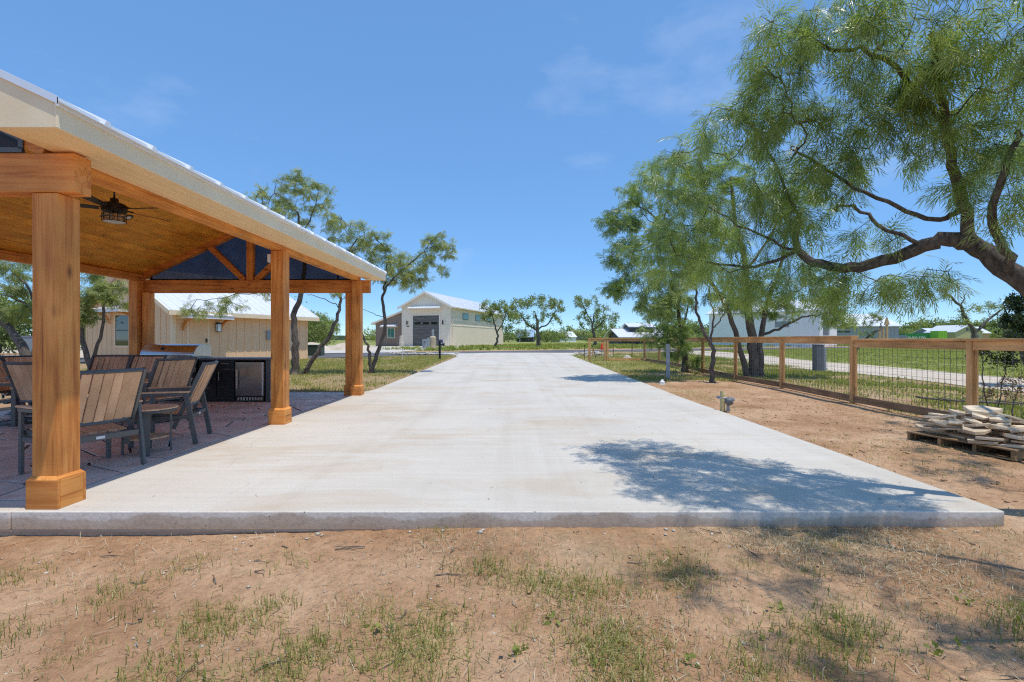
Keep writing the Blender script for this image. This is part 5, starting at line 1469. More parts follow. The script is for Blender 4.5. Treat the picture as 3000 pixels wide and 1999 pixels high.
cl2 = [CL(a[0], a[1], a[2], a[3] * 1.1, a[4] * 2) for a in [(1880, 560, 14.2, 70, 22), (1960, 500, 14.5, 70, 20), (1810, 640, 14.0, 55, 18), (1890, 680, 14.1, 80, 26), (1990, 610, 14.5, 80, 26), (2080, 540, 14.8, 80, 22), (2180, 480, 15.0, 80, 20), (1810, 740, 13.8, 50, 15), (1870, 800, 13.9, 75, 26), (1970, 780, 14.3, 90, 30),
        (2070, 700, 14.7, 80, 22), (1930, 880, 14.0, 70, 26), (2290, 560, 15, 80, 20), (2380, 620, 15, 70, 14), (2260, 830, 15.3, 70, 18), (2200, 880, 15.2, 60, 18), (2290, 900, 15.2, 50, 14), (2420, 870, 14.9, 45, 14), (2450, 930, 14.8, 40, 12), (2380, 800, 15.0, 50, 10), (2120, 860, 15, 50, 12), (1790, 850, 13.8, 36, 9)]]
make_tree('mesquite_tree', 'forked two-trunk mesquite just behind the wire fence, right of the thin tree', b2, limbs2, cl2, 12, FR_MID, leaf_mesq, step=.3, fronds=6, fscale=1.25, tip_r=.006, twig_cut=.012, tint_c=.5)
# 3: thin young tree in front of the fence
b3 = (5.72, 13.8, g(5.72, 13.8) - .04)
limbs3 = [([b3, P(2085, 1075, 13.8), P(2092, 1030, 13.8), P(2078, 1000, 13.8), P(2055, 960, 13.8), P(2038, 910, 13.8), P(2040, 850, 13.8), P(2020, 780, 13.8)], .075, .02),
          (PP((2080, 1003, 13.8), (2093, 950, 13.7), (2088, 900, 13.7), (2075, 840, 13.6)), .035, .012), (PP((2093, 960, 13.7), (2115, 930, 13.6), (2130, 905, 13.5)), .02, .01)]
cl3 = [CL(*a) for a in [(2010, 760, 13.8, 50, 14), (2070, 800, 13.7, 45, 12), (2140, 890, 13.5, 30, 6), (1990, 840, 13.8, 45, 12), (2040, 730, 13.8, 40, 10)]]
make_tree('young_mesquite_tree', 'thin crooked young mesquite standing in front of the wire fence', b3, limbs3, cl3, 13, FR_MID, leaf_mesq, step=.25, fronds=9, fscale=1.1, tip_r=.005, twig_cut=.01)
# 4: leafy tree at the fence, foliage down to the ground
b4 = (6.35, 17.6, g(6.35, 17.6) - .05)
limbs4 = [([b4, P(2010, 1050, 17.6), P(1992, 990, 17.5), P(1990, 920, 17.4), P(1965, 840, 17.3)], .15, .03), (PP((1992, 990, 17.5), (2010, 930, 17.4), (2020, 870, 17.3)), .05, .015)]
cl4 = [CL(*a) for a in [(1960, 880, 17.3, 60, 26), (1985, 960, 17.3, 50, 30), (1950, 950, 17.1, 45, 22), (1930, 1000, 17.0, 38, 16), (1985, 1020, 17.2, 40, 20), (2030, 1055, 17.4, 22, 9), (1920, 900, 17.2, 50, 18), (2010, 900, 17.3, 45, 14), (1895, 960, 17.0, 30, 10)]]
make_tree('mesquite_tree', 'dense low mesquite at the fence line with drooping leaves behind the grey conduit post', b4, limbs4, cl4, 14, FR_MID, leaf_mesq, step=.28, fronds=8, fscale=1.2, tip_r=.006, twig_cut=.012, tint_c=.52)

# 5: two-trunk tree behind the pavilion
b5 = (-7.45, 16.5, g(-7.45, 16.5) - .05)
limbs5 = [([b5, P(862, 1060, 16.5), P(868, 1000, 16.5), P(855, 930, 16.5), P(885, 860, 16.5), P(895, 780, 16.6), P(880, 690, 16.6), P(870, 620, 16.7)], .15, .025),
          ([(-7.18, 16.6, g(-7.2, 16.6)), P(925, 1035, 16.6), P(965, 990, 16.6), P(990, 930, 16.6), P(1000, 870, 16.6), P(985, 790, 16.7), P(960, 700, 16.8)], .09, .02),
          (PP((885, 860, 16.5), (855, 840, 16.3), (800, 850, 16.0), (740, 860, 15.7), (660, 865, 15.3)), .035, .01),
          (PP((995, 900, 16.6), (960, 880, 16.4), (900, 862, 16.2)), .02, .008), (PP((985, 790, 16.7), (1030, 720, 16.8), (1060, 690, 16.9)), .04, .012), (PP((870, 620, 16.7), (830, 580, 16.7), (800, 570, 16.7)), .025, .01), (PP((880, 690, 16.6), (920, 620, 16.8), (935, 560, 16.8)), .03, .01)]
cl5 = [CL(a[0], a[1], a[2], a[3] * 1.1, int(a[4] * 1.8)) for a in [(800, 580, 16.7, 55, 24), (870, 540, 16.7, 50, 26), (930, 570, 16.8, 55, 26), (850, 630, 16.7, 55, 22), (950, 640, 16.8, 45, 16), (1000, 670, 16.8, 45, 20), (1050, 690, 16.9, 50, 24), (1090, 730, 16.9, 50, 24), (1010, 740, 16.8, 45, 18), (900, 730, 16.7, 50, 14), (760, 590, 16.7, 35, 9), (1120, 700, 17, 35, 12), (1060, 780, 16.8, 40, 10),
        (620, 900, 15.2, 45, 13), (560, 905, 15.0, 30, 8), (690, 880, 15.4, 40, 7), (780, 860, 15.8, 30, 5), (990, 860, 16.6, 25, 4)]]
make_tree('mesquite_tree', 'two-trunk mesquite with open crown rising behind the pavilion roof', b5, limbs5, cl5, 15, FR_MID, leaf_far, step=.3, fronds=5, fscale=1.05, tip_r=.006, twig_cut=.011, tint_c=.74)
# 6: slender crooked pair right of the far post
b6 = (-5.05, 17.1, g(-5.05, 17.1) - .05)
limbs6 = [([b6, P(1098, 1060, 17.1), P(1118, 1000, 17.1), P(1130, 950, 17.1), P(1120, 890, 17.1), P(1122, 850, 17.1), P(1150, 820, 17.0), P(1190, 780, 17.0), P(1240, 740, 16.9)], .085, .02),
          ([(-5.0, 17.05, g(-5, 17)), P(1082, 1050, 17.0), P(1082, 1020, 17.0), P(1066, 990, 17.0), P(1055, 960, 17)], .07, .02),
          (PP((1125, 850, 17.1), (1130, 790, 17.2), (1150, 730, 17.2)), .04, .012), (PP((1240, 740, 16.9), (1270, 700, 16.8), (1290, 680, 16.8)), .02, .008), (PP((1120, 930, 17.1), (1080, 915, 17.3), (1050, 900, 17.4)), .015, .005)]
cl6 = [CL(a[0], a[1], a[2], a[3] * 1.1, int(a[4] * 1.8)) for a in [(1170, 790, 17.0, 45, 22), (1130, 780, 17.2, 40, 18), (1220, 800, 17.0, 40, 20), (1260, 760, 16.9, 40, 18), (1290, 710, 16.8, 35, 17), (1320, 740, 16.8, 20, 8), (1260, 700, 16.8, 28, 10), (1180, 760, 17.0, 40, 14), (1200, 830, 17, 35, 12), (1120, 830, 17.1, 25, 6), (1300, 790, 16.8, 18, 5)]]
make_tree('mesquite_tree', 'slender crooked mesquite on the dry lawn between pavilion and barn', b6, limbs6, cl6, 16, FR_MID, leaf_far, step=.28, fronds=5, fscale=1.0, tip_r=.0045, twig_cut=.010, tint_c=.78)
# 7: rough trees left behind the patio
b7 = (-12.3, 12.6, g(-12.3, 12.6) - .05)
limbs7 = [([b7, P(100, 1100, 12.7), P(80, 1040, 12.8), P(40, 975, 12.9), P(0, 930, 13.0), P(-40, 880, 13.1)], .16, .05), (PP((95, 1060, 12.8), (110, 920, 12.9), (60, 880, 13.0), (0, 865, 13.2)), .05, .014), (PP((110, 920, 12.9), (95, 850, 13), (30, 790, 13.2)), .04, .012)]
cl7 = [CL(*a) for a in [(20, 800, 13.1, 60, 14), (70, 840, 13, 50, 10), (30, 900, 13, 60, 9), (75, 910, 12.9, 40, 7), (-40, 820, 13.2, 80, 16), (100, 780, 12.8, 60, 12)]]
make_tree('mesquite_tree', 'rough-barked leaning mesquite left of the front post', b7, limbs7, cl7, 17, FR_MID, leaf_far, step=.28, fronds=8, fscale=1.2, tip_r=.005, twig_cut=.010)
b8 = (-11.6, 13.4, g(-11.6, 13.4) - .05)
limbs8 = [([b8, P(250, 1040, 13.3), P(235, 960, 13.3), P(260, 880, 13.3)], .09, .03), ([(-11.4, 13.5, .02), P(270, 1055, 13.5), P(300, 980, 13.4), P(308, 880, 13.4), P(295, 830, 13.4)], .06, .02), (PP((308, 880, 13.4), (335, 850, 13.4), (350, 820, 13.4)), .03, .01)]
cl8 = [CL(*a) for a in [(250, 920, 13.2, 35, 14), (270, 860, 13.3, 40, 16), (320, 840, 13.3, 40, 14), (250, 800, 13.3, 40, 12), (350, 880, 13.3, 30, 7), (230, 870, 13.2, 30, 10)]]
make_tree('mesquite_tree', 'small twin-stem mesquite before the tan house, right of the front post', b8, limbs8, cl8, 18, FR_MID, leaf_far, step=.25, fronds=9, fscale=1.1, tip_r=.005, twig_cut=.010, tint_c=.65)

def far_tree(name, label, base_xy, px0, top_py, d, limbs, clusters, seed, tint=.5, group=None, barkm=None):
    b = (base_xy[0], base_xy[1], g(*base_xy) - .1)
    lm = [([b] + PP(*l) if i == 0 else PP(*l), ra, rb) for i, (l, ra, rb) in enumerate(limbs)]
    return make_tree(name, label, b, lm, [CL(*c) for c in clusters], seed, FR_FAR if d < 45 else FR_VFAR, leaf_far, barkm or bark, step=.45 if d < 45 else .7, fronds=4, tip_r=.012, twig_cut=.024, tint_c=tint, group=group)
far_tree('mesquite_tree', 'thin mesquite standing in front of the barn side wall', (-2.1, 55), 1455, 880, 55, [([(1462, 990, 55), (1450, 960, 55), (1440, 920, 55)], .16, .05), ([(1456, 975, 55), (1475, 940, 55), (1490, 900, 55)], .08, .04)],
         [(1430, 900, 55, 28, 22), (1470, 900, 55, 32, 26), (1500, 930, 55, 28, 20), (1450, 930, 55, 24, 9), (1420, 930, 55, 20, 8), (1490, 960, 55, 18, 8)], 21, .5)
far_tree('mesquite_tree', 'broad round-crowned mesquite across the road, nearest the barn end', (3.35, 62), 1575, 870, 62, [([(1578, 990, 62), (1575, 960, 62), (1570, 925, 62)], .33, .1), ([(1576, 975, 62), (1545, 950, 62), (1520, 915, 62)], .14, .05), ([(1576, 965, 62), (1610, 945, 62), (1630, 910, 62)], .12, .05)],
         [(1510, 895, 62, 30, 30), (1550, 885, 62, 32, 32), (1600, 885, 62, 32, 32), (1635, 900, 62, 28, 26), (1530, 930, 62, 30, 20), (1590, 920, 62, 32, 22), (1635, 935, 62, 20, 12), (1500, 925, 62, 20, 9), (1560, 950, 62, 20, 6)], 22, .5)
far_tree('mesquite_tree', 'mesquite with lopsided crown across the road, left of the fence corner', (11.4, 66), 1745, 860, 66, [([(1742, 985, 66), (1735, 960, 66), (1740, 925, 66)], .28, .08), ([(1740, 965, 66), (1770, 940, 66)], .1, .05), ([(1738, 950, 66), (1715, 910, 66), (1705, 885, 66)], .1, .04)],
         [(1700, 885, 66, 26, 24), (1730, 890, 66, 28, 20), (1700, 920, 66, 22, 12), (1770, 915, 66, 28, 24), (1740, 940, 66, 32, 26), (1780, 945, 66, 26, 22), (1715, 950, 66, 20, 10), (1800, 925, 66, 16, 8)], 23, .55)
far_tree('mesquite_tree', 'small leaning mesquite on the green lawn behind the fence', (23.3, 33), 2520, 915, 33, [([(2520, 1010, 33), (2545, 985, 33), (2575, 965, 33)], .13, .05), ([(2575, 965, 33), (2585, 945, 33)], .05, .03)],
         [(2550, 935, 33, 24, 18), (2575, 925, 33, 22, 16), (2540, 955, 33, 14, 6), (2530, 975, 33, 12, 5), (2560, 985, 33, 14, 6)], 24, .6)
far_tree('mesquite_tree', 'spreading mesquite above the fence rail before the yellow house', (24.6, 26), 2860, 880, 26, [([(2860, 985, 26), (2835, 940, 26), (2810, 890, 26), (2770, 860, 26)], .13, .04), ([(2855, 980, 26), (2900, 930, 26), (2945, 900, 26)], .09, .03), ([(2815, 900, 26), (2830, 860, 26)], .04, .02)],
         [(2840, 905, 26, 28, 14), (2815, 935, 26, 24, 12), (2880, 900, 26, 24, 9), (2760, 870, 26, 24, 8), (2930, 890, 26, 24, 9), (2960, 940, 26, 24, 8)], 25, .6)
# dark broadleaf tree and shrub at the right edge
b9 = (13.4, 12.2, g(13.4, 12.2) - .05)
make_tree('persimmon_tree', 'dark broad-leaved tree at the right picture edge behind the fence', b9, [([b9, P(3000, 1040, 12.4), P(2990, 960, 12.6), P(2975, 900, 12.8)], .14, .04)],
          [CL(*a) for a in [(2975, 950, 12.6, 35, 24), (2990, 890, 12.7, 30, 18), (3030, 930, 12.6, 50, 24), (2990, 1000, 12.5, 28, 14), (2960, 990, 12.5, 20, 8)]], 26, LF_BROAD, leaf_dark, step=.25, fronds=7, fscale=1.5, tip_r=.006, twig_cut=.014, tint_c=.4)
b10 = (7.35, 7.35, g(7.35, 7.35) - .03)
make_tree('persimmon_shrub', 'small glossy broad-leaved shrub poking over the fence top behind the pallet', b10, [([b10, P(2880, 1130, 7.4), P(2876, 1070, 7.35), P(2900, 1030, 7.2)], .012, .006), ([b10 , P(2940, 1120, 7.3), P(2950, 1050, 7.1)], .010, .005)],
          [CL(*a) for a in [(2895, 1030, 7.15, 28, 14), (2940, 1010, 7.0, 28, 16), (2980, 1010, 6.9, 30, 16), (2930, 1050, 7.05, 28, 14), (2975, 1050, 6.9, 28, 12), (2960, 985, 6.9, 15, 6)]], 27, LF_BROAD, leaf_dark, step=.1, fronds=3, fscale=.75, tip_r=.0025, twig_cut=.005, tint_c=.42, cat='shrub')
b11 = (7.9, 7.6, g(7.9, 7.6) - .03)
make_tree('dry_bush', 'dead reddish-brown twiggy bush behind the fence beside the stone pallet', b11, [([b11, (7.9, 7.6, .25), (7.95, 7.55, .45)], .012, .006)],
          [(Vector((7.7, 7.5, .45)), (.3, .3, .22), 34), (Vector((8.1, 7.7, .5)), (.35, .3, .25), 34)], 28, LF_BROAD, leaf_dry, barkmat=dead_wood, step=.1, fronds=1, fscale=.7, tip_r=.0028, twig_cut=.006, cat='bush')

# far scrub behind the pavilion and along the horizon: thickets that read as one mass
def thicket(name, label, spots, seed, leaf_s, n_per, tint=.45):
    r = np.random.default_rng(seed); P_, S_, T_ = [], [], []
    stems = MB()
    for (x, y, w_, h_) in spots:
        z = g(x, y); n = int(n_per * w_ * h_)
        u = r.normal(size=(n, 3)); u /= np.linalg.norm(u, axis=1, keepdims=True); u *= r.uniform(.35, 1, (n, 1)) ** .6
        lump = 1 + .25 * np.sin(u[:, :1] * 5 + x) * np.sin(u[:, 2:] * 6 + y)
        P_.append(np.stack([x + u[:, 0] * w_ / 2 * lump[:, 0], y + u[:, 1] * w_ / 2, z + h_ * .56 + u[:, 2] * h_ * .46 * lump[:, 0]], 1)); S_.append(r.uniform(.7, 1.3, n)); T_.append(np.clip(tint + r.normal(0, .18) + r.normal(0, .15, n) + .12 * u[:, 2], 0, 1))
        for k in range(2):
            xx = x + r.normal() * w_ * .12; stems.tube([(xx, y, z - .1), (xx + r.normal() * .3, y, z + h_ * .3), (xx + r.normal() * w_ * .25, y, z + h_ * .7)], [h_ * .025, h_ * .018, h_ * .008], 5, cap=False)
    p = np.concatenate(P_); n = len(p)
    Vv, Ff, Tt = scatter([leaf_template(7, leaf_s * 1.1, leaf_s, leaf_s * .38, s) for s in range(4)], p, r.normal(size=(n, 3)), r.normal(size=(n, 3)), np.concatenate(S_), np.concatenate(T_), r)
    o = np_mesh(name, Vv, Ff, leaf_far, None, {'tint': Tt}, 'stuff'); tag(o, label, 'scrub')
    st = stems.build('stems', bark_pale, o, smooth=True); st['kind'] = 'stuff'
    return o
rr = random.Random(3)
thicket('scrub_thicket', 'mass of grey-green scrub behind the lawn between house and barn', [(-31 + i * 1.8 + rr.uniform(-.8, .8), 53 + rr.uniform(-3, 8), rr.uniform(3, 5), rr.uniform(2.6, 4.4)) for i in range(7)] + [(-24 - i * 3, 47 + rr.uniform(-3, 5), 5, rr.uniform(3.5, 5.5)) for i in range(8)], 31, .26, 30)
thicket('scrub_thicket', 'dark green hedge of trees behind the left fence and grey cabinet', [(-24 - i * 2.4, 24 + rr.uniform(-2, 3), 4.5, rr.uniform(2.8, 4.4)) for i in range(5)], 32, .2, 45, .35)
thicket('tree_line', 'far tree line along the horizon across the road', [(x + rr.uniform(-5, 5), 225 + rr.uniform(-30, 70), rr.uniform(8, 16), rr.uniform(3.0, 6.0)) for x in np.arange(-60, 330, 7.0)] + [(x + rr.uniform(-5, 5), 170 + rr.uniform(-10, 40), rr.uniform(7, 12), rr.uniform(2.5, 4.5)) for x in np.arange(14, 90, 8.0)], 33, 1.0, 2.6)
thicket('tree_line', 'wooded crest of the distant hill on the right', [(x, 820 + rr.uniform(-60, 60), rr.uniform(24, 44), rr.uniform(10, 20) + float(np.interp(CX + F * x / 820, [1700, 2250, 2500, 2650, 2760, 2900, 3100], [6, 12, 8, 12, 17, 20, 14]))) for x in np.arange(100, 1000, 16.0)], 34, 4.5, .12, .4)

# ------------------------------------------------------------------ objects on the right
# pallet and its heap of flat stones
pl = empty('pallet', (5.74, 5.82, g(5.7, 5.8)), R(15)); tag(pl, 'weathered timber pallet on the bare soil carrying the stone heap', 'pallet')
PLW, PLL = 1.02, 1.30      # local x across, y along
for xx in (-PLW / 2 + .02, 0, PLW / 2 - .02): pass
for yy in (-.53, -.18, .18, .53):
    MB().box(-PLW / 2, PLW / 2, yy - .019, yy + .019, .022, .105).build('stringer', pallet_w, pl, bevel=.003)
for k in range(7):
    xx = -PLW / 2 + .045 + k * (PLW - .09) / 6; MB().box(xx - .045, xx + .045, -.56, .56, .1055, .122).build('deck_board', pallet_w, pl, bevel=.003)
for k in range(3):
    xx = -PLW / 2 + .05 + k * (PLW - .1) / 2; MB().box(xx - .048, xx + .048, -.56, .56, .004, .0215).build('bottom_board', pallet_w, pl, bevel=.003)
pm = pl.matrix_basis if False else Matrix.Translation(pl.location) @ Matrix.Rotation(R(15), 4, 'Z')
rs = random.Random(9)
def stone(lx, ly, lz, sx, sy, th, yaw, tilt, label='flat cream limestone slab in the heap on the pallet', group='limestone slabs heaped on the pallet'):
    n = rs.randint(4, 7); pts = []
    for i in range(n):
        a = 2 * math.pi * (i + rs.uniform(-.3, .3)) / n; k = rs.uniform(.68, 1.15); pts.append((sx / 2 * math.cos(a) * k, sy / 2 * math.sin(a) * k))
    mb = MB(); top = [(x * rs.uniform(.96, 1.0), y * rs.uniform(.96, 1.0), th / 2 + rs.uniform(-.003, .003)) for x, y in pts]; mid = [(x * rs.uniform(.96, 1.02), y * rs.uniform(.96, 1.02), rs.uniform(-.3, .3) * th) for x, y in pts]; bot = [(x * rs.uniform(.93, 1.0), y * rs.uniform(.93, 1.0), -th / 2) for x, y in pts]
    fs = [tuple(range(n)), tuple(range(3 * n - 1, 2 * n - 1, -1))]
    for i in range(n): fs += [(i, n + i, n + (i + 1) % n, (i + 1) % n), (n + i, 2 * n + i, 2 * n + (i + 1) % n, n + (i + 1) % n)]
    mb.add(top + mid + bot, fs)
    o = mb.build('flat_rock', stone_lime)
    p = pm @ Vector((lx, ly, lz)); o.location = p; o.rotation_euler = (tilt[0], tilt[1], yaw + R(15)); tag(o, label, 'stone', group); return o
SIDE = ['fence side', 'far side by the fence', 'far side', 'far corner by the drive', 'driveway side', 'near corner by the drive', 'near side', 'near corner by the fence']
LAY = ['bottom course', 'second course', 'third course', 'fourth course', 'fifth course', 'sixth course', 'top course']
seen = {}
def stone_label(layer, lx, ly, size):
    w3 = (pm.to_3x3() @ Vector((lx, ly, 0))); a = math.degrees(math.atan2(w3.y, w3.x)) % 360
    where = 'middle' if math.hypot(lx, ly) < .2 else SIDE[int((a + 22.5) // 45) % 8]
    kind = 'broad' if size > .46 else ('small' if size < .30 else 'flat')
    lb = f'{kind} limestone, {LAY[layer]} of the pallet heap, {where}'
    if lb in seen:
        for k2 in ('thin', 'chipped', 'pale', 'angular', 'narrow'):
            l2 = lb.replace(kind, k2 + ' ' + kind, 1)
            if l2 not in seen: lb = l2; break
    seen[lb] = 1; return lb
lz = .122
for layer, (nst, ext, s0_, s1_) in enumerate(((9, .47, .40, .62), (10, .45, .34, .56), (10, .43, .30, .5), (10, .39, .26, .44), (9, .35, .22, .38), (8, .30, .20, .36), (6, .24, .2, .34))):
    for i in range(nst):
        a = 2 * math.pi * i / nst + layer * .5; rad_ = 1.0 if i % 4 else .35
        lx = ext * .95 * math.cos(a) * rad_; ly = ext * 1.12 * math.sin(a) * rad_
        th = rs.uniform(.020, .036); k = layer / 6; sx_ = rs.uniform(s0_, s1_)
        stone(lx, ly, lz + th / 2 + rs.uniform(0, .012), sx_, rs.uniform(s0_, s1_) * .65, th, rs.uniform(0, 6.28), (rs.uniform(-.07, .07) * (1 + 3 * k), rs.uniform(-.07, .07) * (1 + 3 * k)), stone_label(layer, lx, ly, sx_))
    lz += .040
for i in range(22):
    lx, ly, sx_ = rs.uniform(-.40, .40), rs.uniform(-.55, .55), rs.uniform(.14, .28)
    stone(lx, ly, lz + rs.uniform(-.08, -.01) - .12 * max(0, math.hypot(lx / .5, ly / .65) - .4), sx_, rs.uniform(.08, .16), rs.uniform(.02, .035), rs.uniform(0, 6.28), (rs.uniform(-.45, .45), rs.uniform(-.45, .45)), stone_label(6, lx, ly, sx_).replace('top course of', 'tipped loose on'))
stone(.10, .12, lz + .03, .56, .40, .05, .3, (.05, -.10), 'largest pale limestone slab lying on top of the heap on the pallet', None)

# gas riser with regulator beside the drive
ga = empty('gas_riser', (P(2118, 1200, 8.55).x, 8.55, g(3.9, 8.55))); tag(ga, 'yellowish gas pipe riser with grey regulator at the driveway edge', 'gas riser')
MB().box(-.045, -.01, -.02, .02, -.05, .38).build('stake', brass, ga, bevel=.004)
MB().tube([(.025, 0, -.05), (.025, 0, .36)], .014, 10).build('riser_pipe', brass, ga, smooth=True)
MB().tube([(-.10, -.01, .255), (.16, -.01, .255)], .013, 8).build('cross_pipe', pvc, ga, smooth=True)
rg = MB().lathe([(.02, -.045), (.065, -.04), (.075, -.008), (.075, .008), (.06, .03), (.03, .06), (.012, .065)], n=18).build('regulator', grey_dark_pl, ga, smooth=True); rg.location = (.10, -.03, .20); rg.rotation_euler = (R(70), 0, R(20))
MB().lathe([(.028, -.03), (.032, .0), (.02, .03)], (.17, -.02, .235), 10).build('vent_cap', grey_plastic, ga); MB().lathe([(.03, -.06), (.025, 0.04), (.02, .05)], (.09, 0, .08), 10).build('union', grey_plastic, ga)
MB().box(-.115, -.055, -.02, .0, .262, .285).build('valve_handle', blue_plastic, ga, bevel=.003)
# conduit post, small white tank with leaning tool
cp = empty('conduit_post', (P(1957, 1110, 14.6).x, 14.6, g(4.7, 14.6))); tag(cp, 'upright grey plastic conduit post beside the drive in front of the dense tree', 'post')
MB().lathe([(.055, -.05), (.055, 1.02)], n=16).build('pipe', pvc, cp, smooth=False); MB().lathe([(.062, 1.015), (.062, 1.06), (.05, 1.075)], n=16).build('cap', pvc, cp); MB().box(-.012, .012, -.062, -.054, .55, .60).build('label_plate', white_trim, cp)
wt = empty('white_cleanout', (P(1940, 1128, 13.3).x, 13.3, g(4.1, 13.3))); tag(wt, 'squat white plastic cleanout cap on the soil left of the conduit post', 'pipe cap')
MB().lathe([(.065, -.03), (.068, .06), (.062, .09), (.035, .10), (.035, .13), (.028, .135)], n=18).build('cap', white_trim, wt, smooth=True)
MB().box(-.075, .075, -.075, .075, -.02, .02).build('collar', white_trim, wt, bevel=.01)
tl_ = empty('leaning_tool', (P(1945, 1110, 13.5).x, 13.5, g(4.3, 13.5))); tag(tl_, 'thin dark tool handle leaning beside the white pipe cap', 'tool')
MB().tube([(0, 0, 0), (.07, .10, .28)], .012, 7).build('shaft', rust_t, tl_); MB().bar((-.16, .10, .25), (.07, .10, .275), .03, .02).build('crosspiece', grey_dark_pl, tl_)
# grey utility pedestal and small things behind the fence
up = empty('utility_pedestal', (11.1, 17.4, g(11.1, 17.4))); tag(up, 'dark grey electrical pedestal standing on the grass behind the fence', 'utility box')
MB().box(-.17, .10, -.13, .13, -.05, .98).build('cabinet', grey_dark_pl, up, bevel=.008); MB().box(.101, .20, -.11, .11, -.05, .90).build('meter_back', grey_plastic, up, bevel=.006); MB().box(-.18, .11, -.14, .14, .981, 1.0).build('lid', grey_dark_pl, up)
# dead branches on the ground behind the fence
db = MB()
for (x, y, L, a) in ((8.6, 9.6, 1.9, -.25), (8.9, 9.2, 1.7, -.1), (8.3, 9.9, 1.2, -.5)):
    pts = []; q = Vector((x, y, g(x, y) + .10)); d = Vector((math.cos(a), math.sin(a), -.02))
    for i in range(9): pts.append(tuple(q)); q = q + d * L / 8 + Vector((rs.uniform(-.03, .03), rs.uniform(-.04, .04), rs.uniform(-.02, .025)))
    db.tube(pts, [.022 - .0018 * i for i in range(9)], 6)
    for k in (2, 4, 5, 6):
        p = Vector(pts[k]); db.tube([p, p + Vector((.15, rs.uniform(-.2, .2), .10)), p + Vector((.34, rs.uniform(-.3, .3), .12))], [.009, .007, .003], 4)
tag(db.build('fallen_branches', dead_wood, smooth=True), 'dead grey branches lying in the grass behind the fence', 'branch')
# rubble at the mouth of the drive
def pebbles(n, xr, yr, s0_, s1_, r, zf=None, xf=None):
    Vs = []; Fs = []; o = 0
    base = np.array([(1, 0, 0), (-1, 0, 0), (0, 1, 0), (0, -1, 0), (0, 0, 1), (0, 0, -1.0), (.6, .6, .5), (-.6, .6, .45), (.6, -.6, .5), (-.6, -.6, .5)])
    tri = np.array([(6, 0, 2), (6, 2, 4), (6, 4, 0), (7, 2, 1), (7, 1, 4), (7, 4, 2), (8, 3, 0), (8, 0, 4), (8, 4, 3), (9, 1, 3), (9, 3, 4), (9, 4, 1), (2, 0, 5), (1, 2, 5), (3, 1, 5), (0, 3, 5)])
    for i in range(n):
        if xf: x, y = xf()
        else: x = r.uniform(*xr); y = r.uniform(*yr)
        s = s0_ * (s1_ / s0_) ** (r.random() ** 2.2); sc = np.array([r.uniform(.7, 1.3), r.uniform(.7, 1.3), r.uniform(.45, .8)]) * s
        v = base * (1 + r.normal(0, .12, base.shape)) * sc; a = r.uniform(0, 6.28); c_, s_ = math.cos(a), math.sin(a)
        v = np.stack([v[:, 0] * c_ - v[:, 1] * s_, v[:, 0] * s_ + v[:, 1] * c_, v[:, 2]], 1)
        z = g(x, y) + (zf(x, y) if zf else 0) + sc[2] * .35
        Vs.append(v + np.array([x, y, z])); Fs.append(tri + o); o += 10
    return np.concatenate(Vs), np.concatenate(Fs)
r5 = np.random.default_rng(5)
Vv, Ff = pebbles(240, (0, 0), (0, 0), .04, .16, r5, zf=lambda x, y: .16 * max(0, 1 - ((x - 5.2) / 1.0) ** 2 - ((y - 31) / 2.2) ** 2), xf=lambda: (5.2 + r5.normal() * .5, 31 + r5.normal() * 1.3))
tag(np_mesh('rubble_pile', Vv, Ff, rubble, None, None, 'stuff'), 'low heap of pale broken stone at the far right corner of the drive', 'rubble')
Vv, Ff = pebbles(170, (0, 0), (0, 0), .04, .14, r5, zf=lambda x, y: .06, xf=lambda: (-6.3 + r5.normal() * .9, 31.6 + r5.normal() * .45))
tag(np_mesh('rubble_pile', Vv, Ff, rubble, None, None, 'stuff'), 'thin scatter of pale stones at the far left corner of the drive', 'rubble')
def tpost(x, y, h_, lean, label, mat=rust_t, th=.035):
    o = empty('marker_stake', (x, y, g(x, y))); tag(o, label, 'stake'); MB().bar((0, 0, -.1), (lean, 0, h_), th, th * .7, (0, 1, 0)).build('shaft', mat, o)
    MB().bar((lean * .93 - .03, 0, h_ * .93), (lean * .93 + .03, 0, h_ * .93), th * .6, th * .6).build('tab', mat, o); return o
tpost(4.75, 27.0, .75, -.25, 'rusty steel stake leaning to the left behind the fence return'); tpost(6.1, 29.0, .85, 0, 'thin rusty stake upright behind the fence return, nearest its corner'); tpost(4.95, 29.5, .55, 0, 'short brown wooden stake behind the fence return', fence_z, .07)
tpost(6.95, 27.9, .9, .02, 'dark slim stake behind the long fence end'); tpost(3.95, 26.2, .8, 0, 'slim black stake at the driveway edge beside the end post', black_metal, .03); tpost(-5.75, 25.2, .6, 0, 'pale thin survey stake on the dry lawn', white_trim, .025)
mk = empty('orange_marker', (8.6, 46.0, g(8.6, 46))); tag(mk, 'small orange marker beyond the road behind the fence', 'marker'); MB().lathe([(.12, 0), (.16, .2), (.10, .55), (.03, .7)], n=10).build('body', orange_paint, mk); MB().box(-.2, .2, -.2, .2, -.02, .03).build('foot', orange_paint, mk)
wb = MB().lathe([(.20, -.03), (.24, .08), (.15, .2), (.04, .26)], n=9).build('white_rock', rubble, smooth=False); wb.location = (6.2, 25.9, g(6.2, 25.9)); tag(wb, 'white boulder on the grass inside the fence corner', 'rock')

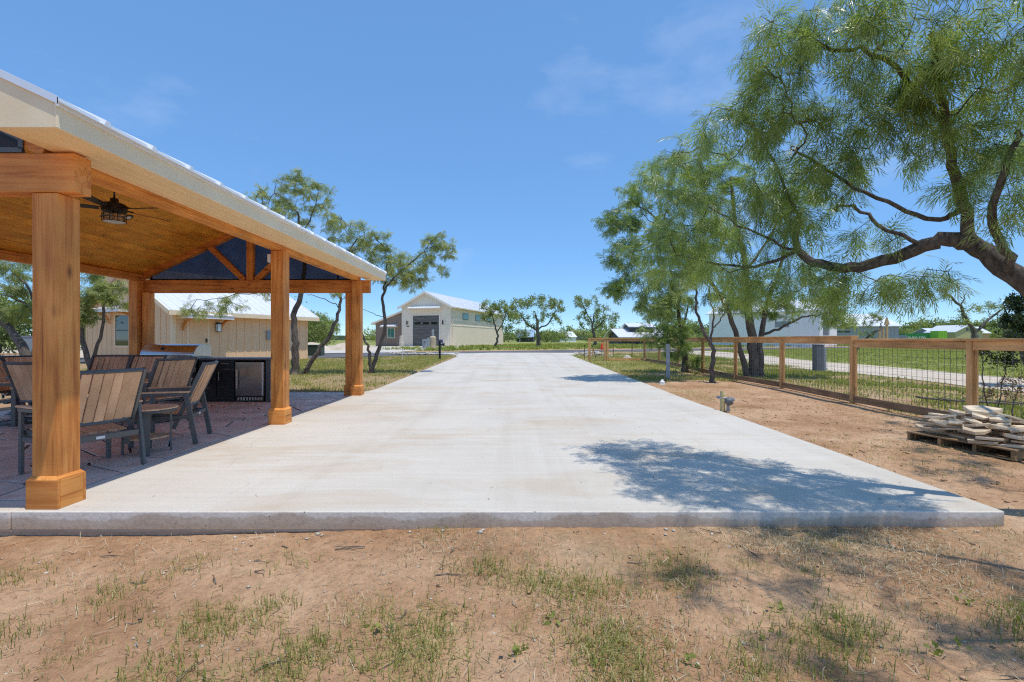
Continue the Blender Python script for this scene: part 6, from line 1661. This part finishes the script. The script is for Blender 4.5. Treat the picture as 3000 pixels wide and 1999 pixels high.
# ------------------------------------------------------------------ objects on the left and across the road
mp_ = empty('water_hydrant_post', (-3.9, 26.0, g(-3.9, 26))); tag(mp_, 'slim black post with knob and side arm on the lawn before the barn', 'post')
MB().box(-.055, .055, -.055, .055, -.1, .93).build('post', black_metal, mp_, bevel=.008); MB().lathe([(.07, .93), (.05, .96), (.075, 1.0), (.05, 1.05), (.01, 1.07)], n=14).build('finial', black_metal, mp_, smooth=True)
MB().bar((-.10, 0, .83), (.24, 0, .83), .045, .045).build('arm', black_metal, mp_); MB().box(.17, .26, -.04, .04, .74, .88).build('arm_end', black_metal, mp_, bevel=.005)
yd = mat_plain('purple_sign', (.10, .08, .22), .6); ys_ = empty('yard_sign', (-6.9, 46.5, g(-6.9, 46.5))); tag(ys_, 'small purple yard sign near the utility boxes by the barn', 'sign')
MB().box(-.22, .22, -.01, .01, .35, .95).build('panel', yd, ys_); MB().box(-.16, .16, -.014, -.0105, .55, .62).build('print', white_trim, ys_)
for s in (-.15, .15): MB().box(s - .01, s + .01, -.008, .008, -.1, .35).build('leg', galv, ys_)
u1 = empty('utility_box', (-8.9, 49.5, g(-8.9, 49.5))); tag(u1, 'grey utility meter box in front of the barn garage door', 'utility box')
MB().box(-.28, .20, -.2, .2, -.1, 1.0).build('cabinet', grey_plastic, u1, bevel=.01); MB().box(.201, .40, -.16, .16, -.1, 1.15).build('side_cabinet', grey_plastic, u1, bevel=.01); MB().lathe([(.12, 0), (.11, .06), (.02, .08)], (-.05, -.205, .7), 12).build('meter', glass_dark, u1)
u2 = empty('well_casing', (-8.3, 50.5, g(-8.3, 50.5))); tag(u2, 'tan concrete well pedestal with pipe on top beside the grey meter box', 'pedestal')
MB().lathe([(.36, -.1), (.34, .5), (.33, 1.2), (.22, 1.32)], n=12).build('base', stone_lime, u2); MB().lathe([(.13, 1.3), (.13, 1.95), (.10, 2.0)], n=10).build('pipe', grey_plastic, u2)
st2 = MB().lathe([(.35, -.1), (.38, .4), (.30, 1.0), (.26, 1.5)], n=7).build('boulder', rubble, bevel=.06); st2.location = (-15.2, 66.2, g(-15, 66)); tag(st2, 'upright pale stone before the lean-to of the barn', 'boulder')
w2 = empty('white_bollard', (-22.3, 66, g(-22, 66))); tag(w2, 'small white hydrant-like stub left of the barn lean-to', 'bollard'); MB().lathe([(.28, -.1), (.22, .3), (.18, 1.3), (.20, 1.5), (.05, 1.65)], n=10).build('body', white_trim, w2); MB().bar((-.6, 0, .15), (.6, 0, .15), .3, .3).build('foot', white_trim, w2)
ac = empty('air_conditioner', (-12.4, 27.2, g(-12.4, 27.2)), R(20)); tag(ac, 'pale air-conditioning unit behind the trunk at the house corner', 'air conditioner')
MB().box(-.42, .42, -.42, .42, .05, .92).build('casing', grey_plastic, ac, bevel=.02); MB().box(-.45, .45, -.45, .45, -.03, .049).build('pad', rubble, ac); MB().lathe([(.34, .921), (.34, .935)], n=20).build('fan_guard', black_metal, ac)
for i in range(6): MB().box(-.36, .36, -.428, -.421, .15 + i * .115, .21 + i * .115).build('louvre', grey_dark_pl, ac)
tr_ = empty('transformer_box', (-12.6, 29.8, g(-12.6, 29.8)), R(8)); tag(tr_, 'dark green transformer cabinet on the lawn behind the pavilion', 'transformer')
MB().box(-.85, .85, -.45, .45, -.05, .62).build('cabinet', green_box, tr_, bevel=.01); MB().box(-.87, .87, -.47, .47, .621, .69).build('lid', green_box, tr_, bevel=.01); MB().box(.02, .08, -.47, -.4505, .2, .55).build('latch', grey_plastic, tr_); MB().box(-.10, .0, -.462, -.4505, .40, .56).build('sticker', white_trim, tr_)
for i, (x, y, sx, sz) in enumerate(((-17.5, 42, 2.0, .75), (-14.6, 43, 2.4, .8), (-21.0, 42, 2.2, .7))):
    r_i = np.random.default_rng(40 + i); mb = MB(); prof = []
    n = 16; vs = []; 
    for a in range(7):
        t = a / 6; rad_ = sx * (1 - t) ** .6 if a < 6 else .02
        for k in range(n):
            q = 2 * math.pi * k / n; w1 = 1 + r_i.uniform(-.08, .08); vs.append((rad_ * math.cos(q) * w1, rad_ * .7 * math.sin(q) * w1, sz * t * (1 + r_i.uniform(-.06, .06))))
    mb.add(vs, [(a * n + k, a * n + (k + 1) % n, (a + 1) * n + (k + 1) % n, (a + 1) * n + k) for a in range(6) for k in range(n)])
    o = mb.build('caliche_mound', gravel_m, smooth=True); o.location = (x, y, g(x, y) - .05); tag(o, ['white caliche mound in the row behind the lawn, the middle one', 'white caliche mound in the row, nearest the barn', 'white caliche mound in the row, nearest the house'][i], 'mound')
# left edge: rail with lattice, grey cabinet
lr = empty('lattice_rail', (-15.6, 14.5, g(-15.6, 14.5))); tag(lr, 'low rail with white lattice under a timber cap at the left edge', 'railing')
MB().box(-1.8, 1.35, -.06, .06, .76, .80).build('cap_rail', fence_x, lr, bevel=.004)
la = MB()
for i in range(26):
    xx = -1.75 + i * .12; la.bar((xx, -.01, .08), (xx + .60, -.01, .68), .008, .03) if xx + .6 < 1.32 else None; la.bar((xx + .6, .01, .08), (xx, .01, .68), .008, .03) if xx + .6 < 1.32 else None
la.box(-1.78, 1.32, -.015, .015, .68, .74); la.box(-1.78, 1.32, -.015, .015, .03, .08); o = la.build('lattice', white_trim, lr); o['kind'] = 'stuff'
for xx in (-1.75, -.2, 1.30): MB().box(xx - .045, xx + .045, -.045, .045, -.1, .759).build('post', fence_z, lr, bevel=.004)
gc = empty('grey_cabinet', (-16.1, 16.2, g(-16, 16))); tag(gc, 'blue-grey utility cabinet behind the lattice rail at the left edge', 'cabinet')
MB().box(-.24, .24, -.2, .2, -.1, 1.28).build('body', grey_plastic, gc, bevel=.01); MB().box(-.26, .26, -.22, .22, 1.281, 1.31).build('lid', grey_plastic, gc); MB().box(-.18, .2, -.215, -.201, .1, 1.2).build('door', grey_plastic, gc, bevel=.004)
# timber arch posts and a utility pole far right
for i, (px, pt, d) in enumerate(((2598, 943, 60), (2587, 962, 62), (2577, 968, 64))):
    p = P(px, 995, d); o = empty('timber_post', (p.x, d, .3)); tag(o, ['tall raw timber gate post with pointed top above the fence', 'shorter raw timber post just left of the pointed one', 'lowest raw timber post of the three above the fence'][i], 'post')
    h_ = P(px, pt, d).z - .3; MB().box(-.10, .10, -.10, .10, -.1, h_).build('post', raw_wood, o)
    if i == 0: MB().prism([(-.30, h_ - .4), (.30, h_ - .4), (0, h_ + .55)], 'y', -.12, .12).build('finial', raw_wood, o)
    else: MB().box(-.13, .13, -.13, .13, h_ + .001, h_ + .06).build('cap', raw_wood, o)
po = empty('utility_pole', (P(2735, 995, 260).x, 260, 0)); tag(po, 'distant wooden utility pole with crossarm on the skyline', 'utility pole'); MB().tube([(0, 0, -1), (0, 0, 10.3)], .16, 8).build('pole', rust_t, po); MB().box(-1.3, 1.3, -.1, .1, 9.5, 9.75).build('crossarm', rust_t, po)

# ------------------------------------------------------------------ ground cover
def tuft_template(n, h_, spread, seed, width=.006):
    r = np.random.default_rng(seed); vs = []; fs = []
    for i in range(n):
        a = r.uniform(0, 6.28); L = h_ * r.uniform(.5, 1.15); lean = r.uniform(.15, 1.0) * spread
        bx, by = r.normal(0, spread * .10, 2); dx, dy = math.cos(a), math.sin(a); ox, oy = -dy * width / 2, dx * width / 2
        o = len(vs); p1 = (bx + dx * lean * L * .4, by + dy * lean * L * .4, L * .62); p2 = (bx + dx * lean * L * 1.1, by + dy * lean * L * 1.1, L * (.98 - .45 * lean))
        vs += [(bx - ox, by - oy, -.01), (bx + ox, by + oy, -.01), (p1[0] + ox * .8, p1[1] + oy * .8, p1[2]), (p1[0] - ox * .8, p1[1] - oy * .8, p1[2]), (p2[0] + ox * .15, p2[1] + oy * .15, p2[2]), (p2[0] - ox * .15, p2[1] - oy * .15, p2[2])]
        fs += [(o, o + 1, o + 2, o + 3), (o + 3, o + 2, o + 4, o + 5)]
    return np.array(vs), np.array(fs)

def grass(name, label, pts, templates, s0_, s1_, tint, mat, seed, tsd=.16):
    r = np.random.default_rng(seed); n = len(pts); z = G(pts[:, 0], pts[:, 1])
    pos = np.stack([pts[:, 0], pts[:, 1], z], 1); a = r.uniform(0, 6.28, n)
    dirs = np.stack([np.cos(a), np.sin(a), r.normal(0, .08, n)], 1); ups = np.tile([0, 0, 1.0], (n, 1))
    tn = np.clip(tint + r.normal(0, tsd, n), 0, 1)
    Vv, Ff, Tt = scatter(templates, pos, dirs, ups, r.uniform(s0_, s1_, n), tn, r)
    o = np_mesh(name, Vv, Ff, mat, None, {'tint': Tt}, 'stuff'); tag(o, label, 'grass'); return o

def fbm(x, y, s, seed=0):
    v = 0; a = 1
    for k in range(4):
        v = v + a * np.sin(x * s + seed + 1.3 * np.sin(y * s * 1.1 + seed * 2 + k)) * np.sin(y * s * .93 - seed + 1.7 * np.sin(x * s * .8 + k)); s *= 2.1; a *= .55
    return v
r6 = np.random.default_rng(66)
def sample(n, xr, yr, dens):
    x = r6.uniform(*xr, n); y = r6.uniform(*yr, n); k = r6.uniform(0, 1, n) < dens(x, y); return np.stack([x[k], y[k]], 1)
TU = [tuft_template(18, .062, 1.15, s, .004) for s in range(5)]; TS = [tuft_template(9, .035, 1.5, 10 + s, .0028) for s in range(5)]; TB = [tuft_template(40, .12, .9, 20 + s, .0045) for s in range(3)]
def clumps(n, xr, yr, dens, lo, hi, sd):
    c = sample(n, xr, yr, dens); out = []
    for x, y in c:
        k = int(r6.uniform(lo, hi)); q = r6.normal(0, sd * r6.uniform(.6, 1.5), (k, 2)) + (x, y); out.append(q)
    return np.concatenate(out)
in_fore = lambda p: p[(p[:, 1] < 3.47) & (p[:, 1] > 1.6)]
fd = lambda x, y: np.clip(.05 + .9 * sstep(.0, .7, fbm(x, y, 3.4, 1.2)) * sstep(.25, .95, 3.2 - y) * (.2 + .8 * sstep(-2.0, -.7, x)), 0, 1)
p1 = in_fore(clumps(620, (-3.6, 4.2), (1.7, 3.4), fd, 3, 15, .032))
grass('grass', 'sparse green grass tufts on the bare soil in the foreground', p1, TU, .4, 1.1, .48, grass_m, 71, .26)
big = np.array([(-1.75, 2.42), (-1.62, 2.50), (-1.5, 2.45), (-1.25, 2.55), (-1.95, 2.5), (-.95, 2.17), (-.9, 2.2), (-.35, 2.15), (.05, 2.28), (2.35, 2.25), (2.5, 2.2), (2.62, 2.32), (2.55, 2.42), (2.2, 2.05), (1.2, 2.02), (.95, 2.0), (.6, 1.95), (1.75, 2.85), (1.45, 2.9), (.35, 2.75), (-.1, 2.85), (3.1, 2.65), (-2.35, 2.35), (-2.5, 2.3)])
grass('grass', 'taller thick grass clumps in the foreground soil', big, TB, .4, .85, .38, grass_m, 72)
p1 = in_fore(clumps(650, (-3.8, 4.4), (1.7, 3.46), lambda x, y: np.clip(.08 + .9 * sstep(-.1, .5, fbm(x, y, 1.4, 4)) * sstep(-1.6, .2, x), 0, 1), 3, 14, .05))
grass('dry_grass', 'dry straw-coloured grass stubble on the foreground soil', p1, TS, .5, 1.4, .55, straw_m, 73, .22)
# loose straws lying flat, matted towards the slab
n = 19000; x = r6.uniform(-4, 4.6, n); y = 1.7 + 1.78 * r6.uniform(0, 1, n); keep = r6.uniform(0, 1, n) < np.clip(.10 + .9 * sstep(-.15, .6, fbm(x, y, 1.5, 7)) * sstep(-1.8, .4, x) * (.35 + .65 * sstep(2.1, 2.9, y)), 0, 1)
x, y = x[keep], y[keep]; n = len(x)
straw_t = [(np.array([(0, -.0013, 0), (0, .0013, 0), (.06, .0010, .004), (.06, -.0010, .004)]), np.array([(0, 1, 2, 3)])), (np.array([(0, -.0018, 0), (0, .0018, 0), (.03, .0136, .006), (.03, .0104, .006)]), np.array([(0, 1, 2, 3)]))]
a = r6.uniform(0, 6.28, n); pos = np.stack([x, y, G(x, y) + r6.uniform(.003, .014, n)], 1)
Vv, Ff, Tt = scatter(straw_t, pos, np.stack([np.cos(a), np.sin(a), r6.normal(0, .15, n)], 1), np.stack([r6.normal(0, .3, n), r6.normal(0, .3, n), np.ones(n)], 1), r6.uniform(.4, 1.5, n), np.clip(r6.normal(.45, .26, n), 0, 1), r6)
tag(np_mesh('straw_litter', Vv, Ff, straw_m, None, {'tint': Tt}, 'stuff'), 'loose dry straw lying along the front edge of the slab', 'straw')
# clods of soil
r8 = np.random.default_rng(88); clod_m = mat_plain('soil_clod', (.46, .28, .165), .95, var=.25, nscale=3, bmp=.5, bscale=60)
Vv, Ff = pebbles(1500, (-4.2, 4.6), (1.7, 3.46), .003, .014, r8); tag(np_mesh('soil_clods', Vv, Ff, clod_m, None, None, 'stuff'), 'small crumbs of reddish soil over the foreground', 'soil')
Vv, Ff = pebbles(1300, (3.75, 6.7), (3.6, 11), .005, .022, r8); tag(np_mesh('soil_clods', Vv, Ff, clod_m, None, None, 'stuff'), 'small crumbs of reddish soil right of the drive', 'soil')
n = 420; x = r8.uniform(-3.3, 3.5, n); y = 3.6 + 14 * r8.uniform(0, 1, n) ** 1.6; kp = r8.uniform(0, 1, n) < .25 + .75 * sstep(-.5, 2.5, x); x, y = x[kp], y[kp]; n = len(x); a = r8.uniform(0, 6.28, n)
lf_t = [(np.array([(0, 0, .002), (.012, .004, .006), (.028, 0, .003), (.012, -.004, .004)]), np.array([(0, 1, 2, 3)])), (np.array([(0, -.001, .002), (0, .001, .002), (.04, .003, .004), (.04, .001, .004)]), np.array([(0, 1, 2, 3)]))]
Vv, Ff, Tt = scatter(lf_t, np.stack([x, y, slab_z(y) + .001], 1), np.stack([np.cos(a), np.sin(a), 0 * a], 1), np.tile([0, 0, 1.0], (n, 1)), r8.uniform(.5, 1.3, n), r8.uniform(0, .7, n), r8)
tag(np_mesh('leaf_litter', Vv, Ff, leaf_dry, None, {'tint': Tt}, 'stuff'), 'dry leaf bits blown over the driveway', 'leaves')
# twigs and bark lying about
tw = MB()
for k in range(60):
    if k < 34: x, y = r8.uniform(-3.5, 4.2), r8.uniform(1.8, 3.44)
    else: x, y = r8.uniform(3.8, 6.6), r8.uniform(3.8, 12)
    a = r8.uniform(0, 6.28); L = r8.uniform(.05, .22); z = g(x, y) + .008; p = [Vector((x, y, z))]
    for q in range(3): a += r8.normal() * .3; p.append(p[-1] + Vector((math.cos(a) * L / 3, math.sin(a) * L / 3, r8.normal() * .006)))
    tw.tube(p, [.004, .0038, .003, .0015], 5)
tag(tw.build('fallen_twigs', dead_wood, kind='stuff'), 'thin dead twigs lying on the bare soil', 'twigs')
# pebbles
r7 = np.random.default_rng(77)
def pf():
    while True:
        x = r7.uniform(-3.6, 4); y = r7.uniform(1.75, 3.45)
        d = math.exp(-((x + .75 + .5 * (y - 2.9)) / .35) ** 2 - ((y - 2.75) / .35) ** 2)
        if r7.random() < .12 + .9 * d: return x, y
Vv, Ff = pebbles(420, (0, 0), (0, 0), .003, .014, r7, xf=pf, zf=lambda x, y: -.002)
tag(np_mesh('pebbles', Vv, Ff, rubble, None, None, 'stuff'), 'pale pebbles scattered over the foreground soil', 'pebbles')
Vv, Ff = pebbles(70, (0, 0), (0, 0), .004, .022, r7, xf=lambda: (r7.uniform(-2.3, 3.4) if r7.random() < .85 else -2.0 + r7.normal() * .2, 3.475 - abs(r7.normal() * .045)))
tag(np_mesh('concrete_crumbs', Vv, Ff, rubble, None, None, 'stuff'), 'pale crumbs of spilled concrete along the foot of the slab', 'rubble')
# broad-leaf weeds
wt_ = leaf_template(9, .035, .05, .03, 3)
wp = np.array([(-2.55, 2.13), (-2.33, 2.15), (-2.42, 2.22), (.0, 2.1), (.05, 2.12), (.35, 2.02), (.75, 2.02), (1.85, 2.1), (2.0, 2.15), (1.35, 2.45), (1.6, 2.35), (-.65, 2.28), (2.35, 2.5), (.2, 2.35), (1.15, 2.2)]); z = G(wp[:, 0], wp[:, 1])
Vv, Ff, Tt = scatter([wt_], np.stack([wp[:, 0], wp[:, 1], z + .02], 1), r7.normal(size=(len(wp), 3)), r7.normal(size=(len(wp), 3)), r7.uniform(.4, .8, len(wp)), r7.uniform(.35, .7, len(wp)), r7)
tag(np_mesh('weeds', Vv, Ff, lawn_m, None, {'tint': Tt}, 'stuff'), 'small broad-leaved weeds among the foreground grass', 'weeds')
# right strip, lawns
p1 = sample(3400, (3.7, 6.75), (3.6, 13), lambda x, y: .08 + .55 * (fbm(x, y, 1.1, 3) > .45)); grass('grass', 'thin grass scattered over the shaded soil right of the drive', p1, TS, .7, 1.6, .5, grass_m, 74)
LT = [tuft_template(8, .075, 1.0, 30 + s, .011) for s in range(4)]; LG = [tuft_template(8, .13, .9, 40 + s, .02) for s in range(4)]; LV = [tuft_template(9, .32, .9, 50 + s, .055) for s in range(4)]
p1 = sample(7000, (3.75, 6.7), (14, 31), lambda x, y: .15 + .7 * sstep(-.3, .5, fbm(x, y, .9, 5))); grass('grass', 'dry mixed grass inside the fence near its far corner', p1, LT, .7, 1.4, .68, grass_m, 75)
p1 = sample(26000, (-17, -3.5), (11.6, 31), lambda x, y: (.12 + .75 * sstep(-.4, .5, fbm(x, y, .8, 6))) * (x < -3.6) * (y < road_center(x) - 4.5)); grass('grass', 'patchy dry lawn between pavilion and road', p1, LT, .6, 1.3, .66, grass_m, 76, .2)
p1 = sample(5000, (-12, -3.7), (18, 31), lambda x, y: .5 * (y < road_center(x) - 4.5)); grass('grass', 'greener grass along the road on the left', p1, LT, .7, 1.3, .5, lawn_m, 77)
p1 = sample(15000, (7.0, 12.0), (5, 34), lambda x, y: .12 + .75 * sstep(-.3, .4, fbm(x, y, .7, 8))); grass('grass', 'uneven grass between the fence and the gravel path', p1, LT, .8, 1.7, .5, lawn_m, 78)
p1 = sample(30000, (16.0, 48), (8, 58), lambda x, y: .9 * (y < road_center(x) - 4)); grass('grass', 'bright green lawn beyond the gravel path', p1, LG, .5, 1.1, .68, lawn_m, 79)
p1 = sample(26000, (-12, 110), (42, 130), lambda x, y: (.35 + .5 * sstep(-.3, .4, fbm(x, y, .3, 9))) * (y > road_center(x) + 7.0) * (y < road_center(x) + 60) * (~((x < -7.2 + .285 * (y - 67) / .958 + 1) & (y > 60)))); grass('grass', 'rough green pasture across the road', p1, LV, .5, 1.25, .5, lawn_m, 80)
